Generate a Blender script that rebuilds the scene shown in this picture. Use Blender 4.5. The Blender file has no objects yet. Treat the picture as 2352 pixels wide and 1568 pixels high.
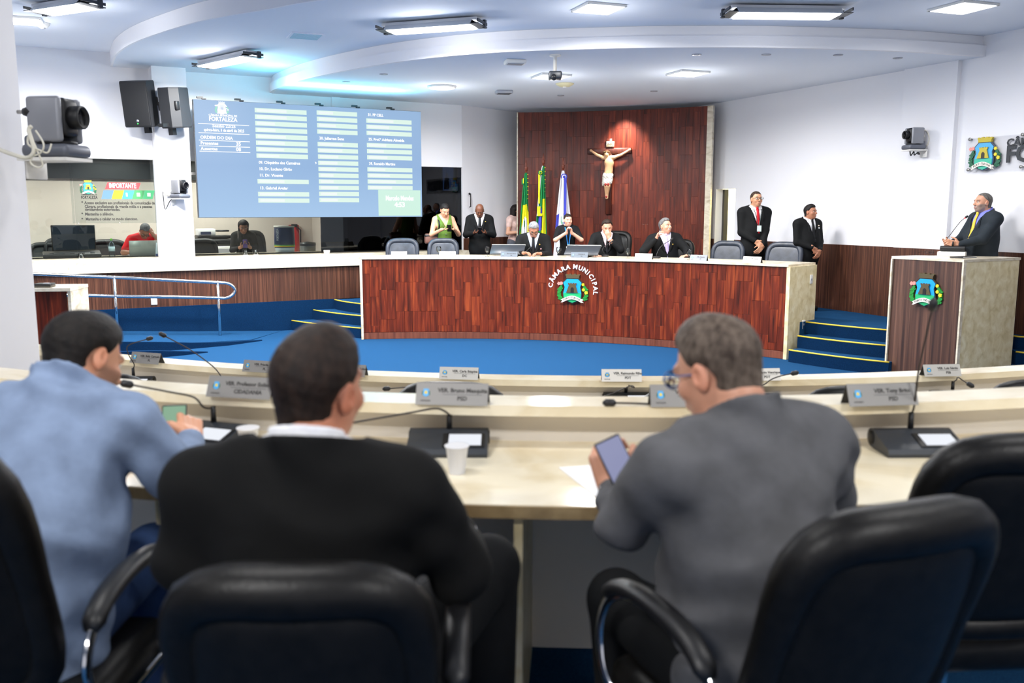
import bpy, bmesh, math, random
import numpy as np
from mathutils import Vector, Matrix, Euler

# ------------------------------------------------------------------ camera
SC = bpy.context.scene
COL = SC.collection
PI = math.pi
CAM_H, FPX = 1.95, 2050.0
TILT = math.atan(301 / FPX)
cam_data = bpy.data.cameras.new('camera')
cam_data.sensor_width = 36.0
cam_data.lens = 36.0 * FPX / 2352.0
cam_data.clip_start = 0.05
cam_data.clip_end = 100
cam_data.dof.use_dof = True
cam_data.dof.focus_distance = 12.5
cam_data.dof.aperture_fstop = 2.8
cam = bpy.data.objects.new('camera', cam_data)
COL.objects.link(cam)
cam.location = (0, 0, CAM_H)
cam.rotation_euler = (PI / 2 - TILT, 0, 0)
SC.camera = cam

# ------------------------------------------------------------------ world, light, exposure
SC.view_settings.view_transform = 'Standard'
SC.view_settings.look = 'None'
SC.view_settings.exposure = 0.0
SC.view_settings.gamma = 1.0
SC.view_settings.use_curve_mapping = False
world = bpy.data.worlds.new('world')
SC.world = world
world.use_nodes = True
world.node_tree.nodes['Background'].inputs[0].default_value = (1, 1, 1, 1)
world.node_tree.nodes['Background'].inputs[1].default_value = 0.25
LAMP_W = 4.9                      # one knob for all the ceiling lamps

def area_light(name, loc, sx, sy, watts, rotz=0, col=(1, 0.98, 0.96), down=True, spread=170):
    d = bpy.data.lights.new(name, 'AREA')
    d.shape = 'RECTANGLE'; d.size = sx; d.size_y = sy
    d.energy = watts * LAMP_W; d.color = col; d.spread = math.radians(spread)
    o = bpy.data.objects.new(name, d); COL.objects.link(o)
    o.location = loc; o.rotation_euler = (0 if down else PI, 0, rotz)
    return o

# lamps of the hall that hang outside the frame, over the rows of seats
for i, (x, y) in enumerate([(-4.6, 5.6), (-1.2, 5.9), (2.6, 5.9), (5.6, 6.0), (-4.6, 1.8), (-1.2, 2.2), (2.4, 2.2), (5.8, 1.8), (-2, -1.4), (3, -1.4)]):
    area_light('hall_lamp_light', (x, y, 4.2), 1.2, 0.35, 40 if y < 0 else 8)

# ------------------------------------------------------------------ helpers
_ct, _st = math.cos(TILT), math.sin(TILT)
def P(px, py, Y=None, Z=None):
    """point of the room seen at a pixel, at a known depth Y or height Z"""
    a, b = (px - 1176) / FPX, (784 - py) / FPX
    y, z = _ct + b * _st, -_st + b * _ct
    t = Y / y if Y is not None else (Z - CAM_H) / z
    return Vector((a * t, y * t, CAM_H + z * t))
def PL(px, py, A, B):
    a, b = (px - 1176) / FPX, (784 - py) / FPX
    y, z = _ct + b * _st, -_st + b * _ct
    dx, dy = B[0] - A[0], B[1] - A[1]
    t = (A[0] * dy - A[1] * dx) / (a * dy - y * dx)
    return Vector((a * t, y * t, CAM_H + z * t))

def lin(c):
    return tuple(((v / 255) / 12.92 if v / 255 <= 0.04045 else ((v / 255 + 0.055) / 1.055) ** 2.4) for v in c[:3]) + (1,)

MATS = {}
def mat(name, rgb, rough=0.5, metal=0.0, emit=0.0, spec=0.5, coat=0.0, sheen=0.0):
    if name in MATS: return MATS[name]
    m = bpy.data.materials.new(name); m.use_nodes = True
    b = m.node_tree.nodes['Principled BSDF']
    c = lin(rgb)
    b.inputs['Base Color'].default_value = c
    b.inputs['Roughness'].default_value = rough
    b.inputs['Metallic'].default_value = metal
    b.inputs['Specular IOR Level'].default_value = spec
    b.inputs['Coat Weight'].default_value = coat
    b.inputs['Sheen Weight'].default_value = sheen
    if emit:
        b.inputs['Emission Color'].default_value = c
        b.inputs['Emission Strength'].default_value = emit
    MATS[name] = m
    return m
def N(m, t, **kw):
    n = m.node_tree.nodes.new(t)
    for k, v in kw.items():
        if k in n.inputs.keys(): n.inputs[k].default_value = v
        else: setattr(n, k, v)
    return n
def LK(m, a, b): m.node_tree.links.new(a, b)
def bsdf(m): return m.node_tree.nodes['Principled BSDF']
def noise_mat(name, c1, c2, scale=(1, 1, 1), nscale=5, detail=6, rough=0.5, bump=0.0, bump_scale=None, metal=0, pos=(0.3, 0.7), rnd=False, coat=0.0, c3=None, spec=0.5, dist=0.0, sheen=0.0):
    """two (three) colours mixed by stretched noise in object space; rnd: every object takes its own cut and tone"""
    if name in MATS: return MATS[name]
    m = mat(name, c1, rough, metal, coat=coat, spec=spec, sheen=sheen)
    tc = N(m, 'ShaderNodeTexCoord'); mp = N(m, 'ShaderNodeMapping'); mp.inputs['Scale'].default_value = scale
    src = tc.outputs['Object']
    if rnd:
        oi = N(m, 'ShaderNodeObjectInfo')
        mul = N(m, 'ShaderNodeVectorMath', operation='SCALE'); cmb = N(m, 'ShaderNodeCombineXYZ')
        for k in range(3): LK(m, oi.outputs['Random'], cmb.inputs[k])
        LK(m, cmb.outputs[0], mul.inputs[0]); mul.inputs['Scale'].default_value = 57.0
        add = N(m, 'ShaderNodeVectorMath', operation='ADD')
        LK(m, src, add.inputs[0]); LK(m, mul.outputs[0], add.inputs[1]); src = add.outputs[0]
    LK(m, src, mp.inputs[0])
    nz = N(m, 'ShaderNodeTexNoise'); nz.inputs['Scale'].default_value = nscale; nz.inputs['Detail'].default_value = detail
    nz.inputs['Distortion'].default_value = dist
    LK(m, mp.outputs[0], nz.inputs['Vector'])
    rp = N(m, 'ShaderNodeValToRGB'); e = rp.color_ramp.elements
    e[0].position, e[0].color = pos[0], lin(c1); e[1].position, e[1].color = pos[1], lin(c2)
    if c3: k = e.new((pos[0] + pos[1]) / 2); k.color = lin(c3)
    LK(m, nz.outputs[0], rp.inputs[0])
    out = rp.outputs[0]
    if rnd:
        hs = N(m, 'ShaderNodeHueSaturation'); mr = N(m, 'ShaderNodeMapRange')
        mr.inputs['To Min'].default_value = 0.86; mr.inputs['To Max'].default_value = 1.12
        LK(m, oi.outputs['Random'], mr.inputs[0]); LK(m, mr.outputs[0], hs.inputs['Value']); LK(m, out, hs.inputs['Color']); out = hs.outputs[0]
    LK(m, out, bsdf(m).inputs['Base Color'])
    if bump:
        bp = N(m, 'ShaderNodeBump'); bp.inputs['Strength'].default_value = bump; bp.inputs['Distance'].default_value = 0.01
        if bump_scale:
            n2 = N(m, 'ShaderNodeTexNoise'); n2.inputs['Scale'].default_value = bump_scale; n2.inputs['Detail'].default_value = 4
            LK(m, src, n2.inputs['Vector']); LK(m, n2.outputs[0], bp.inputs['Height'])
        else: LK(m, nz.outputs[0], bp.inputs['Height'])
        LK(m, bp.outputs[0], bsdf(m).inputs['Normal'])
    return m
def glass_mat(name, tint=(255, 255, 255), ior=1.45, rough=0.0, refl=1.0):
    """thin pane: clear with a mirror share after Fresnel"""
    if name in MATS: return MATS[name]
    m = bpy.data.materials.new(name); m.use_nodes = True; t = m.node_tree; t.nodes.clear()
    o = t.nodes.new('ShaderNodeOutputMaterial'); mx = t.nodes.new('ShaderNodeMixShader')
    tr = t.nodes.new('ShaderNodeBsdfTransparent'); tr.inputs[0].default_value = lin(tint)
    gl = t.nodes.new('ShaderNodeBsdfGlossy'); gl.inputs['Roughness'].default_value = rough
    fr = t.nodes.new('ShaderNodeFresnel'); fr.inputs[0].default_value = ior
    mu = t.nodes.new('ShaderNodeMath'); mu.operation = 'MULTIPLY'; mu.inputs[1].default_value = refl
    t.links.new(fr.outputs[0], mu.inputs[0]); t.links.new(mu.outputs[0], mx.inputs[0])
    t.links.new(tr.outputs[0], mx.inputs[1]); t.links.new(gl.outputs[0], mx.inputs[2]); t.links.new(mx.outputs[0], o.inputs[0])
    MATS[name] = m
    return m

# --- materials
WHITE = mat('white_paint', (236, 236, 240), 0.85)
CEIL = mat('ceiling_paint', (226, 232, 242), 0.9)
BEIGE = mat('beige_paint', (220, 208, 196), 0.9)
GREYP = mat('grey_laminate', (226, 220, 210), 0.5)
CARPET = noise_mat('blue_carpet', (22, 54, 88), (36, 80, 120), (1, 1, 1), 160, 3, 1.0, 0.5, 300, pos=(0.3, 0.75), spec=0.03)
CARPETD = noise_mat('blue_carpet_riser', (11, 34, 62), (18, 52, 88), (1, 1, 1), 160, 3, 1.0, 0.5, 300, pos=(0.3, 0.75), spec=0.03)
REDWOOD = noise_mat('red_wood', (56, 19, 8), (160, 72, 34), (9, 9, 0.7), 2.2, 8, 0.42, 0.05, pos=(0.28, 0.78), rnd=True, c3=(110, 40, 20), dist=0.6, spec=.3)
BACKWOOD = noise_mat('panel_wood', (60, 24, 16), (136, 62, 38), (8, 8, 0.6), 2.2, 8, 0.36, 0.05, pos=(0.28, 0.78), rnd=True, c3=(98, 38, 24), dist=0.6, spec=.35)
DARKWOOD = noise_mat('dark_wood', (50, 28, 20), (112, 72, 52), (30, 30, 0.5), 2.0, 8, 0.45, 0.05, pos=(0.3, 0.75), rnd=True, c3=(78, 46, 33), spec=.35)
LECTWOOD = noise_mat('lectern_wood', (50, 30, 24), (120, 84, 66), (14, 14, 0.25), 2.4, 8, 0.45, 0.05, pos=(0.3, 0.72), c3=(80, 52, 40))
MARBLE = noise_mat('beige_marble', (200, 186, 158), (236, 226, 204), (1, 1, 2.0), 5, 10, 0.18, 0.0, pos=(0.3, 0.62), c3=(222, 210, 186), dist=1.2)
MARBLED = noise_mat('travertine', (214, 196, 146), (246, 234, 198), (1.2, 1.2, 1), 9, 12, 0.35, 0.0, pos=(0.3, 0.66), c3=(232, 216, 172), dist=.5)
MARBLEL = noise_mat('desk_marble', (214, 196, 158), (244, 234, 208), (1, 1, 1), 3.0, 10, 0.12, 0.0, pos=(0.25, 0.6), c3=(232, 218, 186), dist=1.0)
LEATHER = noise_mat('black_leather', (11, 10, 9), (18, 17, 16), (1, 1, 1), 30, 3, 0.40, 0.12, 160, spec=0.25)
LEATHERB = noise_mat('slate_leather', (40, 46, 56), (58, 64, 76), (1, 1, 1), 12, 3, 0.38, 0.12, 120)
BLACK = mat('black_plastic', (18, 18, 20), 0.45)
BLACKM = mat('matt_black', (10, 10, 12), 0.8)
DGREY = mat('dark_grey_plastic', (46, 50, 56), 0.4)
SILVER = mat('silver_plastic', (168, 170, 178), 0.35, 0.3)
STEEL = mat('brushed_steel', (176, 174, 170), 0.35, 0.75)
CHROME = mat('chrome', (225, 225, 228), 0.12, 1.0)
YELLOW = mat('yellow_nosing', (226, 196, 60), 0.6)
OFFWHITE = mat('off_white_plastic', (236, 234, 228), 0.45)
PAPER = mat('white_paper', (248, 248, 248), 0.7)
GLASS = glass_mat('clear_glass', (248, 250, 250), 1.35)
PANE = glass_mat('window_glass', (232, 238, 236), 1.4, refl=1.0)
DPANE = glass_mat('tinted_glass', (120, 130, 140), 1.45, refl=1.0)
ACRYL = glass_mat('acrylic', (240, 243, 243), 1.4, refl=0.7)
LAMP = mat('lamp_diffuser', (250, 252, 255), 0.5, emit=5.0)

# --- mesh helpers
def link(name, me, m=None, parent=None, loc=None, rot=None):
    o = bpy.data.objects.new(name, me); COL.objects.link(o)
    if m is not None and me is not None and not me.materials:
        for k in (m if isinstance(m, (list, tuple)) else [m]): me.materials.append(k)
    if parent is not None: o.parent = parent
    if loc is not None: o.location = loc
    if rot is not None: o.rotation_euler = rot
    return o
def tag(o, label=None, cat=None, group=None, kind=None):
    if label: o['label'] = label
    if cat: o['category'] = cat
    if group: o['group'] = group
    if kind: o['kind'] = kind
    return o
def thing(name, label, cat, loc=(0, 0, 0), rz=0, group=None):
    o = bpy.data.objects.new(name, None); COL.objects.link(o)
    o.empty_display_size = 0.05
    o.location = loc; o.rotation_euler = (0, 0, rz)
    return tag(o, label, cat, group)
def copy_tree(o, parent=None):
    c = o.copy(); COL.objects.link(c); c.parent = parent
    for ch in list(o.children): copy_tree(ch, c)
    return c
def relabel(o, label): o['label'] = label; return o

class MB:
    """collects shapes, then links them as ONE mesh object"""
    def __init__(s): s.v = []; s.f = []; s.sm = []
    def add(s, vs, fs, smooth=False, M=None):
        n = len(s.v)
        s.v += [tuple(M @ Vector(p)) if M is not None else tuple(p) for p in vs]
        s.f += [tuple(i + n for i in f) for f in fs]; s.sm += [smooth] * len(fs); return s
    def box(s, c, d, M=None, rz=0):
        x, y, z = d[0] / 2, d[1] / 2, d[2] / 2
        vs = [(a * x, b * y, e * z) for a in (-1, 1) for b in (-1, 1) for e in (-1, 1)]
        R = Matrix.Translation(c) @ Matrix.Rotation(rz, 4, 'Z')
        if M is not None: R = M @ R
        return s.add(vs, [(0, 1, 3, 2), (4, 6, 7, 5), (0, 4, 5, 1), (2, 3, 7, 6), (0, 2, 6, 4), (1, 5, 7, 3)], False, R)
    def rbox(s, c, d, r=0.01, seg=2, M=None, rz=0, smooth=True):
        bm = bmesh.new(); bmesh.ops.create_cube(bm, size=1)
        for v in bm.verts: v.co = Vector((v.co.x * d[0], v.co.y * d[1], v.co.z * d[2]))
        bmesh.ops.bevel(bm, geom=bm.edges[:], offset=min(r, min(d) * 0.49), segments=seg, affect='EDGES', profile=0.5)
        bm.verts.index_update()
        R = Matrix.Translation(c) @ Matrix.Rotation(rz, 4, 'Z')
        if M is not None: R = M @ R
        s.add([v.co for v in bm.verts], [[v.index for v in f.verts] for f in bm.faces], smooth, R); bm.free(); return s
    def prism(s, poly, z0, z1, M=None):
        n = len(poly)
        ar = sum(poly[i][0] * poly[(i + 1) % n][1] - poly[(i + 1) % n][0] * poly[i][1] for i in range(n))
        if ar < 0: poly = poly[::-1]
        vs = [(p[0], p[1], z0) for p in poly] + [(p[0], p[1], z1) for p in poly]
        fs = [tuple(range(n - 1, -1, -1)), tuple(range(n, 2 * n))] + [(i, (i + 1) % n, n + (i + 1) % n, n + i) for i in range(n)]
        return s.add(vs, fs, False, M)
    def strip(s, inner, outer, z0, z1):
        """closed band between two open plan curves of equal length"""
        n = len(inner); vs = []
        for z in (z0, z1): vs += [(p[0], p[1], z) for p in inner] + [(p[0], p[1], z) for p in outer]
        fs = []
        for i in range(n - 1):
            a, b, c, d = i, i + 1, n + i + 1, n + i
            A, B, C, D = a + 2 * n, b + 2 * n, c + 2 * n, d + 2 * n
            fs += [(a, d, c, b), (A, B, C, D), (a, b, B, A), (d, D, C, c)]
        fs += [(0, 2 * n, 3 * n, n), (n - 1, 2 * n - 1, 4 * n - 1, 3 * n - 1)]
        n0 = len(s.f); s.add(vs, fs); return s
    def tube(s, pts, r, k=8, caps=True, flat=None, M=None):
        pts = [Vector(p) for p in pts]; n = len(pts); rs = r if isinstance(r, (list, tuple)) else [r] * n
        vs = []; up = None
        for i, p in enumerate(pts):
            t = (pts[min(i + 1, n - 1)] - pts[max(i - 1, 0)]).normalized()
            if up is None: up = Vector((0, 0, 1)) if abs(t.z) < 0.9 else Vector((1, 0, 0))
            a = t.cross(up)
            if a.length < 1e-4: a = t.cross(Vector((0, 1, 0.1)))
            a.normalize(); b = a.cross(t).normalized(); up = b
            fl = flat if flat else 1.0
            for j in range(k):
                q = 2 * PI * j / k
                vs.append(p + a * (math.cos(q) * rs[i]) + b * (math.sin(q) * rs[i] * fl))
        fs = [(i * k + j, i * k + (j + 1) % k, (i + 1) * k + (j + 1) % k, (i + 1) * k + j) for i in range(n - 1) for j in range(k)]
        if caps: fs += [tuple(range(k - 1, -1, -1)), tuple(range((n - 1) * k, n * k))]
        return s.add(vs, fs, True, M)
    def lathe(s, prof, k=20, M=None, loc=(0, 0, 0)):
        vs = [(loc[0] + r * math.cos(2 * PI * j / k), loc[1] + r * math.sin(2 * PI * j / k), loc[2] + z) for r, z in prof for j in range(k)]
        n = len(prof)
        fs = [(i * k + j, i * k + (j + 1) % k, (i + 1) * k + (j + 1) % k, (i + 1) * k + j) for i in range(n - 1) for j in range(k)]
        if prof[0][0] > 1e-4: fs.append(tuple(range(k - 1, -1, -1)))
        if prof[-1][0] > 1e-4: fs.append(tuple(range((n - 1) * k, n * k)))
        return s.add(vs, fs, True, M)
    def ball(s, c, r, k=12, M=None, sq=(1, 1, 1)):
        prof = [(max(1e-5, r * math.sin(PI * i / 8)), -r * math.cos(PI * i / 8)) for i in range(9)]
        T = Matrix.Translation(c) @ Matrix.Diagonal((sq[0], sq[1], sq[2], 1))
        return s.lathe(prof, k, (M @ T) if M is not None else T)
    def mesh(s, name='mesh'):
        me = bpy.data.meshes.new(name); me.from_pydata([tuple(v) for v in s.v], [], s.f)
        me.polygons.foreach_set('use_smooth', s.sm); me.update()
        bm = bmesh.new(); bm.from_mesh(me); bmesh.ops.recalc_face_normals(bm, faces=bm.faces[:]); bm.to_mesh(me); bm.free()
        return me
    def build(s, name, m, parent=None, loc=None, rot=None):
        return link(name, s.mesh(name), m, parent, loc, rot)
    def at(s, name, m, parent=None):
        """like build, with the object's origin moved to the middle of its own shape"""
        a = np.array(s.v); c = (a.min(0) + a.max(0)) / 2
        s.v = [tuple(p) for p in (a - c)]
        return link(name, s.mesh(name), m, parent, tuple(c))

def frame(o, x, z=(0, 0, 1)):
    """matrix with origin o, local X along x, local Z along z"""
    x = Vector(x).normalized(); z = Vector(z); y = z.cross(x).normalized(); z = x.cross(y)
    return Matrix(((x.x, y.x, z.x, o[0]), (x.y, y.y, z.y, o[1]), (x.z, y.z, z.z, o[2]), (0, 0, 0, 1)))
def arc(c, r, a0, a1, n=32):
    return [(c[0] + r * math.cos(a0 + (a1 - a0) * i / n), c[1] + r * math.sin(a0 + (a1 - a0) * i / n)) for i in range(n + 1)]
def smooth_curve(pts, n=8):
    out = []
    for i in range(len(pts) - 1):
        p0, p1, p2, p3 = [Vector(pts[max(0, min(len(pts) - 1, i + k))]) for k in (-1, 0, 1, 2)]
        for j in range(n):
            t = j / n
            out.append(0.5 * ((2 * p1) + (p2 - p0) * t + (2 * p0 - 5 * p1 + 4 * p2 - p3) * t * t + (3 * p1 - p0 - 3 * p2 + p3) * t ** 3))
    out.append(Vector(pts[-1])); return out

_txt = {}
def text_mesh(s, size, depth=0.0, align='CENTER', bold=0.0):
    key = (s, size, depth, align, bold)
    if key in _txt: return _txt[key]
    cu = bpy.data.curves.new('text', 'FONT'); cu.body = s; cu.size = size; cu.extrude = depth; cu.align_x = align; cu.offset = bold * size
    cu.resolution_u = 2
    o = bpy.data.objects.new('text', cu); COL.objects.link(o)
    dg = bpy.context.evaluated_depsgraph_get()
    me = bpy.data.meshes.new_from_object(o.evaluated_get(dg)); bpy.data.objects.remove(o); bpy.data.curves.remove(cu)
    _txt[key] = me
    return me
FLAT = Matrix.Rotation(PI / 2, 4, 'X')      # text lying in XY -> standing in XZ, read from -Y
def text(name, s, size, m, parent, M, depth=0.001, align='CENTER', bold=0.02, width=None):
    me = text_mesh(s, size, depth, align, bold).copy(); me.materials.clear(); me.materials.append(m)
    sx = 1.0
    if width:
        xs = [v.co.x for v in me.vertices]; sx = width / max(1e-6, max(xs) - min(xs))
    o = link(name, me, None, parent); o.matrix_local = M @ FLAT @ Matrix.Diagonal((sx, 1, 1, 1))
    return o
def poly_plate(name, pts, m, parent, M, d0, d1):
    """plate cut from an outline in the XZ plane; front faces -Y"""
    mb = MB(); n = len(pts)
    ar = sum(pts[i][0] * pts[(i + 1) % n][1] - pts[(i + 1) % n][0] * pts[i][1] for i in range(n))
    if ar < 0: pts = pts[::-1]
    vs = [(p[0], -d1, p[1]) for p in pts] + [(p[0], -d0, p[1]) for p in pts]
    mb.add(vs, [tuple(range(n)), tuple(range(2 * n - 1, n - 1, -1))] + [(i, n + i, n + (i + 1) % n, (i + 1) % n) for i in range(n)])
    o = mb.build(name, m, parent); o.matrix_local = M
    return o
def xy2(c, u): return Vector((c[0], c[1], 0))
# ------------------------------------------------------------------ the setting
def struct(name, mb, m, parent=None, at=False):
    o = mb.at(name, m, parent) if at else mb.build(name, m, parent)
    if parent is None: o['kind'] = 'structure'
    return o
DZ = 0.47                      # dais height
Z1, Z2, Z3 = 4.27, 4.07, 3.82  # three ceiling levels
CA, CB = Vector((-6.175, 13.223, 0)), Vector((-2.581, 15.149, 0))      # counter front line
CU = (CB - CA).normalized(); CN = Vector((-CU.y, CU.x, 0))             # along the counter, and away from the hall
def cpt(s, off=0.0, z=0.0): v = CA + CU * s + CN * off; return Vector((v.x, v.y, z))
def cs(px, py=560): return (PL(px, py, CA, CB) - CA).dot(CU)           # metres along the counter at a pixel column
RA, RB = Vector((3.544, 16.32, 0)), Vector((5.289, 12.518, 0))         # right wall line
RU = (RB - RA).normalized(); RN = Vector((-RU.y, RU.x, 0))             # towards the camera, and out of the room
def rpt(s, off=0.0, z=0.0): v = RA + RU * s + RN * off; return Vector((v.x, v.y, z))
def rs(px, py=400): return (PL(px, py, RA, RB) - RA).dot(RU)

# floors
struct('floor', MB().box((0, 6.5, -0.05), (22, 26, 0.1)), CARPET)
R2C, R3C = (0.8, 12.83), (0.45, 8.85)
def sector(c, r0, r1, a0, a1, z0, z1, n=48):
    return MB().strip(arc(c, r0, a0, a1, n), arc(c, r1, a0, a1, n), z0, z1)
A2 = (math.radians(218), math.radians(322)); A3 = (math.radians(205), math.radians(335))
struct('floor', sector(R2C, 7.70, 12.5, *A2, 0.0, 0.10), CARPET)
struct('floor', sector(R3C, 5.86, 13.5, math.radians(208), math.radians(332), 0.10, 0.42), CARPET)

# dais behind the long bench, under the counter and up to the right-hand wall
DF = [(-2.292, 13.557), (-1.3, 13.56), (-0.4, 13.49), (0.488, 13.371), (1.45, 13.10), (2.348, 12.719), (3.0, 12.22), (3.58, 11.619)]
def fit_circle(p):
    A = np.array([[2 * x, 2 * y, 1] for x, y in p]); b = np.array([x * x + y * y for x, y in p])
    s = np.linalg.lstsq(A, b, rcond=None)[0]
    return (s[0], s[1]), math.sqrt(s[2] + s[0] ** 2 + s[1] ** 2)
BC, BR = fit_circle(DF)
B0 = math.atan2(DF[0][1] - BC[1], DF[0][0] - BC[0]); B1 = math.atan2(DF[-1][1] - BC[1], DF[-1][0] - BC[0])
def bpt(t, r=0.0, z=0.0):
    a = B0 + (B1 - B0) * t; return Vector((BC[0] + (BR + r) * math.cos(a), BC[1] + (BR + r) * math.sin(a), z))
BLEN = BR * abs(B1 - B0)
front = [tuple(bpt(t / 30, 0.10)[:2]) for t in range(31)]
cb1 = cpt(9.0); q_l = cpt(cs(765)); stR0 = Vector((3.94, 11.913, 0)); stR1 = Vector((4.656, 10.988, 0))
dais = front + [(4.131, 12.082), (4.02, 11.97), (4.86, 11.14), (5.2, 11.2), (6.25, 10.72), (7.2, 10.0), tuple(rpt(8.2, .1)[:2]), tuple(rpt(-1.0, .1)[:2]), (0.2, 18.0), tuple(cpt(7.2, 1)[:2]), tuple(cpt(-2.6, .6)[:2]), tuple(cpt(-2.6, 0.02)[:2]), tuple(q_l[:2]), (-2.3, 14.10)]
struct('floor', MB().prism(dais, 0.0, DZ), CARPET)
# carpeted riser of the platform under the counter
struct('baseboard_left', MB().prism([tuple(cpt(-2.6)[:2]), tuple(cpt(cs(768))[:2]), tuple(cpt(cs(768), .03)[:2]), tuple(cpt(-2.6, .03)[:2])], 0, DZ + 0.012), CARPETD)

def stairs(name, lines, label, depth_dir):
    """three carpeted steps; each line = left and right end of a nosing and its height"""
    t = thing(name, label, 'stairs', (lines[0][0].x, lines[0][0].y, 0))
    L0 = t.location.copy()
    for i, (a, b, z) in enumerate(lines):
        a, b = Vector((a.x, a.y, 0)) - L0, Vector((b.x, b.y, 0)) - L0
        d = Vector(depth_dir).normalized()
        mid = (a + b) / 2 + Vector((d.y, -d.x, 0)) * 0
        pts = []
        for k in range(7):
            f = k / 6; pts.append(a.lerp(b, f) - d * (0.05 * 4 * f * (1 - f)))
        back = [p + d * 0.42 for p in pts]
        st = MB().prism([p[:2] for p in pts] + [p[:2] for p in back[::-1]], max(0.0, z - .157), z).build('step', CARPET, t)
        MB().tube([p + Vector((0, 0, z)) for p in pts], 0.011, 6).build('nosing', YELLOW, t)
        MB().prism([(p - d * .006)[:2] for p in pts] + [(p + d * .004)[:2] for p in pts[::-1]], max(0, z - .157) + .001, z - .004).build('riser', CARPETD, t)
    return t
dL = Vector((0.55, 0.80, 0))
sl = [(Vector((-3.62, 14.58, 0)), Vector((-2.33, 13.62, 0)), .157), (Vector((-3.30, 14.76, 0)), Vector((-2.33, 13.90, 0)), .313), (Vector((-2.98, 14.93, 0)), Vector((-2.33, 14.18, 0)), .468)]
stairs('staircase', sl, 'blue carpeted steps with yellow nosings left of the long wooden bench', dL)
dR = Vector((0.75, 0.66, 0))
sr = [(Vector((3.60, 11.46, 0)), Vector((4.50, 10.50, 0)), .157), (Vector((3.77, 11.66, 0)), Vector((4.62, 10.78, 0)), .313), (Vector((3.95, 11.90, 0)), Vector((4.75, 11.05, 0)), .468)]
stairs('staircase', sr, 'blue carpeted steps with yellow nosings between the long bench and the lectern', dR)
dQ = Vector((0.25, 0.97, 0))
sq = [(Vector((5.72, 10.10, 0)), Vector((6.36, 9.74, 0)), .157), (Vector((5.90, 10.32, 0)), Vector((6.24, 10.13, 0)), .313), (Vector((5.98, 10.56, 0)), Vector((6.10, 10.49, 0)), .468)]
stairs('staircase', sq, 'blue carpeted steps with yellow nosings right of the lectern', dQ)

# ramp along the counter (rises to the left)
rampo = [cpt(cs(640), -.02), cpt(cs(540), -.9), cpt(cs(400), -1.25), cpt(cs(262), -1.25), cpt(-2.4, -1.25), cpt(-2.4, -.01)]
mb = MB()
hts = [0.002, 0.012, 0.07, .13, .34, .34]
n = len(rampo)
vs = [(p.x, p.y, 0) for p in rampo] + [(p.x, p.y, h) for p, h in zip(rampo, hts)] + [tuple(cpt(cs(400), -.01, .09)), tuple(cpt(cs(262), -.01, .15))]
mb.add(vs, [(6, 7, 8, 12), (12, 8, 9, 13), (13, 9, 10, 11)] + [(i, i + 1, n + i + 1, n + i) for i in range(5)])
struct('floor', mb, CARPET)
# ramp kerb: two low carpeted bands that taper off
def kerb(pts, w, m):
    mb = MB(); n = len(pts); vs = []
    for p, h in pts:
        vs += [(p.x, p.y, 0), (p.x, p.y, h), (p.x - CN.x * w, p.y - CN.y * w, h), (p.x - CN.x * w, p.y - CN.y * w, 0)]
    fs = []
    for i in range(n - 1):
        a = i * 4
        for k in range(3): fs.append((a + k, a + k + 1, a + 5 + k, a + 4 + k))
    fs += [(0, 1, 2, 3), (4 * n - 4, 4 * n - 3, 4 * n - 2, 4 * n - 1)]
    mb.add(vs, fs); return mb
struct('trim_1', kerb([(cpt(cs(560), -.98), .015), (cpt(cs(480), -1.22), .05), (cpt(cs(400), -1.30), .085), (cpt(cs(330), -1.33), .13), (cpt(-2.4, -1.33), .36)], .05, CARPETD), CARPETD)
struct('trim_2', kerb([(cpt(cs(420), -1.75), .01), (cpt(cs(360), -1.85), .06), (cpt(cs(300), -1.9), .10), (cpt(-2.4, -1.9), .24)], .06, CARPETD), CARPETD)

# walls -------------------------------------------------------------
W_OFF = 0.38
sW0, sW1 = -3.4, cs(1081) + .02
sColA, sColB = cs(370), cs(447)
s720 = cs(720) + .25
wl = struct('wall_left', MB().prism([tuple(cpt(sW0, W_OFF)[:2]), tuple(cpt(sW1, W_OFF)[:2]), tuple(cpt(sW1, W_OFF + .15)[:2]), tuple(cpt(sW0, W_OFF + .15)[:2])], 2.72, Z1), WHITE)
bend = Vector((0.38, 17.98, 0)); e0 = cpt(sW1, W_OFF)
struct('wall_left', MB().prism([tuple(e0[:2]), tuple(bend[:2]), (0.30, 18.12), tuple((cpt(sW1, W_OFF + .2))[:2])], 0, Z1), WHITE)
struct('wall_back', MB().prism([tuple(bend[:2]), (3.2, 17.35), (3.25, 17.5), (0.36, 18.15)], 0, Z1), WHITE)
struct('trim_3', MB().prism([tuple(cpt(sColA)[:2]), tuple(cpt(sColB)[:2]), tuple(cpt(sColB, W_OFF + .1)[:2]), tuple(cpt(sColA, W_OFF + .1)[:2])], 1.236, Z2 + .01), WHITE)
# upper pilaster glimpsed over the screen
sP = cs(775, 190); struct('trim_4', MB().prism([tuple(cpt(sP, W_OFF - .05)[:2]), tuple(cpt(sP + .14, W_OFF - .05)[:2]), tuple(cpt(sP + .14, W_OFF + .05)[:2]), tuple(cpt(sP, W_OFF + .05)[:2])], 3.6, Z3), WHITE)
# wainscot on the wall behind the flags
we = (bend - e0).normalized(); wn = Vector((we.y, -we.x, 0))
for k in range(2):
    a = e0 + we * (.02 + .71 * k); b = a + we * .69
    struct('trim_5', MB().prism([tuple((a + wn * .022)[:2]), tuple((b + wn * .022)[:2]), tuple(b[:2]), tuple(a[:2])], DZ, 1.446), DARKWOOD, at=True)
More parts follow.
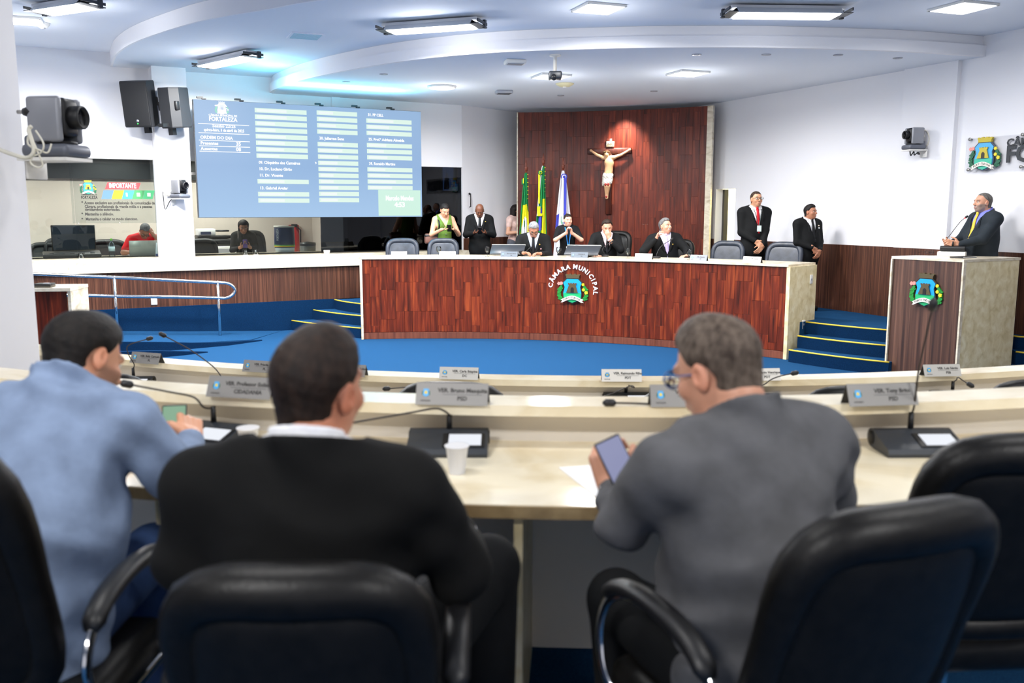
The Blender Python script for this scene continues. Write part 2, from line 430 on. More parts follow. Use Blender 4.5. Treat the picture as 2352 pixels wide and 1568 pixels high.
# right wall: door opening, pilaster, wall going on past the frame
sD0, sD1 = rs(1640, 480) + .04, rs(1688, 480)
zD = PL(1650, 434, RA, RB).z
sPil0, sPil1 = rs(2071), rs(2192)
wr = MB()
def rbox_(mb, a, b, z0, z1, o0=0.0, o1=0.15): return mb.prism([tuple(rpt(a, o0)[:2]), tuple(rpt(b, o0)[:2]), tuple(rpt(b, o1)[:2]), tuple(rpt(a, o1)[:2])], z0, z1)
rbox_(wr, -1.1, sD0, 0, Z1); rbox_(wr, sD0, sD1, zD, Z1); rbox_(wr, sD1, 8.3, 0, Z1)
struct('wall_right', wr, WHITE)
struct('trim_6', rbox_(MB(), sPil0, sPil1, 1.44, Z3 + .3, -.07, .01), WHITE)
rend = rpt(8.3)
struct('wall_right', MB().prism([tuple(rend[:2]), (9.2, 5.0), (9.2, -4), (9.35, -4), (9.35, 5.05), tuple(rpt(8.3, .15)[:2])], 0, Z1), WHITE)
struct('wall_rear', MB().box((0, -4.07, Z1 / 2), (18.8, .15, Z1)), WHITE)
lw = cpt(sW0, W_OFF)
struct('wall_left', MB().prism([tuple(lw[:2]), (-9.4, 10.5), (-9.4, -4), (-9.55, -4), (-9.55, 10.6), tuple(cpt(sW0 - .1, W_OFF + .15)[:2])], 0, Z1), WHITE)
# door recess: jamb, dark frame strip, pale corridor
struct('door_1', rbox_(MB(), sD0 + .0, sD0 + .05, DZ, zD - .005, .15, .24), mat('door_frame', (70, 68, 64), .5))
CORR = mat('corridor_paint', (240, 230, 178), .9)
struct('wall_corridor', rbox_(MB(), sD0 - 3.0, sD1 + 1.6, 0, 3.0, 1.0, 1.1), CORR)
struct('ceiling', rbox_(MB(), sD0 - 3.0, sD1 + 1.6, 2.95, 3.05, .15, 1.1), CEIL)
p = rpt((sD0 + sD1) / 2 - .8, .55, 2.9); area_light('corridor_light', p, .6, .4, 26, col=(1, .95, .8))
sw = thing('wall_socket', 'small cream switch plate on the corridor wall inside the doorway', 'switch', rpt(rs(1659, 520) + .42, .99, P(1659, 526, Y=16.4).z))
MB().rbox((0, 0, 0), (.08, .012, .12), .004, M=frame((0, 0, 0), RU)).build('plate', OFFWHITE, sw)
# wainscot panels on the right wall
s = sD1 + .03; k = 0
while s < 8.2:
    e = min(s + .52, 8.25)
    if s < sPil0 < e: e = sPil0
    if s < sPil1 < e: e = sPil1
    o0 = -.095 if sPil0 - .01 <= s < sPil1 - .01 else -.024
    struct('trim_7', rbox_(MB(), s + .002, e - .002, 0.0, 1.446, o0, o0 + (.026 if o0 > -.05 else .097)), DARKWOOD, at=True); s = e
struct('trim_7', rbox_(MB(), -.02, sD0 - .01, DZ, 1.446, -.024, .0), DARKWOOD, at=True)

# ceiling: three stepped levels with curved lips -------------------
struct('ceiling', MB().box((0, 6.9, Z1 + .1), (19.2, 24, .2)), CEIL)
lip2 = [(-5.97, 13.79), (-5.45, 12.77), (-4.88, 11.93), (-4.21, 11.19), (-3.43, 10.47), (-2.62, 9.95), (-2.0, 9.55), (-.8, 9.02), (.8, 8.68), (2.6, 8.55), (4.4, 8.7), (6, 9.1), (7.3, 9.7)]
lip3 = [(x * .969, y * .969) for x, y in [(-3.959, 15.253), (-3.761, 14.822), (-3.116, 13.846), (-2.292, 12.914), (-1.369, 12.102), (-0.195, 11.492), (1.251, 11.2), (2.237, 11.13), (3.246, 11.16), (4.748, 11.387), (6.05, 11.8)]]
l2 = [tuple(p) for p in smooth_curve(lip2, 6)]; l3 = [tuple(p) for p in smooth_curve(lip3, 6)]
backp = [(7.6, 9.6), (4.2, 17.5), (0.3, 18.2), (-6.4, 14.2)]
def offset_curve(c, d):
    out = []
    for i in range(len(c)):
        t = Vector(c[min(i + 1, len(c) - 1)]) - Vector(c[max(0, i - 1)]); t.normalize()
        out.append((c[i][0] - t.y * d, c[i][1] + t.x * d))
    return out
def slab(curve, back, z0, z1): return MB().prism(curve + back, z0, z1)
struct('ceiling', slab(l2, [(8.2, 10.0), (4.2, 17.6), (0.3, 18.3), (-6.5, 14.2)], Z2, Z1 + .01), CEIL)
struct('ceiling', slab(l3, [(6.1, 11.6), (3.9, 17.6), (0.3, 18.2), (-4.2, 15.4)], Z3, Z2 + .01), CEIL)
# white fascia bands on the lips: a proud lower band
struct('trim_8', MB().strip(l2, offset_curve(l2, -.03), Z2 - .002, Z1 - .002), WHITE)
struct('trim_9', MB().strip(l3, offset_curve(l3, -.012), Z3 + .12, Z2 - .002), WHITE)
struct('trim_10', MB().strip(l3, offset_curve(l3, -.06), Z3 - .002, Z3 + .13), WHITE)

# white pillar at the left edge of the frame
pe = P(60, 420, Y=4.8)
struct('trim_11', MB().box((pe.x - .43, 4.55, Z1 / 2), (.86, .5, Z1)), WHITE)
# ------------------------------------------------------------------ coat of arms
EM = dict(dark=mat('emblem_bronze', (48, 40, 28), .5), blue=mat('emblem_blue', (24, 164, 236), .4), green=mat('emblem_green', (34, 178, 110), .4),
          stone=mat('emblem_stone', (84, 72, 44), .6), arch=mat('emblem_arch', (16, 14, 12), .6), leaf=mat('emblem_leaf', (26, 140, 48), .5),
          rib=mat('emblem_ribbon', (238, 232, 220), .5), pink=mat('emblem_pink', (240, 150, 140), .5), yel=mat('emblem_yellow', (240, 210, 40), .5), txt=mat('emblem_text', (30, 26, 24), .6))
EMW = dict(EM, dark=mat('emblem_edge_grey', (70, 76, 90), .5), blue=mat('emblem_sky', (70, 170, 232), .4), green=mat('emblem_teal', (56, 180, 150), .4), stone=mat('emblem_olive', (196, 176, 50), .5), leaf=mat('emblem_dark_leaf', (24, 96, 66), .5), arch=mat('emblem_brown', (60, 50, 40), .6))
def _e(p): return [((x - 1180) / 1000, (900 - y) / 1000) for x, y in p]
SHIELD = [(1020, 630), (1340, 630), (1445, 740), (1402, 860), (1440, 1040), (1430, 1170), (1300, 1260), (1180, 1305), (1050, 1260), (930, 1170), (915, 1040), (958, 860), (912, 740)]
def emblem(parent, M, s, C=EM, motto=True, crown=True):
    """coat of arms in the local XZ plane, facing -Y; s = metres per unit"""
    S = Matrix.Diagonal((s, s, s, 1))
    def pl(name, pts, c, d0, d1): return poly_plate(name, [(x * s, y * s) for x, y in _e(pts)], C[c], parent, M, d0 * s, d1 * s)
    def shr(p, k, cy=960): return [(1180 + (x - 1180) * k, cy + (y - cy) * k) for x, y in p]
    pl('shield', shr(SHIELD, 1.06), 'dark', 0, .05)
    pl('field', shr(SHIELD, .97), 'blue', .05, .065)
    pl('hill', [(928, 1030), (1010, 1015), (1180, 1030), (1340, 1012), (1426, 1030), (1420, 1160), (1296, 1246), (1180, 1290), (1054, 1246), (940, 1160)], 'green', .065, .078)
    pl('tower', [(1060, 745), (1095, 745), (1100, 757), (1130, 757), (1132, 740), (1160, 740), (1162, 757), (1200, 757), (1202, 740), (1232, 740), (1236, 757), (1262, 757), (1266, 745), (1302, 745), (1290, 800), (1275, 805), (1340, 1012), (1010, 1012), (1090, 805), (1075, 800)], 'stone', .078, .1)
    pl('door_arch', [(1138, 1012), (1138, 900), (1155, 872), (1182, 858), (1210, 872), (1230, 900), (1230, 1012)], 'arch', .1, .104)
    if crown:
        cr = [(975, 520), (1010, 500), (1040, 520), (1080, 520), (1085, 498), (1135, 495), (1140, 515), (1215, 515), (1220, 495), (1270, 498), (1275, 520), (1320, 520), (1350, 502), (1390, 520), (1362, 580), (1365, 622), (1000, 622), (1004, 580)]
        pl('mural_crown', cr, 'stone', 0, .07)
    for sg in (-1, 1):
        for k in range(9):
            f = k / 8; a = math.radians(-62 + 118 * f)
            cx, cy = 1180 + sg * (285 + 92 * math.cos(a * .9)), 1030 - 175 * math.sin(a)
            ang = a + (0.6 if k % 2 else -.5)
            L, W = 88, 34
            pts = []
            for t in range(10):
                q = 2 * PI * t / 10; u, v = L * math.cos(q), W * math.sin(q) * (1 + .3 * math.cos(q))
                ca, sa = math.cos(ang + PI / 2), math.sin(ang + PI / 2)
                pts.append((cx + sg * (u * ca - v * sa), cy - (u * sa + v * ca)))
            pl('leaf', pts, 'leaf', 0, .03 + .006 * (k % 3))
    fl = [(790, 770, 'pink', 45), (862, 762, 'pink', 45), (1476, 788, 'yel', 40), (1488, 930, 'yel', 42), (1566, 1008, 'yel', 46)]
    for x, y, c, r in fl:
        pl('flower', [(x + r * (1 + .25 * (t % 2) - .12) * math.cos(2 * PI * t / 10), y + r * (1 + .25 * (t % 2) - .12) * math.sin(2 * PI * t / 10)) for t in range(10)], c, .03, .055)
    up = [(905 + 55 * k, 1190 - 95 * math.sin(PI * (k / 10))) for k in range(11)]
    dn = [(x, y + 98) for x, y in up]
    pl('ribbon', up + dn[::-1], 'rib', .09, .112)
    for sg in (-1, 1):
        pl('ribbon_tail', [(1180 + sg * 200, 1210), (1180 + sg * 272, 1180), (1180 + sg * 320, 1212), (1180 + sg * 272, 1235), (1180 + sg * 325, 1290), (1180 + sg * 210, 1262)], 'rib', .07, .09)
    if motto:
        for k, ch in enumerate('FORTITUDINE'):
            x = 950 + 460 * (k + .5) / 11; u = (x - 905) / 550; y = 1190 - 95 * math.sin(PI * u) + 72
            sl_ = -math.cos(PI * u) * 95 * PI / 550
            ex, ey = (x - 1180) / 1000, (900 - y) / 1000
            text('letter', ch, .062 * s * 1.15, C['txt'], parent, M @ Matrix.Translation((ex * s, -.114 * s, ey * s)) @ Matrix.Rotation(math.atan(sl_), 4, 'Y'), .0005, 'CENTER', .01)
def mini_emblem(parent, M, s):
    poly_plate('emblem_leaf', [(-.32 * s, -.18 * s), (-.2 * s, -.3 * s), (.2 * s, -.3 * s), (.32 * s, -.18 * s), (.3 * s, .1 * s), (-.3 * s, .1 * s)], EMW['leaf'], parent, M, 0, .0006)
    poly_plate('emblem_shield', [(-.2 * s, .28 * s), (.2 * s, .28 * s), (.24 * s, -.25 * s), (0, -.36 * s), (-.24 * s, -.25 * s)], EMW['blue'], parent, M, .0006, .0010)
    poly_plate('emblem_tower', [(-.09 * s, .1 * s), (.09 * s, .1 * s), (.12 * s, -.12 * s), (-.12 * s, -.12 * s)], EMW['yel'], parent, M, .0010, .0014)

# ------------------------------------------------------------------ long presidium bench
bench = thing('presidium_bench', 'long curved reddish wood bench with a marble top, facing the hall', 'bench', bpt(.5))
BO = bench.location.copy()
def bt(px, py=700):
    best = min(range(2001), key=lambda k: abs((lambda q: (q[0] - (px - 1176) / FPX * (q[1] * _ct - (1.0 - CAM_H) * _st)))(bpt(k / 2000))))
    return best / 2000
def brot(t): return B0 + (B1 - B0) * t
cur = lambda r, n=40: [tuple((bpt(i / n, r) - BO)[:2]) for i in range(n + 1)]
MB().strip(cur(.016), cur(.05), 0.0, 1.22).build('carcass', REDWOOD, bench)
MB().strip(cur(-.02), cur(.74), 1.22, 1.25).build('top_slab', MARBLE, bench)
NCOL = 50; pw = BLEN / NCOL
_pm = {}
def plank_mesh(w, h, th, key):
    k = (round(w, 3), round(h, 3), key)
    if k not in _pm: _pm[k] = MB().rbox((0, 0, 0), (w, th, h), .0012, 1, smooth=False).mesh('plank')
    return _pm[k]
random.seed(4)
for j in range(NCOL):
    t = (j + .5) / NCOL; a = brot(t)
    z = .105; top = 1.218; pat = random.choice([(.2, .45, .47), (.45, .45, .22), (.32, .45, .35), (.1, .45, .45, .12)])
    sc = (top - z) / sum(pat)
    for h in pat:
        h *= sc
        q = bpt(t, .010 - random.choice((0, .001, .002)), z + h / 2) - BO
        link('plank', plank_mesh(pw - .0016, h - .0016, .012, 'b'), REDWOOD, bench, q, (0, 0, a + PI / 2)); z += h
for j in range(10):
    t = (j + .5) / 10
    link('skirting', plank_mesh(BLEN / 10 - .003, .098, .016, 's'), noise_mat('skirting_wood', (92, 44, 30), (130, 72, 50), (14, 14, 1), 2, 6, .5, .05, rnd=True), bench, bpt(t, .006, .051) - BO, (0, 0, brot(t) + PI / 2))
def radial_panel(name, t, r0, r1, z0, z1, th, m):
    a = brot(t); u = Vector((math.cos(a), math.sin(a), 0))
    c = bpt(t, (r0 + r1) / 2, (z0 + z1) / 2) - BO
    return MB().box((0, 0, 0), (r1 - r0, th, z1 - z0)).build(name, m, bench, c, (0, 0, a))
radial_panel('end_panel', 1.0, -.012, .735, 0, 1.22, .05, MARBLED)
radial_panel('end_panel', 0.0, -.012, .735, 0, 1.22, .035, MARBLE)
so = thing('wall_socket', 'small white switch plate on the marble end of the long bench', 'switch', bpt(1.0, .58, 1.03))
ea = brot(1.0); eu = Vector((math.cos(ea), math.sin(ea), 0))
Me = frame((0, 0, 0), eu); nrm = Vector((eu.y, -eu.x, 0)); side = 1 if nrm.y < 0 or nrm.x > 0 else -1
so.location = bpt(1.0, .58, 1.03) + nrm * side * .028
MB().rbox((0, 0, 0), (.075, .012, .12), .004, M=Me).build('plate', OFFWHITE, so); MB().rbox((0, 0, 0), (.03, .02, .03), .004, M=Me).build('switch', SILVER, so)
so = thing('wall_socket', 'small white socket plate low on the marble end of the long bench by the steps', 'switch', bpt(1.0, .42, .43) + nrm * side * .028)
MB().rbox((0, 0, 0), (.075, .012, .12), .004, M=Me).build('plate', OFFWHITE, so); MB().rbox((0, 0, 0), (.03, .02, .03), .004, M=Me).build('switch', SILVER, so)

t0 = bt(1316); a0 = brot(t0)
em = thing('coat_of_arms', 'painted municipal coat of arms under arched white lettering on the long bench', 'emblem', bpt(t0, -.001, 0.80))
Mx = frame((0, 0, 0), (-math.sin(a0) * (1 if B1 > B0 else 1), math.cos(a0), 0))
if Mx.col[0].x < 0: Mx = frame((0, 0, 0), (math.sin(a0), -math.cos(a0), 0))
emblem(em, Mx, .54)
WL = mat('white_lettering', (232, 232, 240), .5)
word = 'CÂMARA MUNICIPAL'
ang = [84 + 2, 71, 55.5, 40.5, 26.5, 13.5, 0, -2.5 - 0, -18, -32, -42.5, -53.5, -64, -75, -88, -101]
# letters on an arc of the picture: centre of the ring lies a little below the tower
th = {0: 81, 1: 66.5, 2: 53, 3: 39, 4: 26, 5: 13, 7: -6, 8: -20, 9: -33, 10: -43, 11: -54, 12: -64, 13: -74, 14: -86.5, 15: -98}
for k, ch in enumerate(word):
    if ch == ' ': continue
    q = math.radians(th[k] * .98); R = .585 * .54
    text('letter', ch, .094, WL, em, Mx @ Matrix.Translation((-math.sin(q) * R, -.008, math.cos(q) * R - .045 * .54)) @ Matrix.Rotation(-q, 4, 'Y'), .006, 'CENTER', .03)

# ------------------------------------------------------------------ tall wooden panel behind the dais
PZ = 3.74
pp = [tuple(P(*p, Z=PZ)[:2]) for p in [(1190, 258.5), (1310, 255.8), (1446, 252.4), (1540, 248.2), (1626, 243)]]
QC, QR = fit_circle(pp)
G0 = math.atan2(pp[0][1] - QC[1], pp[0][0] - QC[0]); G1 = math.atan2(pp[-1][1] - QC[1], pp[-1][0] - QC[0])
def qpt(t, r=0.0, z=0.0):
    a = G0 + (G1 - G0) * t; return Vector((QC[0] + (QR + r) * math.cos(a), QC[1] + (QR + r) * math.sin(a), z))
panel = thing('wood_panel', 'tall reddish wooden wall panel of narrow planks behind the dais', 'panel', qpt(.5, 0, DZ)); QO = panel.location.copy()
cq = lambda r, n=24: [tuple((qpt(i / n, r) - QO)[:2]) for i in range(n + 1)]
MB().strip(cq(.012), cq(.06), 0, PZ - DZ).build('backing', BACKWOOD, panel)
QLEN = QR * abs(G1 - G0); NQ = 27; qw = QLEN / NQ
for j in range(NQ):
    t = (j + .5) / NQ; a = G0 + (G1 - G0) * t; z = 0; k = 0
    off = random.choice((.12, .25, .37, .49))
    while z < PZ - DZ - .01:
        h = min(off if k == 0 else .49, PZ - DZ - z)
        link('plank', plank_mesh(qw - .0012, h - .0012, .012, 'p'), BACKWOOD, panel, qpt(t, .006 - random.choice((0, .001, .0015)), DZ + z + h / 2) - QO, (0, 0, a + PI / 2)); z += h; k += 1
for t, w, nm in ((0.0, .02, 'edge_trim'), (1.0, .10, 'edge_trim')):
    a = G0 + (G1 - G0) * t; sg = -1 if t == 0 else 1
    tv = (qpt(1) - qpt(.97)).normalized() if t else (qpt(.03) - qpt(0)).normalized()
    c = qpt(t, .02, 0) + tv * sg * w / 2 - QO
    MB().box((0, 0, (PZ - DZ) / 2), (w, .09, PZ - DZ)).build(nm, MARBLE, panel, (c.x, c.y, 0), (0, 0, math.atan2(tv.y, tv.x)))
# spotlight that washes the top of the panel
sp = bpy.data.lights.new('panel_spot', 'SPOT'); sp.energy = 330; sp.spot_size = math.radians(75); sp.spot_blend = 1; sp.color = (1, .9, .82); sp.shadow_soft_size = .05
so_ = bpy.data.objects.new('panel_spot_light', sp); COL.objects.link(so_)
pt = qpt(.57, -.42, Z3 - .05); so_.location = pt; tgt = qpt(.57, 0, 2.9); so_.rotation_euler = (tgt - pt).to_track_quat('-Z', 'Y').to_euler()

# ------------------------------------------------------------------ press counter
ctr = thing('press_counter', 'long marble topped counter with dark wood front below the video screen', 'counter', cpt(2, 0, DZ)); KO = ctr.location.copy()
sC0, sC1 = -2.55, sW1 - .01
def cbox(a, b, o0, o1, z0, z1): return MB().prism([tuple((cpt(a, o0) - KO)[:2]), tuple((cpt(b, o0) - KO)[:2]), tuple((cpt(b, o1) - KO)[:2]), tuple((cpt(a, o1) - KO)[:2])], z0 - DZ, z1 - DZ)
cbox(sC0, sC1, .0, W_OFF + .55, 1.205, 1.235).build('counter_top', MARBLE, ctr)
cbox(sC0, sC1, .045, .3, DZ, 1.205).build('core', DARKWOOD, ctr)
seams = [sC0, -1.0, cs(152), cs(300), cs(447), cs(570), cs(700), cs(829), cs(960), sC1]
for a, b in zip(seams, seams[1:]): cbox(a + .001, b - .001, -.03, .01, 1.03, 1.233).at('slab', MARBLE, ctr)
a = sC0
while a < sC1 - .05:
    b = min(a + .46, sC1); cbox(a + .0015, b - .0015, .02, .05, DZ + .01, 1.03).at('front_panel', DARKWOOD, ctr); a = b
so = thing('wall_socket', 'white socket plate on the dark wood counter front below the handrail', 'switch', PL(354, 691, cpt(0, .015), cpt(4, .015)))
MB().rbox((0, 0, 0), (.09, .014, .12), .004, M=frame((0, 0, 0), CU)).build('plate', OFFWHITE, so); MB().rbox((0, -.0, 0), (.035, .02, .05), .003, M=frame((0, 0, 0), CU)).build('socket', PAPER, so)

# press-room glass: one clear run, one darker run
def pane(name, a, b, m): return MB().prism([tuple(cpt(a, W_OFF + .04)[:2]), tuple(cpt(b, W_OFF + .04)[:2]), tuple(cpt(b, W_OFF + .05)[:2]), tuple(cpt(a, W_OFF + .05)[:2])], 1.235, 2.73).at(name, m, None)
for k, (a, b) in enumerate(zip([sW0 + .05, cs(180), sColB - .05, cs(560)], [cs(180), sColA + .02, cs(560), s720])):
    o = pane('window_%d' % (k + 1), a + .002, b - .002, PANE); o['kind'] = 'structure'
for k, (a, b) in enumerate(zip([s720, cs(895)], [cs(895), sW1])):
    o = pane('window_%d' % (k + 5), a + .002, b - .002, DPANE); o['kind'] = 'structure'
# the press room behind
def wbox(a, b, o0, o1, z0, z1): return MB().prism([tuple(cpt(a, o0)[:2]), tuple(cpt(b, o0)[:2]), tuple(cpt(b, o1)[:2]), tuple(cpt(a, o1)[:2])], z0, z1)
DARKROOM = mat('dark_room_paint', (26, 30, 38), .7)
struct('floor', wbox(-3.5, sW1 + .2, .62, 3.1, 0.3, DZ), CARPET)
struct('wall_press', wbox(-3.5, s720 + .62, 3.0, 3.1, DZ, 2.50), BEIGE)
struct('wall_press', wbox(-3.5, s720 + .62, 2.9, 3.1, 2.50, 2.95), mat('soffit_reflection_band', (44, 46, 48), .35))  # dark soffit, with the hall's reflection in the glass put into its colour
struct('wall_press', wbox(-3.5, s720 + 1.0, .5, 3.1, 2.95, 3.0), mat('press_ceiling', (120, 118, 116), .9))
struct('wall_press', wbox(s720 + .58, s720 + .66, 1.0, 3.1, DZ, 2.95), BEIGE)
struct('wall_press', wbox(-3.55, -3.45, .5, 3.1, DZ, 2.95), BEIGE)
struct('wall_press', wbox(s720 + .66, sW1 + .2, 3.0, 3.1, DZ, 3.0), DARKROOM)
struct('wall_press', wbox(sW1 + .24, sW1 + .3, .66, 3.1, DZ, 3.0), DARKROOM)
struct('wall_press', wbox(s720 + .66, sW1 + .2, .5, 3.1, 2.95, 3.0), DARKROOM)
for s_ in (-1.6, .6, 2.2): p = cpt(s_, 1.9, 2.93); area_light('press_room_light', p, .9, .3, 12.5, math.atan2(CU.y, CU.x), (1, .95, .9))

# notice on the glass
sa, sb = cs(168), cs(379)
nt = thing('notice_board', 'clear acrylic notice headed with a red banner on the press room glass', 'sign', cpt(sa, W_OFF + .005, 0)); NO = nt.location.copy()
def npx(px, py): v = PL(px, py, cpt(0, W_OFF + .005), cpt(4, W_OFF + .005)); return ((v - NO).dot(CU), v.z)
Mn = frame((0, 0, 0), CU)
x0, z0 = npx(168, 519); x1, z1 = npx(379, 372)
MB().box(((x0 + x1) / 2, 0.01, (z0 + z1) / 2 + .0), (x1 - x0, .008, z1 - z0 - .08), M=Mn).build('plate', ACRYL, nt)
def npoly(name, pts, m): return poly_plate(name, [npx(*p) for p in pts], m, nt, Mn, -.004, .002)
npoly('banner', [(247, 418.5), (323, 420), (318, 434.5), (241, 434)], mat('sign_red', (214, 70, 74), .5))
for k, c in enumerate([(96, 132, 196), (222, 206, 40), (70, 160, 220), (70, 150, 90), (80, 180, 120)]):
    xa = 238 + k * 23.6; npoly('swatch', [(xa, 437), (xa + 23.2, 437.3), (xa + 18, 457), (xa - 5.2, 457)], mat('sign_swatch_%s' % 'abcde'[k], c, .5))
SGT = mat('sign_text', (34, 32, 34), .6)
def ntext(s, px, py, size, m, align='LEFT', width=None, bold=.03):
    x, z = npx(px, py); return text('lettering', s, size, m, nt, Mn @ Matrix.Translation((x, -.004, z)), .0006, align, bold, width)
pxm = (npx(379, 450)[0] - npx(168, 450)[0]) / 211
ntext('IMPORTANTE', 282, 431.5, .10, PAPER, 'CENTER', 62 * pxm)
ntext('Acesso exclusivo aos profissionais de comunicação da', 194, 468.5, .06, SGT, 'LEFT', 162 * pxm)
ntext('Câmara, profissionais da grande mídia e a pessoas', 194.5, 477, .06, SGT, 'LEFT', 155 * pxm)
ntext('devidamente autorizadas.', 195, 484, .06, SGT, 'LEFT', 80 * pxm)
ntext('Mantenha o silêncio.', 195.5, 494.5, .06, SGT, 'LEFT', 64 * pxm)
ntext('Mantenha o celular no modo silencioso.', 197, 506, .06, SGT, 'LEFT', 119 * pxm)
for y in (467.5, 493.5, 505.5): ntext('•', 187, y, .07, SGT)
ntext('CÂMARA MUNICIPAL DE', 205, 448.5, .03, SGT, 'CENTER', 35 * pxm); ntext('FORTALEZA', 205, 456.5, .06, SGT, 'CENTER', 37 * pxm)
x, z = npx(202, 430)
emblem(nt, Mn @ Matrix.Translation((x, -.002, z + .0)), .26, EMW, motto=False)
ICW = mat('icon_white', (240, 244, 246), .5)
for px_, nm in ((291, 'i'), (318, 'd'), (342, 't')):
    x, z = npx(px_, 447)
    MB().rbox((x, -.005, z), (.05 if nm != 'i' else .025, .002, .055), .008, M=Mn).build('icon', ICW, nt)
for px_, py_ in ((180, 513), (275, 512), (368, 510)):
    x, z = npx(px_, py_); MB().lathe([(.011, -.012), (.011, .006), (.006, .008)], 12, Mn @ Matrix.Translation((x, 0, z)) @ Matrix.Rotation(PI / 2, 4, 'X')).build('standoff', STEEL, nt)

# ------------------------------------------------------------------ video screen
LO = -.16
LA, LB = cpt(0, LO), cpt(4, LO)
l_bl, l_br, l_tl = PL(457, 500, LA, LB), PL(970, 498, LA, LB), PL(443, 227, LA, LB)
vs_ = thing('video_screen', 'wide bright blue video screen listing attendance, hung over the press counter', 'screen', (l_bl.x, l_bl.y, l_bl.z)); VO = vs_.location.copy()
VW = (l_br - l_bl).dot(CU); VH = l_tl.z - l_bl.z; Mv = frame((0, 0, 0), CU)
def vpx(px, py): v = PL(px, py, LA, LB); return ((v - VO).dot(CU), v.z - VO.z)
MB().box((VW / 2, .06, VH / 2), (VW, .11, VH), M=Mv).build('cabinet', DGREY, vs_)
def emat(name, c, e=1.0):
    if name in MATS: return MATS[name]
    m = mat(name, c, .6, emit=e, spec=.1); bsdf(m).inputs['Base Color'].default_value = (0.01, .01, .01, 1); return m
SB = emat('screen_blue', (142, 178, 226), .92)
nt_ = SB.node_tree; tc = N(SB, 'ShaderNodeTexCoord'); sx = N(SB, 'ShaderNodeSeparateXYZ'); rp = N(SB, 'ShaderNodeValToRGB')
LK(SB, tc.outputs['Generated'], sx.inputs[0]); LK(SB, sx.outputs[2], rp.inputs[0])
rp.color_ramp.elements[0].color = lin((168, 203, 240)); rp.color_ramp.elements[1].color = lin((158, 190, 228)); k = rp.color_ramp.elements.new(.45); k.color = lin((150, 184, 226))
LK(SB, rp.outputs[0], bsdf(SB).inputs['Emission Color'])
MB().box((VW / 2, -.001, VH / 2), (VW - .01, .012, VH - .01), M=Mv).build('display', SB, vs_)
SBAR, SBARW, SWT, SGR = emat('screen_bar', (222, 244, 232), 1.0), emat('screen_bar_pale', (238, 246, 244), 1.0), emat('screen_text', (250, 250, 253), 1.2), emat('screen_green', (206, 240, 224), 1.0)
def vrect(name, xa, xb, zt, zb, m, d=.008): return MB().box(((xa + xb) / 2, -d, (zt + zb) / 2), (xb - xa, .002, abs(zt - zb)), M=Mv).build(name, m, vs_)
zr0 = vpx(584, 247.5)[1]; zrl = vpx(588 + 5, 459)[1]; pitch = (zr0 - vpx(594, 455)[1]) / 14
cols = [(vpx(584.5, 250)[0], vpx(704, 265)[0]), (vpx(727, 258)[0], vpx(820, 270)[0]), (vpx(841, 280)[0], vpx(945, 290)[0])]
txts = {(0, 9): '09. Chiquinho dos Carneiros', (0, 10): '10. Dr. Luciano Girão', (0, 11): '11. Dr. Vicente', (0, 13): '13. Gabriel Aguiar', (1, 5): '20. Julierme Sena',
        (2, 1): '31. PP CELL', (2, 5): '35. Prof.ª Adriana Almeida', (2, 9): '39. Ronaldo Martins'}
random.seed(2)
bh = pitch * .70
for c, rows in ((0, 15), (1, 15), (2, 13)):
    xa, xb = cols[c]
    for r in range(1, rows + 1):
        zt = zr0 - pitch * (r - 1) + (.0 if c == 0 else .012 * c)
        if (c, r) in txts:
            s_ = txts[(c, r)]; text('lettering', s_, pitch * .62, SWT, vs_, Mv @ Matrix.Translation((xa + .03, -.009, zt - bh * .85)), .0008, 'LEFT', .035, len(s_) * pitch * .245)
        else:
            vrect('bar', xa, xb, zt, zt - bh, SBAR)
            vrect('bar_name', xa + .03, xa + (xb - xa) * random.uniform(.36, .62), zt - bh * .2, zt - bh * .8, SBARW, .0095)
ga, gb = vpx(868, 436), vpx(965.5, 495)
vrect('time_box', ga[0], vpx(965.5, 470)[0], ga[1], gb[1], SGR, .011)
gx = (ga[0] + vpx(965.5, 470)[0]) / 2
text('lettering', 'Marcelo Mendes', .11, SWT, vs_, Mv @ Matrix.Translation((gx, -.013, vpx(915, 460)[1])), .0008, 'CENTER', .03, .50)
text('lettering', '4:53', .11, SWT, vs_, Mv @ Matrix.Translation((gx, -.013, vpx(915, 475)[1])), .0008, 'CENTER', .04)
lx0, lx1 = vpx(455, 285)[0], vpx(572, 290)[0]
for py_ in (283.5, 304.5, 321.5, 334.5, 347): z = vpx(456, py_)[1]; vrect('rule', lx0, lx1, z + .005, z - .005, SWT)
lm = (lx0 + lx1) / 2
text('lettering', 'Sessão 22/25', .066, SWT, vs_, Mv @ Matrix.Translation((lm, -.009, vpx(512, 293)[1])), .0008, 'CENTER', .03)
text('lettering', 'quinta-feira, 3 de abril de 2025', .06, SWT, vs_, Mv @ Matrix.Translation((lm, -.009, vpx(512, 302.3)[1])), .0008, 'CENTER', .03, .60)
for s_, py_, n_ in (('ORDEM DO DIA', 318.2, ''), ('Presentes', 331.5, '35'), ('Ausentes', 344.2, '08')):
    z = vpx(458, py_)[1]
    text('lettering', s_, .066, SWT, vs_, Mv @ Matrix.Translation((lx0 + .02, -.009, z)), .0008, 'LEFT', .035)
    if n_: text('lettering', n_, .075, SWT, vs_, Mv @ Matrix.Translation((vpx(542, py_ + 3)[0], -.009, z)), .0008, 'LEFT', .035)
text('lettering', 'CÂMARA MUNICIPAL DE', .042, SWT, vs_, Mv @ Matrix.Translation((vpx(512, 270)[0], -.009, vpx(512, 267.5)[1])), .0008, 'CENTER', .03, .42)
text('lettering', 'FORTALEZA', .088, SWT, vs_, Mv @ Matrix.Translation((vpx(512, 270)[0], -.009, vpx(512, 278.5)[1])), .0008, 'CENTER', .03, .42)
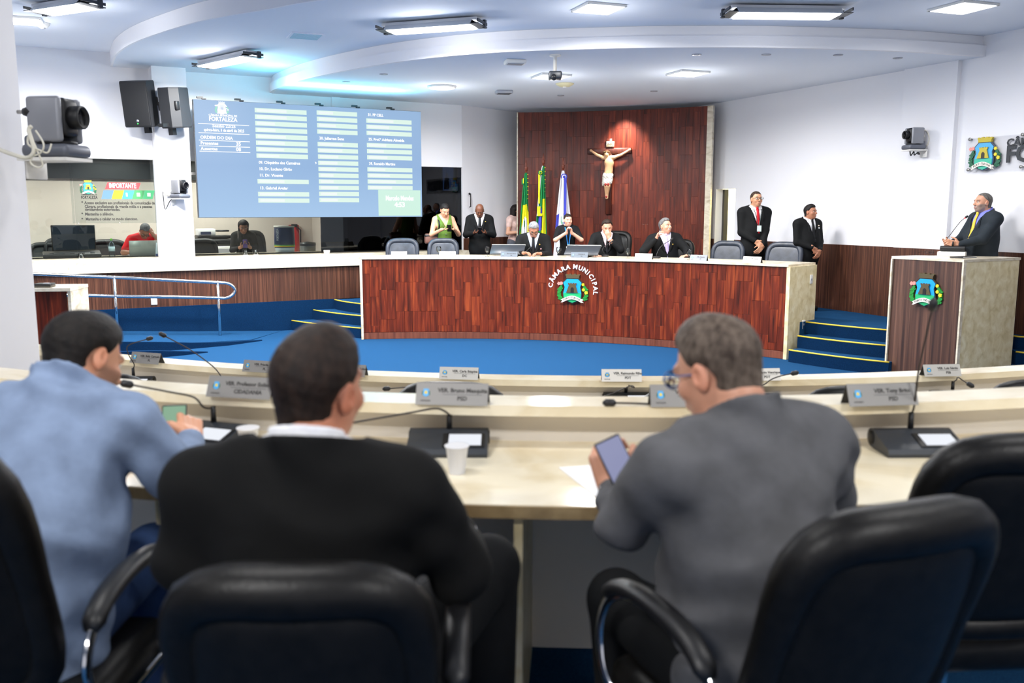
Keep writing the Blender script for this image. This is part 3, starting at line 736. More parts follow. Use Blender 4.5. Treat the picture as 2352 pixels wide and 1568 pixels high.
SEM = {k: SWT for k in EM}; SEM.update(leaf=emat('screen_leaf', (150, 220, 200), 1.0), blue=emat('screen_shield', (240, 246, 252), 1.0), arch=emat('screen_arch', (190, 204, 230), 1.0), stone=emat('screen_tower', (226, 234, 246), 1.0))
x, z = vpx(509, 248); emblem(vs_, Mv @ Matrix.Translation((x, -.006, z)), .235, SEM, motto=False)
poly_plate('cursor', [vpx(723, 371), vpx(727.5, 374), vpx(725, 377)], SWT, vs_, Mv, .008, .010)
for px_, py_ in ((462, 227), (549, 231), (645, 236), (733, 240.5), (817, 245), (897, 250)):
    x, z = vpx(px_, py_); MB().box((x - .02, .01, VH + .03), (.09, .05, .025), M=Mv @ Matrix.Translation((0, 0, 0))).box((x + .04, .01, VH + .012), (.06, .04, .02), M=Mv).build('clamp', BLACK, vs_)
for s_ in (.25, .75): MB().box((VW * s_, .2, VH * .75), (.08, .3, .06), M=Mv).build('mount_arm', DGREY, vs_)
MB().box((.02, .22, VH * .38), (.30, .05, .04), M=Mv).build('mount_arm', STEEL, vs_)
# cyan edge light along the top of the screen
p = VO + CU * VW * .52 + Vector((0, 0, VH + .02)) - CN * .75
area_light('screen_edge_light', p, VW * .6, .1, 15, math.atan2(CU.y, CU.x), (.1, .72, 1.0), down=False, spread=180)

# ------------------------------------------------------------------ ceiling lamps
FIXM = mat('fixture_metal', (214, 216, 220), .35, .1)
def linear_lamp(c, rz, L, W, label, watts=60, drop=.09):
    t = thing('ceiling_light', label, 'lamp', c, rz, 'ceiling lamps')
    MB().box((0, 0, -.015), (L + .10, W * .55, .03)).build('housing', FIXM, t)
    mb = MB(); mb.add([(-L / 2, -W / 2, -drop), (L / 2, -W / 2, -drop), (L / 2, -W * .3, -.03), (-L / 2, -W * .3, -.03), (-L / 2, W / 2, -drop), (L / 2, W / 2, -drop), (L / 2, W * .3, -.03), (-L / 2, W * .3, -.03)], [(0, 1, 2, 3), (5, 4, 7, 6), (3, 2, 6, 7)])
    mb.build('reflector', FIXM, t)
    MB().rbox((0, 0, -drop + .006), (L - .04, W * .86, .03), .01, 1).build('diffuser', LAMP, t)
    for s_ in (-1, 1):
        MB().box((s_ * (L / 2 + .045), 0, -drop + .01), (.10, W, .008)).box((s_ * (L / 2 + .085), W * .3, -.05), (.03, .05, .09)).box((s_ * (L / 2 + .09), 0, -drop / 2), (.012, W, .03)).build('end_bracket', DGREY, t)
    area_light('lamp_light', (c[0], c[1], c[2] - drop - .03), L, W, watts * .9, rz)
    d = bpy.data.lights.new('lamp_glow', 'POINT'); d.energy = watts * .07 * LAMP_W; d.shadow_soft_size = .12; g = bpy.data.objects.new('lamp_glow', d); COL.objects.link(g); g.location = (c[0], c[1], c[2] - drop - .16)
    return t
def panel_lamp(c, rz, S, label, watts=30, round_=False):
    t = thing('ceiling_light', label, 'lamp', c, rz, 'ceiling lamps')
    if round_:
        MB().lathe([(S * .5, -.03), (S * .54, -.02), (S * .54, 0), (.01, 0)], 28).build('frame', OFFWHITE, t); MB().lathe([(.001, -.036), (S * .46, -.034), (S * .5, -.026), (S * .5, -.02)], 28).build('diffuser', LAMP, t)
    else:
        mb = MB()
        for sx_, sy_, w_, h_ in ((0, .5, 1.06, .05), (0, -.5, 1.06, .05), (.5, 0, .05, 1.06), (-.5, 0, .05, 1.06)): mb.box((sx_ * S, sy_ * S, -.012), (w_ * S, h_ * S, .024))
        mb.build('frame', OFFWHITE, t); MB().box((0, 0, -.016), (S * .96, S * .96, .02)).build('diffuser', LAMP, t)
    area_light('lamp_light', (c[0], c[1], c[2] - .06), S, S, watts * .55, rz)
    d = bpy.data.lights.new('lamp_glow', 'POINT'); d.energy = watts * .07 * LAMP_W; d.shadow_soft_size = .15; g = bpy.data.objects.new('lamp_glow', d); COL.objects.link(g); g.location = (c[0], c[1], c[2] - .40)
    return t
def lin_px(a, b, z, W, label, w=60):
    A, B = P(*a, Z=z), P(*b, Z=z); d = B - A; c = (A + B) / 2
    linear_lamp((c.x, c.y, z), math.atan2(d.y, d.x), d.length, W, label, w)
lin_px((893, 56), (1090, 42), Z2 - .02, .30, 'long tube lamp on the upper ceiling above the video screen')
lin_px((470, 140), (573, 117), Z2 - .02, .30, 'short looking tube lamp on the ceiling above the hanging loudspeakers')
lin_px((1686, 15), (1925, 18), Z2 - .02, .34, 'long tube lamp at the top of the picture, right of centre', 24)
lin_px((95, 12), (200, -4), Z1 - .02, .32, 'tube lamp at the top left corner beside the white pillar')
for a, z, S, lb, rd in (((1375, 21), Z2, .42, 'square panel lamp on the ceiling above the crucifix, nearest the camera', 0), ((2212, 19), Z2, .46, 'square panel lamp near the top right corner', 2), ((50, 49), Z1, .45, 'square panel lamp partly behind the white pillar', 0),
                    ((1266, 177), Z3, .42, 'square panel lamp on the low ceiling left of the crucifix', 0), ((1580, 170), Z3, .42, 'square panel lamp on the low ceiling right of the crucifix', 0), ((1015, 201), Z3, .40, 'round lamp on the low ceiling near the video screen', 1)):
    p = P(*a, Z=z - .02); panel_lamp((p.x, p.y, z - .001), 0.35, S, lb, 8 if rd == 2 else 20 if rd == 3 else 30, rd == 1)
# small ceiling fittings
def at_ceiling(px, py, z): return P(px, py, Z=z)
p = at_ceiling(702, 82, Z2); v = thing('ceiling_hatch', 'pale square air grille flush in the ceiling above the screen', 'grille', (p.x, p.y, Z2), .4)
MB().box((0, 0, -.006), (.40, .40, .012)).build('frame', CEIL, v); mb = MB()
for k in range(7): mb.box((0, -.15 + .05 * k, -.012), (.34, .02, .008))
o = mb.build('grille', mat('grille_cyan', (168, 208, 224), .7), v)
for a, lb, c in (((1183, 138), 'white ceiling speaker box on the low ceiling, left of the dome camera', OFFWHITE), ((1157, 208), 'grey ceiling speaker box on the low ceiling above the bald man', SILVER)):
    p = at_ceiling(*a, Z3); v = thing('ceiling_speaker', lb, 'speaker', (p.x, p.y, Z3), .2)
    MB().rbox((0, 0, -.025), (.26, .20, .05), .015).build('body', c, v); MB().rbox((0, 0, -.052), (.2, .14, .006), .003).build('grille', DGREY if c is SILVER else SILVER, v)
p = at_ceiling(1297, 192, Z3); v = thing('smoke_detector', 'round cream ceiling dome beside the square lamp above the flags', 'detector', (p.x, p.y, Z3)); MB().lathe([(.001, -.05), (.08, -.042), (.13, -.015), (.14, 0)], 24).build('dome', mat('cream', (228, 218, 176), .5), v); MB().lathe([(.001, -.058), (.03, -.056), (.03, -.04)], 12).build('sensor', OFFWHITE, v)
p = at_ceiling(98, 53, Z1); v = thing('smoke_detector', 'round white smoke detector on the ceiling by the left pillar', 'detector', (p.x, p.y, Z1)); MB().lathe([(.001, -.06), (.05, -.055), (.08, -.02), (.085, 0)], 20).build('dome', OFFWHITE, v); MB().lathe([(.001, -.07), (.025, -.068), (.03, -.05)], 12).build('sensor', SILVER, v)
p = at_ceiling(1275, 126, Z3); v = thing('projector_mount', 'small ceiling bracket holding a dark camera above the wooden panel', 'camera', (p.x, p.y, Z3))
MB().lathe([(.001, -.22), (.022, -.22), (.022, -.02), (.07, -.015), (.07, 0)], 14).build('stem', OFFWHITE, v); MB().rbox((0, -.03, -.25), (.16, .2, .09), .02).build('body', DGREY, v); MB().lathe([(.03, 0), (.03, .06), (.02, .065)], 14, Matrix.Translation((-.02, -.13, -.27)) @ Matrix.Rotation(PI / 2 + .5, 4, 'X')).build('lens', BLACK, v)
for a, wh in zip(((881, 170), (1288, 219), (1502, 209), (1600, 125), (1760, 125), (1925, 126), (2062, 133), (795, 188)), ('between the cyan glow and the round lamp', 'over the left edge of the tall panel', 'over the spotlit part of the tall panel', 'by the lip, first left of the right-hand row', 'by the lip, second of the right-hand row', 'by the lip, third of the right-hand row', 'by the lip, nearest the right wall', 'in the cyan glow over the screen')):
    p = at_ceiling(*a, Z3); v = thing('downlight', 'small unlit downlight ' + wh, 'downlight', (p.x, p.y, Z3), 0, 'unlit downlights'); MB().lathe([(.035, -.002), (.055, -.008), (.06, 0)], 18).build('ring', SILVER, v); MB().lathe([(.001, -.001), (.036, -.003)], 14).build('lens', CEIL, v)
# ------------------------------------------------------------------ reusable things
def mic_unit(label, loc, rz, neck, head=True, group='conference microphones', red=False, scale=1.0):
    """delegate unit: wedge base with a rolled back, tilted touch screen, gooseneck; neck = points from the socket (local)"""
    t = thing('conference_microphone', label, 'microphone', loc, rz, group)
    prof = [(-.085, .0), (-.088, .012), (-.078, .026), (.02, .055)]
    for k in range(9):
        q = math.radians(115 - k * 26); prof.append((.052 + .031 * math.cos(q), .034 + .031 * math.sin(q)))
    prof.append((.03, .0))
    w = .13; n = len(prof)
    vs = [(sx * w, y, z) for sx in (-1, 1) for y, z in prof]
    fs = [tuple(range(n)), tuple(range(2 * n - 1, n - 1, -1))] + [(i, n + i, n + (i + 1) % n, (i + 1) % n) for i in range(n)]
    MB().add(vs, fs).build('base', DGREY if not red else BLACK, t)
    sl = math.atan2(.029, .098)
    Ms = Matrix.Translation((.052, -.028, .0425)) @ Matrix.Rotation(sl, 4, 'X')
    MB().box((0, 0, 0), (.135, .082, .004), M=Ms).build('screen_bezel', BLACK, t)
    MB().box((.004, 0, .0025), (.105, .066, .003), M=Ms).build('screen', emat('unit_screen', (238, 242, 250), 1.0), t)
    for sg in (-1, 1): MB().lathe([(.001, .004), (.022, .004), (.024, 0)], 14, Matrix.Translation((sg * .13, .052, .034)) @ Matrix.Rotation(sg * PI / 2, 4, 'Y')).build('end_knob', BLACK, t)
    s0 = Vector((.0, .052, .062))
    MB().tube([s0, s0 + Vector((0, 0, .055))], [.010, .0085], 10).build('socket', BLACK, t)
    pts = smooth_curve([s0 + Vector((0, 0, .05))] + [Vector(p) for p in neck], 6)
    MB().tube(pts, .0034, 7).build('gooseneck', mat('gooseneck', (34, 24, 20), .5), t)
    d = (pts[-1] - pts[-3]).normalized(); e = pts[-1]
    if head:
        MB().tube([e - d * .004, e + d * .004, e + d * .03, e + d * .04], [.006, .013, .013, .004], 12).build('microphone_head', BLACK, t)
        if red: MB().tube([e - d * .012, e - d * .002], [.008, .009], 10).build('light_ring', mat('mic_ring', (255, 60, 60), .4, emit=2.5), t)
    return t
def nameplate(label, loc, rz, lines, w=.24, h=.075, m=None, group='name plates', emb=True):
    t = thing('nameplate', label, 'nameplate', loc, rz, group)
    m = m or mat('nameplate_silver', (140, 138, 135), .5, .3)
    a = math.radians(24)
    Mf = Matrix.Translation((0, -math.sin(a) * h, 0.0)) @ Matrix.Rotation(-a, 4, 'X')
    Mb = Matrix.Translation((0, math.sin(a) * h, 0.0)) @ Matrix.Rotation(a, 4, 'X')
    MB().box((0, .0, h / 2), (w, .002, h), M=Mf).build('front_plate', m, t)
    MB().box((0, 0, h / 2), (w, .002, h), M=Mb).build('rear_plate', mat('nameplate_rear', (60, 58, 56), .5, .3), t)
    if lines:
        text('lettering', lines[0], .019, EMW['txt'], t, Mf @ Matrix.Translation((.035, -.0012, h * .58)), .0003, 'CENTER', .03)
        text('lettering', lines[1], .019, EMW['txt'], t, Mf @ Matrix.Translation((.035, -.0012, h * .22)), .0003, 'CENTER', .03)
        MB().box((.035, -.0014, h * .48), (w * .55, .0006, .0012), M=Mf).build('rule', DGREY, t)
        if emb: mini_emblem(t, Mf @ Matrix.Translation((-w * .36, -.0011, h * .56)), .042)
        text('lettering', 'FORTALEZA', .006, EMW['txt'], t, Mf @ Matrix.Translation((-w * .36, -.0012, h * .16)), .0003, 'CENTER', .03)
    return t

def office_chair(label, loc, rz, m=None, w=.50, back_h=.62, seat_z=.46, arms=True, base=True, name='office_chair', group=None, lean=.16, panel=None, cat='chair', thick=.05):
    """padded armchair; sitter faces local +Y"""
    m = m or LEATHER
    t = thing(name, label, cat, loc, rz, group)
    MB().rbox((0, .0, seat_z - .05), (w + .02, .50, .11), .045, 4).build('seat', m, t)
    # backrest: cushion bent round the sitter, with a rolled border
    zb = seat_z + .04
    def bp(u, v, d):            # u across -1..1, v up 0..1, d outwards (to the rear)
        taper = 1 - .05 * v * v
        x = u * w * .5 * taper
        y = -.25 - lean * v - .035 * (1 - u * u) + .06 * (v - .45) ** 2 * 0 - d
        return Vector((x, y, zb + v * back_h))
    mb = MB(); nu, nv = 14, 16; pw_ = 4.6
    def sq(u, v):               # squircle outline
        k = (abs(u) ** pw_ + abs(v) ** pw_) ** (1 / pw_); r = max(abs(u), abs(v)); s_ = r / k if k > 1e-6 else 1
        return u * s_, v * s_
    for side in (0, 1):
        vs = []
        for j in range(nv + 1):
            for i in range(nu + 1):
                u, v = sq(2 * i / nu - 1, 2 * j / nv - 1); e = max(abs(2 * i / nu - 1), abs(2 * j / nv - 1))
                pad = thick * (1 - e ** 6) + .012
                vs.append(bp(u * .93, v * .46 + .5, pad * (.75 if side == 0 else -.9)))
        fs = [(j * (nu + 1) + i, j * (nu + 1) + i + 1, (j + 1) * (nu + 1) + i + 1, (j + 1) * (nu + 1) + i) for j in range(nv) for i in range(nu)]
        if side: fs = [f[::-1] for f in fs]
        mb.add(vs, fs, True)
    mb.build('backrest', panel or m, t)
    ring = []
    for k in range(49):
        q = 2 * PI * k / 48; cu, sv = math.cos(q), math.sin(q); kk = (abs(cu) ** pw_ + abs(sv) ** pw_) ** (-1 / pw_)
        ring.append(bp(cu * kk * .90, sv * kk * .465 + .5, 0))
    MB().tube(ring, [.036 + .014 * max(0, math.sin(2 * PI * k / 48)) for k in range(49)], 10, False).build('back_border', m, t)
    if arms:
        for sg in (-1, 1):
            x = sg * (w / 2 + .035)
            path = smooth_curve([(x, -.24, seat_z + .02), (x, -.27, seat_z + .13), (x, -.19, seat_z + .215), (x, -.02, seat_z + .235), (x, .15, seat_z + .20), (x, .23, seat_z + .09), (x, .20, seat_z - .03), (x * .9, .10, seat_z - .085), (x * .8, -.10, seat_z - .10)], 6)
            MB().tube(path, .017, 8, True, .45).build('armrest_frame', CHROME, t)
            pad = path[9:27]; MB().tube([p + Vector((0, 0, .012)) for p in pad], [.016] + [.027] * (len(pad) - 2) + [.016], 10, True, .72).build('armrest_pad', BLACK, t)
    if base:
        MB().lathe([(.03, .07), (.03, seat_z - .12), (.09, seat_z - .11), (.09, seat_z - .09)], 14).build('stem', BLACK, t)
        for k in range(5):
            q = 2 * PI * k / 5 + .3; e = Vector((math.cos(q) * .28, math.sin(q) * .28, .075))
            MB().tube([(0, 0, .10), (e.x * .5, e.y * .5, .10), tuple(e)], [.028, .022, .016], 8, True, .7).build('leg', CHROME if m is LEATHER else BLACK, t)
            MB().lathe([(.001, -.012), (.026, -.012), (.026, .012), (.001, .012)], 12, Matrix.Translation((e.x, e.y, .027)) @ Matrix.Rotation(q + PI / 2, 4, 'Z') @ Matrix.Rotation(PI / 2, 4, 'X')).build('caster', BLACK, t)
    return t

def ptz_camera(label, loc, rz, cables=True, flip=1):
    """pan-tilt camera on a wall shelf; lens looks along local +Y, wall at local -X*flip"""
    t = thing('ptz_camera', label, 'camera', loc, rz, 'pan-tilt cameras')
    GR, GR2 = mat('camera_grey', (146, 148, 154), .4, .3), mat('camera_dark_grey', (104, 108, 118), .45, .3)
    MB().rbox((0, 0, .04), (.17, .19, .05), .02, 3).rbox((0, -.06, .06), (.13, .07, .08), .015, 2).build('base', GR2, t)
    MB().lathe([(.001, .066), (.075, .066), (.075, .074), (.07, .078)], 22).build('turntable', BLACK, t)
    mb = MB()
    for sg in (-1, 1): mb.rbox((sg * .062, 0, .155), (.03, .135, .17), .014, 3)
    mb.rbox((0, -.05, .15), (.13, .045, .16), .018, 3); mb.build('yoke', GR, t)
    MB().rbox((0, .012, .165), (.092, .12, .145), .02, 3).build('head', BLACK, t)
    MB().lathe([(.036, 0), (.044, .01), (.044, .05), (.038, .055), (.034, .04)], 20, Matrix.Translation((0, .065, .165)) @ Matrix.Rotation(-PI / 2, 4, 'X')).build('lens', BLACK, t)
    MB().lathe([(.001, 0), (.035, 0)], 18, Matrix.Translation((0, .105, .165)) @ Matrix.Rotation(-PI / 2, 4, 'X')).build('lens_glass', mat('lens_glass', (20, 22, 34), .05), t)
    MB().box((0, -.01, .008), (.17, .20, .012)).rbox((-.02, -.105, -.03), (.12, .012, .07), .003, 1).build('shelf', OFFWHITE, t)
    return t

def water_glass(loc, label):
    t = thing('water_goblet', label, 'glass', loc, 0, 'goblets on the long bench')
    MB().lathe([(.03, .0), (.03, .004), (.005, .008), (.005, .05), (.02, .062), (.034, .085), (.037, .12), (.033, .15), (.031, .15), (.035, .12), (.031, .086), (.004, .064)], 18).build('bowl', GLASS, t)
    MB().lathe([(.001, .066), (.018, .068), (.031, .086), (.0335, .105), (.001, .105)], 16).build('water', glass_mat('water', (236, 244, 248), 1.33), t)
    return t
def plastic_cup(loc, label):
    t = thing('plastic_cup', label, 'cup', loc)
    CUPM = mat('cup_plastic', (244, 244, 246), .4); bsdf(CUPM).inputs['Transmission Weight'].default_value = .25
    MB().lathe([(.024, .0), (.024, .002), (.033, .078), (.0355, .081), (.0355, .084), (.032, .084), (.0225, .004), (.001, .004)], 24).build('body', CUPM, t)
    MB().lathe([(.033, .082), (.037, .082), (.037, .086), (.033, .086)], 24).build('rim', CUPM, t)
    return t

# ------------------------------------------------------------------ curved legislators' desks
def curved_desk(name, label, c, r_near, r_ledge, r_far, zf, a0, a1, m_top, legs):
    """floor zf; worktop from r_near to the upright, ledge on the far side"""
    t = thing(name, label, 'desk', (c[0], c[1] - r_far, zf)); O = t.location.copy()
    def cv(r, n=60): return [(c[0] + r * math.cos(a0 + (a1 - a0) * i / n) - O.x, c[1] + r * math.sin(a0 + (a1 - a0) * i / n) - O.y) for i in range(n + 1)]
    MB().strip(cv(r_far + .04), cv(r_near), .712, .75).build('worktop', m_top, t)
    MB().strip(cv(r_near - .001), cv(r_near + .004), .713, .747).build('edge_band', noise_mat('desk_edge', (120, 98, 62), (172, 148, 106), (1, 1, 1), 14, 6, .5), t)
    MB().strip(cv(r_far + .0), cv(r_far + .04), -.30 if zf > .2 else -.09, .862).build('front_panel', GREYP, t)
    MB().strip(cv(r_far - .005), cv(r_ledge), .862, .898).build('ledge', m_top, t)
    for a in legs:
        a = math.radians(a); ra, rb = r_far + .06, r_near - .03
        MB().box((0, 0, .355), (rb - ra, .024, .71)).build('support_panel', MARBLED, t, (c[0] + (ra + rb) / 2 * math.cos(a) - O.x, c[1] + (ra + rb) / 2 * math.sin(a) - O.y, 0), (0, 0, a))
    return t
D3 = curved_desk('curved_desk', 'curved marble topped desk across the front, where three men sit', R3C, 6.565, 6.005, 5.85, .42, math.radians(222), math.radians(318), MARBLEL, (246, 257, 266.2, 276.5, 287))
D2 = curved_desk('curved_desk', 'lower curved marble topped desk beyond the front row, empty', R2C, 8.43, 7.88, 7.73, .10, math.radians(228), math.radians(312), MARBLEL, (240, 252, 264, 276, 288, 300))
T3 = .42 + .75; G3 = .42 + .898; T2 = .10 + .75; G2 = .10 + .898
def on3(px, py): return P(px, py, Z=T3)
def ang3(p, c=R3C): return math.atan2(p.y - c[1], p.x - c[0]) + PI / 2
# microphones on the near desk
def neck_px(loc, rz, pts):
    """goose-neck points given as (px,py,Y) -> local"""
    M = Matrix.Translation(loc) @ Matrix.Rotation(rz, 4, 'Z'); Mi = M.inverted(); return [tuple(Mi @ P(x, y, Y=Y)) for x, y, Y in pts]
def mic3(px, py, rz, npx, label, **k):
    p = on3(px, py); return mic_unit(label, p, rz, neck_px(p, rz, npx), **k)
mic3(1030, 1035, .0, [(1036, 955, 2.86), (1005, 938, 2.84), (940, 948, 2.8), (800, 972, 2.75)], 'black conference microphone beside the white cup, gooseneck bent far left')
mic3(470, 1018, -.35, [(468, 935, 2.95), (445, 912, 2.95), (390, 900, 2.92), (304, 884, 2.88)], 'black conference microphone in front of the man in light blue')
mic3(2105, 1035, .02, [(2100, 930, 2.88), (2110, 850, 2.86), (2125, 780, 2.84), (2140, 712, 2.82)], 'black conference microphone with upright gooseneck before the empty chair')
mic3(1660, 1030, .0, [(1650, 960, 2.85), (1600, 940, 2.85), (1500, 928, 2.85), (1412, 925, 2.85)], 'black conference microphone hidden behind the man in grey, gooseneck reaching left')
# microphones on the far desk
def mic2(px, py, rz, npx, label, **k):
    p = P(px, py, Z=T2); return mic_unit(label, p, rz, neck_px(p, rz, npx), group='conference microphones on the lower desk', **k)
Y2 = 4.78
mic2(1000, 925, 0, [(1055, 888, Y2), (1040, 881, Y2), (1000, 884, Y2), (895, 892, Y2)], 'lower desk microphone behind the middle silver nameplate, neck flat to the left')
mic2(1440, 930, 0, [(1456, 890, Y2), (1448, 886, Y2), (1410, 902, Y2), (1362, 919, Y2)], 'lower desk microphone left of the grey suited man, neck drooping left', head=False)
mic2(520, 915, 0, [(512, 868, Y2 + .1), (490, 842, Y2 + .1), (440, 805, Y2 + .1), (380, 772, Y2 + .1)], 'lower desk microphone raised high to the left, beside the dark haired man')
mic2(2196, 925, 0, [(2197, 872, Y2 + .05), (2200, 866, Y2), (2212, 874, Y2 - .03), (2222, 880, Y2 - .05)], 'lower desk microphone with lit screen below the nameplate near the lectern')
mic2(1735, 932, 0, [(1752, 884, Y2), (1770, 872, Y2), (1790, 864, Y2), (1818, 858, Y2)], 'lower desk microphone right of the grey haired head, neck pointing right')
p = P(300, 890, Z=T2); mic_unit('lower desk microphone beside the face of the man in light blue', p, 0, [(.01, .05, .14), (-.02, .05, .2), (-.02, .05, .26), (.10, .05, .30)], group='conference microphones on the lower desk')
# nameplates on the ledges
def plate3(px, py, lines, label, **k):
    p = P(px, py, Z=G3); nameplate(label, (p.x, p.y + .0, G3), ang3(p), lines, **k)
Gn = 'name plates on the near ledge'
plate3(1040, 926, ('VER. Bruno Mesquita', 'PSD'), 'silver nameplate in the middle of the near ledge, behind the white cup', group=Gn)
plate3(556, 910, ('VER. Professor Enilson', 'CIDADANIA'), 'silver nameplate half hidden by the dark haired head', group=Gn)
plate3(1575, 930, ('VER. Marcos Paulo', 'PP'), 'silver nameplate half hidden by the man in grey', group=Gn)
plate3(2020, 927, ('VER. Tony Brito', 'PSD'), 'silver nameplate on the near ledge left of the upright microphone', group=Gn)
def plate2(px, py, lines, label, rz=None, m=None):
    p = P(px, py, Z=G2); nameplate(label, (p.x, p.y, G2), (ang3(p, R2C) if rz is None else rz), lines, .225, .072, m, 'name plates on the lower ledge')
WPL = mat('nameplate_white', (196, 194, 188), .45, .2); WPL2 = mat('nameplate_pale', (236, 232, 224), .4)
plate2(338, 833, ('VER. Bella Carmelo', 'PL'), 'grey nameplate at the left end of the lower ledge', -.35)
plate2(600, 853, ('VER. Priscila Costa', 'PL'), 'nameplate showing only its emblem left of the dark haired head')
plate2(800, 862, ('VER. Wellington Saboia', 'PCdoB'), 'nameplate peeping out right of the dark haired head')
plate2(1055, 869, ('VER. Carla Ibiapina', 'DC'), 'pale nameplate on the lower ledge above the middle silver one', None, WPL)
plate2(1427, 874, ('VER. Raimundo Filho', 'PDT'), 'bright white nameplate on the lower ledge, glaring in the light', None, WPL2)
plate2(1745, 872, ('VER. Jânio Henrique', 'PDT'), 'white nameplate just right of the grey haired head', None, WPL2)
plate2(2160, 862, ('VER. Luiz Sérgio', 'PSB'), 'white nameplate at the foot of the lectern', .10, WPL)
# cups, papers, notepad
p = on3(1050, 1086); plastic_cup((p.x, p.y, T3), 'white plastic cup in front of the middle microphone')
p = on3(572, 1040); plastic_cup((p.x, p.y, T3), 'white plastic cup behind the black suited shoulder')
pp_ = [on3(*a) for a in [(1283, 1074), (1400, 1066), (1462, 1090), (1400, 1158), (1375, 1148)]]
o = MB().prism([(q.x, q.y) for q in pp_], T3 + .0008, T3 + .0022).at('paper_sheet', PAPER); tag(o, 'white sheet of paper on the desk under the phone hand', 'paper')
p = on3(965, 1104); pk = thing('notebook', 'small blue and green booklet on the desk by the black sleeve', 'notebook', p, .25)
MB().box((0, 0, .006), (.10, .07, .010)).build('pages', PAPER, pk); MB().box((0, 0, .0125), (.104, .074, .003)).build('cover', mat('booklet_blue', (40, 60, 110), .4), pk); MB().box((.04, -.02, .0145), (.024, .034, .002)).build('sticker', mat('booklet_green', (110, 150, 50), .4), pk)

# empty leather chairs of the lower row, seen over the near ledge
CH2 = [((1048, 888), 'row of dark leather chair backs, the one behind the middle nameplate'), ((1960, 897), 'dark leather chair back left of the nameplate before the upright microphone'), ((2372, 882), 'dark leather chair back cut by the right edge, on the lower tier'), ((1590, 905), 'dark leather chair back hidden beyond the man in grey'), ((640, 880), 'dark leather chair back hidden beyond the dark haired head'), ((265, 868), 'dark leather chair back beyond the face of the man in light blue')]
for (px, py), lb in CH2:
    zt = 1.225 if px in (1048, 2372) else 1.20
    p = P(px, py - 15, Z=zt); office_chair(lb.replace('row of dark leather chair backs, the one', 'dark leather chair back'), (p.x, p.y + .38, .10), ang3(p, R2C) * .6, w=.52, back_h=(zt - .10 - .44 - .04 - .05) / .965, seat_z=.44, arms=False, group='chairs of the lower row', lean=.12)

# ------------------------------------------------------------------ things on the long bench
def btr(px, r, z=1.25):
    def err(k): q = bpt(k / 2000, r); return abs(q.x - (px - 1176) / FPX * (q.y * _ct - (z - CAM_H) * _st))
    return min(range(2001), key=err) / 2000
def onb(px, r=.3, dz=0.0): return bpt(btr(px, r), r, 1.25 + dz)
def baz(px, r=.3): return brot(btr(px, r)) - PI / 2
GREYPL = mat('nameplate_grey', (84, 94, 106), .5)
for px, w_, ln, lb, m_ in ((917, .24, ('VER. Germano', 'PSB'), 'leftmost white nameplate on the long bench', WPL), (1028, .25, ('VER. Adail', 'PDT'), 'white nameplate in front of the second empty chair', WPL), (1170, .26, ('VER. Paulo Martins', 'PSB'), 'grey nameplate leaning on the left computer monitor', GREYPL), (1331, .26, ('PRESIDENTE', 'PSB'), 'grey nameplate leaning on the right computer monitor', GREYPL),
                         (1479, .26, ('VER. Léo Couto', 'PSB'), 'white nameplate before the man with the moustache', WPL2), (1605, .25, ('VER. Aglaylson', 'PT'), 'grey nameplate behind the bench goblet, left of an empty chair', mat('nameplate_mid', (116, 120, 128), .45, .3)), (1728, .26, ('VER. Emanuel', 'PV'), 'rightmost pale nameplate on the long bench', WPL)):
    nameplate(lb, onb(px, .13), baz(px), ln, w_, .088, m_, 'name plates on the long bench')
for px, r_, lb in ((1008, .22, 'stemmed glass behind the second nameplate of the long bench'), (1119, .2, 'stemmed glass left of the left monitor'), (1283, .2, 'stemmed glass left of the right monitor'), (1442, .22, 'stemmed glass left of the white nameplate by the moustached man'), (1583, .2, 'rightmost stemmed glass, partly behind a grey nameplate')):
    water_glass(onb(px, r_), lb)
for px, lb in ((1165, 'computer monitor seen from behind before the grey haired man, tilted'), (1336, 'computer monitor seen from behind before the man holding his chin')):
    t = thing('computer_monitor', lb, 'monitor', onb(px, .36), baz(px), 'bench monitors')
    M_ = Matrix.Translation((0, -.06, .03)) @ Matrix.Rotation(math.radians(-60), 4, 'X')
    MB().rbox((0, 0, .13), (.53, .022, .26), .006, 1, M=M_).build('casing', DGREY, t); MB().box((0, 0, .263), (.53, .026, .008), M=M_).build('top_edge', OFFWHITE, t)
    MB().box((0, .0125, .13), (.51, .003, .24), M=M_).build('screen', BLACK, t); MB().tube([(0, .09, .085), (0, .12, .04), (0, .13, .008)], .02, 8).rbox((0, .13, .004), (.22, .14, .008), .003, 1).build('stand', BLACK, t)
def bench_mic(px, r, pts, lb):
    b = onb(px, r); t = thing('desk_microphone', lb, 'microphone', b, baz(px), 'bench microphones')
    Mi = (Matrix.Translation(b) @ Matrix.Rotation(baz(px), 4, 'Z')).inverted()
    MB().rbox((0, 0, .014), (.10, .09, .028), .008, 2).build('base', BLACK, t)
    q = smooth_curve([Vector((0, 0, .02))] + [Mi @ P(x, y, Y=b.y + dy) for x, y, dy in pts], 6); MB().tube(q, .005, 7).build('gooseneck', BLACK, t)
    d = (q[-1] - q[-2]).normalized(); MB().tube([q[-1], q[-1] + d * .05], [.012, .012], 10).build('microphone_head', BLACK, t)
bench_mic(1206, .5, [(1208, 578, .0), (1222, 566, .05), (1250, 556, .1)], 'thin desk microphone in front of the grey haired seated man')
bench_mic(1390, .58, [(1384, 575, .0), (1388, 566, .05), (1402, 557, .08)], 'thin desk microphone in front of the man holding his chin')
bench_mic(1508, .4, [(1509, 582, .0), (1518, 566, .04), (1540, 551, .08)], 'thin desk microphone in front of the moustached man')
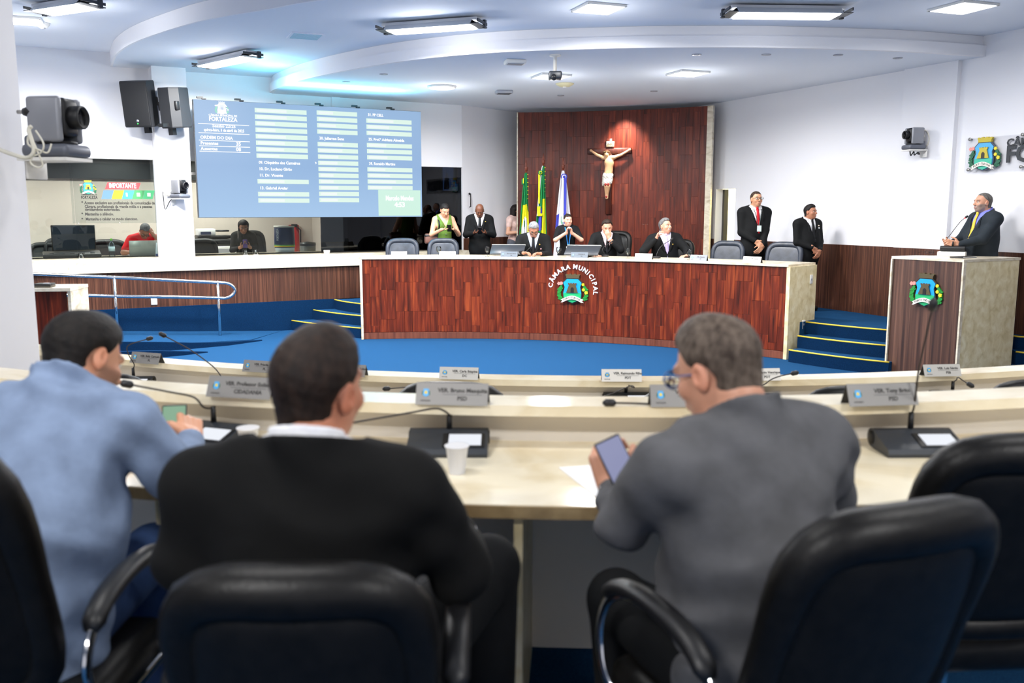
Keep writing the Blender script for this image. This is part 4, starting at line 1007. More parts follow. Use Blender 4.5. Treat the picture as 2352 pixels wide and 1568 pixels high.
# chairs behind the bench
CB = [(923, 1.2, .555, 'empty slate leather chair at the left end of the long bench', 558, 0), (1015, 1.15, .52, 'second empty slate leather chair from the left, before the woman in green', 559, 0), (1548, 1.45, .46, 'black leather chair behind the man with the moustache', 553, 1), (1655, 1.2, .53, 'empty slate leather chair left of the tall man in a red tie', 562, 0), (1781, 1.2, .57, 'empty slate leather chair at the right end of the long bench', 563, 0), (1222, 1.45, .5, 'black leather chair behind the grey haired seated man', 575, 1)]
for px, r_, w_, lb, ytop, blk in CB:
    b = bpt(btr(px, r_), r_, DZ); zt = P(px, ytop, Y=b.y + .3).z
    office_chair(lb, b, baz(px, r_) + PI, LEATHER if blk else LEATHERB, w=w_, back_h=max(.5, zt - DZ - .50 - .04), seat_z=.45, arms=False, name='bench_chair', group='chairs behind the long bench', lean=.10, thick=.035)
b = bpt(btr(1392, 1.42), 1.42, DZ); office_chair('tall black leather armchair of the man holding his chin', b + Vector((.0, .0, 0)), baz(1392) + PI - .2, LEATHER, w=.58, back_h=P(1400, 526, Y=b.y + .35).z - DZ - .55, seat_z=.46, arms=False, name='presidential_chair', lean=.12, thick=.06)
# ------------------------------------------------------------------ lectern
l0, l1, l2_ = Vector((4.51, 10.612, 0)), Vector((4.976, 9.855, 0)), Vector((5.854, 10.315, 0)); l3_ = l0 + l2_ - l1
LZ = 1.414
lect = thing('lectern', 'tall lectern of dark wood and travertine bearing the coat of arms', 'lectern', (l0 + l2_) / 2); LO_ = lect.location.copy()
def quad(a, b, th_, z0, z1, name, m, inset=0.0):
    d = (b - a).normalized(); n_ = Vector((d.y, -d.x, 0)); L_ = (b - a).length
    c = (a + b) / 2 - LO_ - n_ * (th_ / 2)
    return MB().box((0, 0, (z1 - z0) / 2), (L_ - 2 * inset, th_, z1 - z0)).build(name, m, lect, (c.x, c.y, z0), (0, 0, math.atan2(d.y, d.x)))
quad(l0, l1, .03, 0, LZ - .03, 'front_panel', LECTWOOD, .018)
quad(l1, l2_, .03, 0, LZ - .03, 'side_panel', MARBLED, .004)
quad(l3_, l0, .03, .4, LZ - .03, 'side_panel', MARBLED, .02)
d01 = (l1 - l0).normalized()
MB().box((0, 0, (LZ - .03) / 2), (.02, .05, LZ - .03)).build('edge_strip', MARBLE, lect, l0 + d01 * .008 - LO_, (0, 0, math.atan2(d01.y, d01.x)))
MB().box((0, 0, (LZ - .03) / 2), (.02, .05, LZ - .03)).build('edge_strip', MARBLE, lect, l1 - d01 * .002 - LO_ - Vector((d01.y, -d01.x, 0)) * .02, (0, 0, math.atan2(d01.y, d01.x)))
cen = (l0 + l2_) / 2
MB().prism([tuple(((p - cen) * 1.015)[:2]) for p in (l0, l1, l2_, l2_ + (l0 - l1) * .42, l0 + (l2_ - l1) * .42)], LZ - .03, LZ).build('top', MARBLE, lect)
pe_ = PL(2129, 665, l0, l1); em2 = thing('coat_of_arms', 'painted coat of arms with green branches on the lectern front', 'emblem', pe_ + Vector((d01.y, -d01.x, 0)) * .001)
emblem(em2, frame((0, 0, 0), d01), .47)
# on the lectern
p = P(2195, 583, Z=LZ); u12 = (l2_ - l1).normalized()
rb = thing('lectern_riser', 'cream block under the lectern microphone', 'stand', P(2186, 588, Z=LZ), math.atan2(d01.y, d01.x) + .45)
MB().rbox((0, 0, .027), (.30, .16, .055), .006, 2).build('block', OFFWHITE, rb); MB().box((0, -.081, .03), (.16, .003, .04)).build('front_label', PAPER, rb)
rzL = math.atan2(d01.y, d01.x) + .45
bL = P(2186, 588, Z=LZ) + Vector((.02, .02, .056))
lm_ = mic_unit('black lectern microphone with a glowing red ring, before the speaker', bL, rzL + PI, neck_px(bL, rzL + PI, [(2174, 552, bL.y), (2184, 537, bL.y), (2205, 510, bL.y - .02), (2217, 500, bL.y - .03)]), red=True, group=None)
fo = thing('folder', 'thin black folder lying on the lectern top by the speaker', 'folder', P(2212, 592, Z=LZ), math.atan2(u12.y, u12.x)); MB().rbox((0, 0, .008), (.24, .17, .014), .003, 1).build('cover', BLACK, fo); MB().box((0, 0, .012), (.23, .172, .005)).build('pages', PAPER, fo)
def spectacles(parent, M, w=.13, m=None, r=.024):
    m = m or BLACK
    for sg in (-1, 1):
        MB().tube([(sg * w * .25 + r * 1.15 * math.cos(q * PI / 8), 0, r * .85 * math.sin(q * PI / 8)) for q in range(17)], .0019, 6, False, M=M).build('rim', m, parent)
        MB().tube([(sg * w * .48, 0, .004), (sg * w * .56, -.05, .004), (sg * w * .57, -.11, -.004)], .002, 5, M=M).build('temple', m, parent)
        mb = MB(); mb.lathe([(.0005, 0), (r * 1.05, 0)], 12, M @ Matrix.Translation((sg * w * .25, 0, 0)) @ Matrix.Rotation(PI / 2, 4, 'X')); mb.build('lens', GLASS, parent)
    MB().tube([(-w * .06, 0, .004), (0, .003, .008), (w * .06, 0, .004)], .0022, 5, M=M).build('bridge', m, parent)
gl = thing('spectacles', 'folded spectacles lying on the lectern top', 'glasses', P(2134, 584, Z=LZ) + Vector((0, 0, .026)), math.atan2(d01.y, d01.x)); spectacles(gl, Matrix.Identity(4))

# ------------------------------------------------------------------ acrylic wall sign on the right wall
sS0 = rs(2222, 350); SO = rpt(sS0, -.03)
sg_ = thing('wall_sign', 'clear acrylic sign with crest and black lettering on the right wall', 'sign', SO)
def spx(px, py): v = PL(px, py, rpt(0, -.03), rpt(4, -.03)); return ((v - SO).dot(RU), v.z)
Msg = frame((0, 0, 0), RU)
zt_, zb_ = spx(2224, 318)[1], spx(2222, 396)[1]
MB().box((1.05, .006, (zt_ + zb_) / 2), (2.1, .008, zt_ - zb_), M=Msg).build('plate', glass_mat('acrylic_pale', (250, 250, 250), 1.3, refl=.6), sg_)
x, z = spx(2264, 352); ems = spx(2300, 352)[0] - x
ex0 = spx(2226, 352)[0]; ex1 = spx(2303, 352)[0]
emblem(sg_, Msg @ Matrix.Translation(((ex0 + ex1) / 2, 0, z - .005)), (ex1 - ex0) / .93, EMW)
SGB = mat('sign_black', (40, 44, 50), .5)
x, z = spx(2312, 336); text('lettering', 'CÂMARA MUNICIPAL DE', .125, SGB, sg_, Msg @ Matrix.Translation((x, -.002, z)), .004, 'LEFT', .03, 1.45)
x, z = spx(2309, 372); text('lettering', 'FORTALEZA', .27, SGB, sg_, Msg @ Matrix.Translation((x, -.002, z)), .004, 'LEFT', .035, 1.48)
for px_, py_ in ((2229, 320), (2225, 390), (2346, 383), (2350, 309)):
    x, z = spx(px_, py_); MB().lathe([(.02, -.012), (.02, .0), (.012, .006), (.012, .03)], 14, Msg @ Matrix.Translation((x, -.004, z)) @ Matrix.Rotation(-PI / 2, 4, 'X')).build('standoff', STEEL, sg_)

# ------------------------------------------------------------------ pan-tilt cameras
c1_ = ptz_camera('grey pan-tilt camera with tangled white cables on the near white pillar', P(133, 372, Y=4.62), -PI / 2 - .12); c1_.scale = (1.32,) * 3
c2_ = ptz_camera('small grey pan-tilt camera on the white column beside the video screen', PL(414, 458, cpt(0, -.12), cpt(4, -.12)), -PI / 2 - .5); c2_.scale = (1.25,) * 3
c3_ = ptz_camera('small grey pan-tilt camera on the right wall pilaster', PL(2098, 347, rpt(0, -.22), rpt(4, -.22)), PI / 2 + .15); c3_.scale = (1.25,) * 3
CAB = mat('cable_white', (226, 222, 206), .6)
def cable(name, pts, r, m, label, parent=None):
    o = MB().tube(smooth_curve(pts, 6), r, 6).at(name, m, parent)
    if parent is None: tag(o, label, 'cable')
    return o
def pcs(seq, Y): return [P(x, y, Y=Y + dy) for x, y, dy in seq]
cb_ = thing('cable_bundle', 'tangle of cream cables hanging by the near pillar camera', 'cable', P(75, 350, Y=4.36))
for k, sq_ in enumerate(([(-10, 340, .1), (30, 355, 0), (62, 362, -.02), (78, 345, -.03), (66, 300, 0), (72, 290, 0)], [(60, 362, 0), (92, 352, -.04), (100, 330, -.05), (82, 300, 0)], [(62, 300, 0), (80, 340, -.03), (70, 372, -.02), (86, 384, -.02), (98, 378, -.02), (88, 352, -.03), (66, 300, 0)], [(70, 296, 0), (64, 330, -.01), (92, 345, -.04), (110, 350, -.03), (118, 330, -.02)])):
    o = MB().tube([p - cb_.location for p in smooth_curve(pcs(sq_, 4.36), 6)], .0045 if k != 0 else .010, 7).build('cable', CAB, cb_)
kn = thing('wall_bolt', 'black round knob on the near pillar beside the grey camera', 'knob', P(63, 257, Y=4.55)); MB().lathe([(.001, .04), (.022, .04), (.025, .0), (.018, -.02)], 16, Matrix.Rotation(PI / 2, 4, 'Y')).build('cap', BLACK, kn); MB().lathe([(.01, 0), (.01, -.05)], 10, Matrix.Rotation(PI / 2, 4, 'Y')).build('shank', STEEL, kn)
cc = lambda seq, off: [PL(x, y, cpt(0, off), cpt(4, off)) for x, y in seq]
cable('conduit_cable', cc([(377, 360), (377, 400), (373, 430), (383, 447), (398, 446)], -.05), .018, CAB, 'white conduit curving down to the small camera on the column')
cable('camera_cable', cc([(374, 440), (379, 480), (390, 462), (399, 454)], -.05), .006, BLACK, 'thin black cable looping under the column camera')
cr_ = lambda seq, off: [PL(x, y, rpt(0, off), rpt(4, off)) for x, y in seq]
cable('camera_cable', cr_([(2090, 346), (2092, 357), (2099, 348), (2100, 356), (2108, 350), (2112, 354), (2107, 353)], -.2), .008, BLACK, 'black cable coiled under the right wall camera')
cable('camera_cable', cr_([(2121, 298), (2130, 303), (2134, 318), (2130, 333), (2125, 334)], -.08), .006, CAB, 'white cable arching beside the right wall camera')
for px, py, lb in ((2120, 299, 'upper black cable plug on the right pilaster'), (2120, 312, 'lower black cable plug on the right pilaster')):
    b = thing('cable_plug', lb, 'plug', PL(px, py, rpt(0, -.075), rpt(4, -.075)), math.atan2(RU.y, RU.x)); MB().lathe([(.03, 0), (.03, .012)], 14, Matrix.Rotation(PI / 2, 4, 'X')).build('plate', OFFWHITE, b); MB().lathe([(.022, .01), (.022, .035), (.001, .035)], 14, Matrix.Rotation(PI / 2, 4, 'X')).build('cap', BLACK, b)

# ------------------------------------------------------------------ loudspeakers on the left wall
def loudspeaker(label, loc, rz, tilt, W, H, D, led=False):
    t = thing('loudspeaker', label, 'speaker', loc, rz, 'wall loudspeakers')
    Mt = Matrix.Rotation(tilt, 4, 'X')
    pl_ = [(-W / 2, -D / 2), (W / 2, -D / 2), (W * .5, D * .12), (W * .28, D / 2), (-W * .28, D / 2), (-W * .5, D * .12)]
    mb = MB(); n = 6; vs = [(x * s_, y * s_, z) for z, s_ in ((-H / 2, .96), (-H / 2 + .02, 1), (H / 2 - .02, 1), (H / 2, .96)) for x, y in pl_]
    fs = [(k * n + i, k * n + (i + 1) % n, (k + 1) * n + (i + 1) % n, (k + 1) * n + i) for k in range(3) for i in range(n)] + [tuple(range(n))[::-1], tuple(range(3 * n, 4 * n))]
    mb.add(vs, fs, False, Mt).build('cabinet', mat('speaker_black', (34, 36, 40), .55), t)
    MB().rbox((0, -D / 2 - .004, 0), (W * .94, .014, H * .95), .012, 2, M=Mt).build('grille', mat('speaker_grille', (26, 27, 30), .7), t)
    for sg in (-1, 1): MB().rbox((sg * W * .42, D * .22, .03), (.05, .08, .13), .012, 2, M=Mt).build('handle', BLACK, t)
    MB().box((0, D / 2 + .05, -H * .42), (.09, .16, .05), M=Mt).box((0, D * .2, -H / 2 - .05), (.08, .08, .10), M=Mt).build('bracket', BLACK, t)
    if led: MB().box((0, -D / 2 - .012, -H * .42), (.02, .004, .012), M=Mt).build('led', mat('led_green', (60, 230, 90), .5, emit=2), t); MB().lathe([(.022, 0), (.001, .003)], 12, Mt @ Matrix.Translation((0, -D / 2 - .011, -H * .36)) @ Matrix.Rotation(PI / 2, 4, 'X')).build('badge', SILVER, t)
    return t
loudspeaker('large black loudspeaker hung on the white wall, left of its smaller mate', PL(326, 238, cpt(0, .02), cpt(4, .02)), math.atan2(CU.y, CU.x) - .62, .16, .42, .66, .36, True)
loudspeaker('smaller black loudspeaker on the white column, seen from its rear side', PL(397, 248, cpt(0, -.24), cpt(4, -.24)), math.atan2(CU.y, CU.x) + 2.3, -.10, .34, .58, .34)
cable('speaker_cable', cc([(363, 245), (368, 268), (374, 250), (376, 262)], .02), .008, BLACK, 'black cable between the two wall loudspeakers')

# ------------------------------------------------------------------ handrail of the ramp
h0 = P(503, 772, Z=.045); HA, HB = h0, h0 - CU * 2.0
def hp(x, y): return PL(x, y, HA, HB)
hr = thing('handrail', 'chrome ramp handrail with a rounded end in front of the press counter', 'railing', (h0.x, h0.y, 0)); HO = hr.location.copy()
rail = [hp(30, 626), hp(80, 629), hp(262, 637), hp(400, 644), hp(500, 649), hp(520, 650), hp(533, 656), hp(540, 666), hp(534, 677), hp(520, 684), hp(500, 684), hp(400, 682), hp(262, 680), hp(80, 675), hp(30, 674)]
MB().tube([p - HO for p in smooth_curve(rail, 5)], .024, 10).build('rail', CHROME, hr)
for px, y0, zf in ((500, 647, .03), (262, 635, .10), (-60, 622, .2)):
    a = hp(px, y0); MB().tube([(a.x - HO.x, a.y - HO.y, zf), (a.x - HO.x, a.y - HO.y, a.z + .012)], .022, 10).build('post', CHROME, hr)
    MB().lathe([(.05, 0), (.05, .012), (.03, .02)], 14, loc=(a.x - HO.x, a.y - HO.y, zf - .005)).build('foot_plate', CHROME, hr)

# small clerk's desk half behind the pillar
q0 = P(148, 662, Y=10.6); cd = thing('clerk_desk', 'small wooden desk with a marble edge beside the near pillar', 'desk', (q0.x - .45, 10.9, 0), .12)
zt_ = q0.z
MB().box((0, 0, zt_ - .02), (.92, .62, .04)).build('top', MARBLE, cd); MB().box((-.02, -.28, (zt_ - .04) / 2), (.84, .03, zt_ - .04)).build('front_panel', REDWOOD, cd)
for sg in (-1, 1): MB().box((sg * .44, 0, (zt_ - .04) / 2), (.035, .60, zt_ - .04)).build('side_panel', MARBLE, cd)
ph = thing('desk_phone', 'black device on the small desk beside the near pillar', 'phone', (P(98, 662, Y=10.7).x, 10.75, zt_), .1); MB().rbox((0, 0, .025), (.2, .16, .05), .01, 2).build('body', BLACK, ph); MB().box((.03, -.02, .051), (.06, .05, .004)).build('display', SILVER, ph)

# ------------------------------------------------------------------ flags and crucifix
def flag(label, foot, ztip, cols, kind):
    """cloth hanging in folds from a wooden pole"""
    t = thing('flag', label, 'flag', (foot.x, foot.y, DZ), 0, 'standing flags')
    H = ztip - DZ; WD = mat('pole_wood', (112, 50, 30), .45)
    MB().tube([(0, 0, .06), (0, 0, H - .17)], .016, 10).build('pole', WD, t)
    MB().lathe([(.014, H - .19), (.03, H - .175), (.022, H - .15), (.034, H - .13), (.012, H - .11), (.016, H - .07), (.003, H)], 14).build('finial', WD, t)
    MB().lathe([(.16, 0), (.16, .02), (.05, .05), (.03, .07)], 20).build('stand', WD, t)
    nu, nv = 40, 44; top = H - .22; bot = {'cloth_a': .55, 'cloth_b': .5, 'cloth_c': .62}[kind]
    vs, fs, mi = [], [], []
    half = {'cloth_a': .085, 'cloth_b': .105, 'cloth_c': .185}[kind]; sh = {'cloth_a': -.045, 'cloth_b': -.05, 'cloth_c': .02}[kind]
    for j in range(nv + 1):
        v = j / nv; z = top - (top - bot) * v
        w_ = .018 + half * (v ** .75); cx = sh * (v ** .7)
        for i in range(nu + 1):
            u = 2 * i / nu - 1
            zz = z - (.16 * (abs(u) if kind == 'cloth_c' else (.5 + .5 * u)) * v * (1 if kind == 'cloth_c' else -.6))
            vs.append((cx + u * w_ + .012 * v * math.sin(5 * u + 2), -.03 - .05 * v * (1 - u * u) + (.012 + .03 * v) * math.sin(u * 9 + 1.3 * v), zz))
    for j in range(nv):
        for i in range(nu):
            u, v = 2 * (i + .5) / nu - 1, (j + .5) / nv
            fs.append((j * (nu + 1) + i, j * (nu + 1) + i + 1, (j + 1) * (nu + 1) + i + 1, (j + 1) * (nu + 1) + i))
            c = 0
            if kind == 'cloth_a':      # green field, yellow lozenge, white disc
                e = abs(u - .15) * .55 + abs(v - .78) * 1.0
                if v > .36 and abs(v - .72) < .40 - .22 * max(0, u - .4) and u > -.75 + .5 * abs(v - .7): c = 1
                if ((u - .12) / .62) ** 2 + ((v - .66) / .17) ** 2 < 1: c = 2
                if ((u - .0) / .2) ** 2 + ((v - .58) / .05) ** 2 < 1: c = 0
            elif kind == 'cloth_b':
                if u > -.30 + .2 * v and v > .33 + .3 * max(0, .3 - u) and u < .92 - 1.0 * max(0, v - .7): c = 1
                if u < .22 and u > -.5 and .42 < v < .66 and ((u + .3) / .55) ** 2 + ((v - .54) / .12) ** 2 < 1: c = 3
                if u < -.72: c = 2 if v < .5 else 0
            else:
                if u < -.62 + .05 * v and .46 < v < .60: c = 3
                if u > .78 and v > .62: c = 3
                if ((u + .18) / .17) ** 2 + ((v - .53) / .065) ** 2 < 1: c = 4
                if .0 < u < .16 and .52 < v < .80: c = 5
                if -.26 + .3 * (v - .6) < u < -.02 and .62 < v < .86: c = 6
                if ((u - .42) / .1) ** 2 + ((v - .5) / .06) ** 2 < 1: c = 5
            mi.append(c)
    me = bpy.data.meshes.new('cloth'); me.from_pydata(vs, [], fs)
    for m in cols: me.materials.append(m)
    me.polygons.foreach_set('material_index', mi); me.polygons.foreach_set('use_smooth', [True] * len(fs)); me.update()
    o = link('cloth', me, None, t)
    sd = o.modifiers.new('thick', 'SOLIDIFY'); sd.thickness = .006
    return t, H
FG, FY, FW, FB = mat('flag_green', (0, 122, 62), .8), mat('flag_yellow', (232, 226, 20), .8), mat('flag_white', (226, 226, 232), .8), mat('flag_blue', (64, 70, 190), .8)
FLG, FO, FT = mat('flag_leaf', (60, 150, 110), .8), mat('flag_ochre', (196, 160, 90), .8), mat('flag_teal', (40, 170, 140), .8)
def footp(px, Y): return Vector(((px - 1176) / FPX * (Y * _ct + .1), Y, 0))
fY = 16.15
fl1, H1 = flag('green and yellow flag nearest the left edge of the wooden panel', footp(1208, fY), P(1208, 368, Y=fY).z, [FG, FY, FW, FB], 'cloth_a')
fl2, H2 = flag('green flag with yellow lozenge, middle and tallest of the three', footp(1247, fY), P(1247, 352, Y=fY).z, [FG, FY, FW, FB], 'cloth_b')
fl3, H3 = flag('white flag with blue ribbon and rosette behind the woman in black', footp(1292, fY), P(1292, 363, Y=fY).z, [FW, FY, FW, FB, FLG, FO, FT], 'cloth_c')
def rosette(t, x, z, r, c1, c2, c3):
    for k, (rr, m) in enumerate(((r, c1), (r * .68, c2), (r * .42, c3))): MB().lathe([(rr, 0), (rr * .95, .008), (.001, .01)], 18, Matrix.Translation((x, -.06 - .007 * k, z)) @ Matrix.Rotation(PI / 2, 4, 'X')).build('rosette', m, t)
rosette(fl3, .015, H3 - .33, .058, FB, FW, FB)
MB().box((-.01, -.085, H3 - .78), (.035, .006, .86)).build('ribbon', FW, fl3); MB().box((.035, -.085, H3 - .80), (.042, .006, .90)).build('ribbon', FB, fl3); MB().box((.03, -.09, H3 - 1.10), (.09, .006, .05)).build('ribbon_knot', FW, fl3)
rosette(fl2, -.05, H2 - .34, .045, FG, FY, FG); MB().box((-.075, -.06, H2 - .62), (.03, .006, .52), M=Matrix.Identity(4)).build('ribbon', FY, fl2); MB().rbox((-.08, -.09, H2 - 1.0), (.06, .03, .14), .01, 2).build('tassel', FY, fl2); MB().rbox((-.06, -.09, H2 - 1.08), (.09, .03, .05), .01, 2).build('tassel', FY, fl2)
MB().rbox((-.055, -.06, H1 - .38), (.05, .02, .10), .01, 2).build('rosette', FG, fl1); MB().box((-.05, -.075, H1 - .36), (.014, .012, .09)).build('ribbon', FY, fl1); MB().box((-.055, -.08, H1 - 1.05), (.025, .01, .20)).build('tassel', FY, fl1)
for t_, H_ in ((fl1, H1), (fl2, H2)):
    mb = MB()
    for k in range(7): mb.box((.022, -.02, H_ - .25 - .07 * k), (.03, .02, .012), rz=.4)
    mb.build('tie_cords', FY, t_)

tq = min(range(101), key=lambda k: abs(1176 + FPX * qpt(k / 100).x / (qpt(k / 100).y * _ct) - 1400)) / 100
cp = qpt(tq, -.06); ca = G0 + (G1 - G0) * tq
cx_ = thing('crucifix', 'wooden crucifix with a painted figure hung on the tall panel', 'crucifix', (cp.x, cp.y, P(1400, 408, Y=cp.y).z))
Xc = frame((0, 0, 0), (qpt(tq + .02) - qpt(tq - .02)).normalized())
def cz(py): return P(1400, py, Y=cp.y).z - cx_.location.z
sc_ = (cp.y * _ct) / FPX
CROSSM = noise_mat('cross_wood', (58, 24, 16), (96, 44, 30), (8, 8, 1), 3, 6, .45)
MB().rbox((.0, .025, (cz(318) + cz(492)) / 2), (13.5 * sc_, .05, cz(318) - cz(492)), .004, 1, M=Xc).build('upright', CROSSM, cx_)
MB().rbox((.0, .02, cz(346.5)), (101 * sc_, .045, 13 * sc_), .004, 1, M=Xc).build('crossbar', CROSSM, cx_)
tp = MB().rbox((3 * sc_, -.012, cz(331)), (18 * sc_, .02, 12 * sc_), .003, 1, M=Xc).build('title_plate', mat('plate_cream', (232, 214, 176), .5), cx_)
text('lettering', 'INRI', .06, EMW['arch'], tp, Xc @ Matrix.Translation((3 * sc_, -.024, cz(334))), .001)

# ------------------------------------------------------------------ things in the press room and on the counter
def oc(px, py, off): v = PL(px, py, cpt(0, off), cpt(4, off)); return v
def ocz(px, off, z=1.235): v = PL(px, 560, cpt(0, off), cpt(4, off)); return Vector((v.x, v.y, z))
cang = math.atan2(CU.y, CU.x)
def tumbler(px, lb):
    t = thing('tumbler', lb, 'glass', ocz(px, .18), 0, 'glasses on the press counter'); MB().lathe([(.04, 0), (.033, .085), (.001, .088), (.001, .083), (.030, .08), (.037, 0)], 18).build('body', GLASS, t); MB().lathe([(.041, 0), (.041, .006), (.037, .006)], 18).build('rim', OFFWHITE, t)
tumbler(184, 'upturned glass on the press counter below the notice, left of the water bottle'); tumbler(563, 'upturned glass on the press counter before the woman with the phone, left one'); tumbler(587, 'upturned glass on the press counter before the woman with the phone, right one')
t = thing('bowl', 'small white cup on the press counter under the dark glass', 'cup', ocz(750, .18)); MB().lathe([(.05, 0), (.055, .05), (.05, .055), (.045, .01), (.001, .008)], 18).build('body', OFFWHITE, t); MB().lathe([(.03, -.0), (.03, .004)], 14).build('foot', OFFWHITE, t)
CLEARB = glass_mat('bottle_plastic', (226, 236, 240), 1.4)
t = thing('water_bottle', 'clear water bottle with a green cap behind the press glass', 'bottle', ocz(256, .60)); MB().lathe([(.042, 0), (.045, .02), (.043, .10), (.046, .12), (.044, .19), (.02, .235), (.014, .24), (.014, .26)], 18).build('body', CLEARB, t); MB().lathe([(.017, .255), (.017, .285), (.001, .287)], 14).build('cap', mat('cap_green', (120, 210, 60), .4), t); MB().lathe([(.0465, .09), (.0465, .16)], 18).build('label', mat('bottle_label', (200, 220, 230), .4), t)
struct('trim_12', wbox(-3.4, s720 + .5, W_OFF + .06, 1.15, 1.195, 1.235), MARBLE)
t = thing('laptop', 'open grey laptop before the man in the red shirt', 'laptop', ocz(325, .75), cang + .08); MB().rbox((0, 0, .01), (.40, .26, .02), .004, 1).build('base', SILVER, t); MB().rbox((0, -.135, .125), (.42, .014, .24), .006, 1).build('lid', mat('laptop_grey', (150, 152, 146), .4, .3), t)
t = thing('desk_calendar', 'white and blue box calendar beside the laptop and the column', 'box', ocz(374, .58), cang); mb = MB(); mb.add([(-.12, -.07, 0), (.12, -.07, 0), (.12, .07, 0), (-.12, .07, 0), (-.10, -.01, .21), (.12, -.01, .21), (.12, .03, .21), (-.10, .03, .21)], [(0, 1, 5, 4), (1, 2, 6, 5), (2, 3, 7, 6), (3, 0, 4, 7), (4, 5, 6, 7), (3, 2, 1, 0)]); mb.build('body', mat('calendar_white', (216, 226, 236), .5), t)
MB().box((0, -.071, .02), (.238, .004, .036)).build('band', mat('calendar_blue', (60, 76, 150), .5), t); MB().box((.08, -.05, .13), (.035, .004, .10)).build('keys', DGREY, t); MB().box((-.06, -.048, .14), (.06, .004, .07)).build('picture', mat('calendar_pic', (120, 110, 120), .5), t)
t = thing('computer_monitor', 'large black monitor standing in the press room at left', 'monitor', ocz(170, 1.02), cang); MB().rbox((0, 0, .29), (.62, .03, .40), .008, 1).build('casing', BLACK, t); MB().box((0, -.017, .29), (.59, .004, .37)).build('screen', mat('screen_off', (36, 44, 58), .12), t); MB().box((0, .02, .08), (.06, .03, .16)).rbox((0, .02, .006), (.24, .16, .012), .004, 1).build('stand', BLACK, t)
t = thing('mixing_console', 'low black equipment case on the press counter before the big monitor', 'equipment', ocz(164, .72), cang); MB().rbox((0, .0, .05), (.80, .34, .06), .015, 2, M=Matrix.Rotation(.12, 4, 'X')).build('body', BLACK, t)
for k in range(5): MB().box((-.28 + .14 * k, -.1, .085), (.06, .05, .012), M=Matrix.Rotation(.12, 4, 'X')).build('key_block', DGREY, t)
def press_chair(px, off, lb, w=.52, zt=1.40):
    v = ocz(px, off, DZ); office_chair(lb, v, cang + PI + random.uniform(-.3, .3), mat('press_chair_black', (20, 22, 26), .5), w=w, back_h=zt - DZ - .56, seat_z=.46, arms=False, name='press_chair', group='press room chairs', thick=.03, lean=.08)
press_chair(94, 1.75, 'black rounded chair back at the far left of the press room', .5, 1.46); press_chair(165, 1.85, 'wide black chair back behind the big press room monitor', .72, 1.54); press_chair(258, 1.85, 'black rounded chair back behind the water bottle', .66, 1.49); press_chair(478, 1.30, 'black chair back in front of the printer', .52, 1.50); press_chair(598, 1.9, 'black chair back right of the woman with the phone', .5, 1.62)
pt_ = thing('side_table', 'low cabinet under the printer in the press room', 'cabinet', ocz(488, 2.45, DZ), cang); MB().rbox((0, 0, .42), (.75, .6, .84), .01, 1).build('body', OFFWHITE, pt_); MB().box((.18, -.305, .42), (.34, .012, .76)).build('door', PAPER, pt_)
t = thing('printer', 'black and white office printer behind the press glass', 'printer', ocz(488, 2.42, DZ + .842), cang); MB().rbox((0, 0, .06), (.62, .44, .12), .02, 2).build('body', BLACK, t); MB().rbox((.02, .0, .16), (.60, .40, .06), .015, 2).build('scanner_lid', BLACK, t); MB().rbox((-.12, -.05, .25), (.30, .3, .12), .01, 2).build('box_on_top', PAPER, t); MB().box((-.14, -.205, .235), (.18, .006, .05)).build('label', mat('printer_label', (50, 60, 90), .5), t); MB().rbox((.17, -.05, .27), (.22, .2, .03), .008, 1).build('tray', BLACK, t)
t = thing('water_dispenser', 'dark blue water dispenser drum with a white lid in the press room', 'dispenser', ocz(654, 1.05, 1.235), cang); MB().lathe([(.17, .08), (.175, .1), (.17, .42), (.165, .43)], 28).build('drum', mat('drum_navy', (26, 44, 84), .4), t); MB().lathe([(.175, .425), (.178, .45), (.001, .455)], 28).build('lid', OFFWHITE, t); MB().lathe([(.16, -.0), (.165, .08), (.001, .081)], 28).build('base', mat('drum_base', (196, 206, 214), .4), t)
MB().lathe([(.1765, .11), (.1765, .125)], 28).build('stripe', mat('stripe_green', (90, 170, 60), .5), t); MB().lathe([(.1765, .09), (.1765, .108)], 28).build('stripe', mat('stripe_yellow', (230, 190, 40), .5), t)
text('lettering', 'FORTALEZA', .05, PAPER, t, Matrix.Translation((-.135, -.13, .2)) @ Matrix.Rotation(-PI / 2, 4, 'Y') @ Matrix.Identity(4), .001, 'LEFT', .02, .2)
RED = mat('extinguisher_red', (190, 24, 26), .35)
fe = oc(677, 540, 2.9); t = thing('fire_extinguisher', 'red fire extinguisher on the press room wall', 'extinguisher', (fe.x, fe.y, DZ + .55), cang); MB().lathe([(.08, 0), (.085, .03), (.085, .46), (.05, .54), (.03, .56), (.03, .60)], 20).build('cylinder', RED, t); MB().rbox((0, 0, .64), (.12, .04, .05), .01, 2).build('valve', BLACK, t); MB().tube([(.04, 0, .62), (.12, 0, .55), (.11, 0, .25)], .012, 8).build('hose', BLACK, t); MB().rbox((0, .06, .5), (.2, .04, .3), .01, 2).build('bracket', RED, t)
t = thing('waste_bin', 'grey pedal bin right of the fire extinguisher', 'bin', ocz(707, 1.6, DZ), cang); MB().lathe([(.12, 0), (.14, .84), (.13, .86)], 20).build('body', mat('bin_grey', (90, 96, 98), .4), t); MB().lathe([(.145, .85), (.14, .90), (.001, .92)], 20).build('lid', DGREY, t)
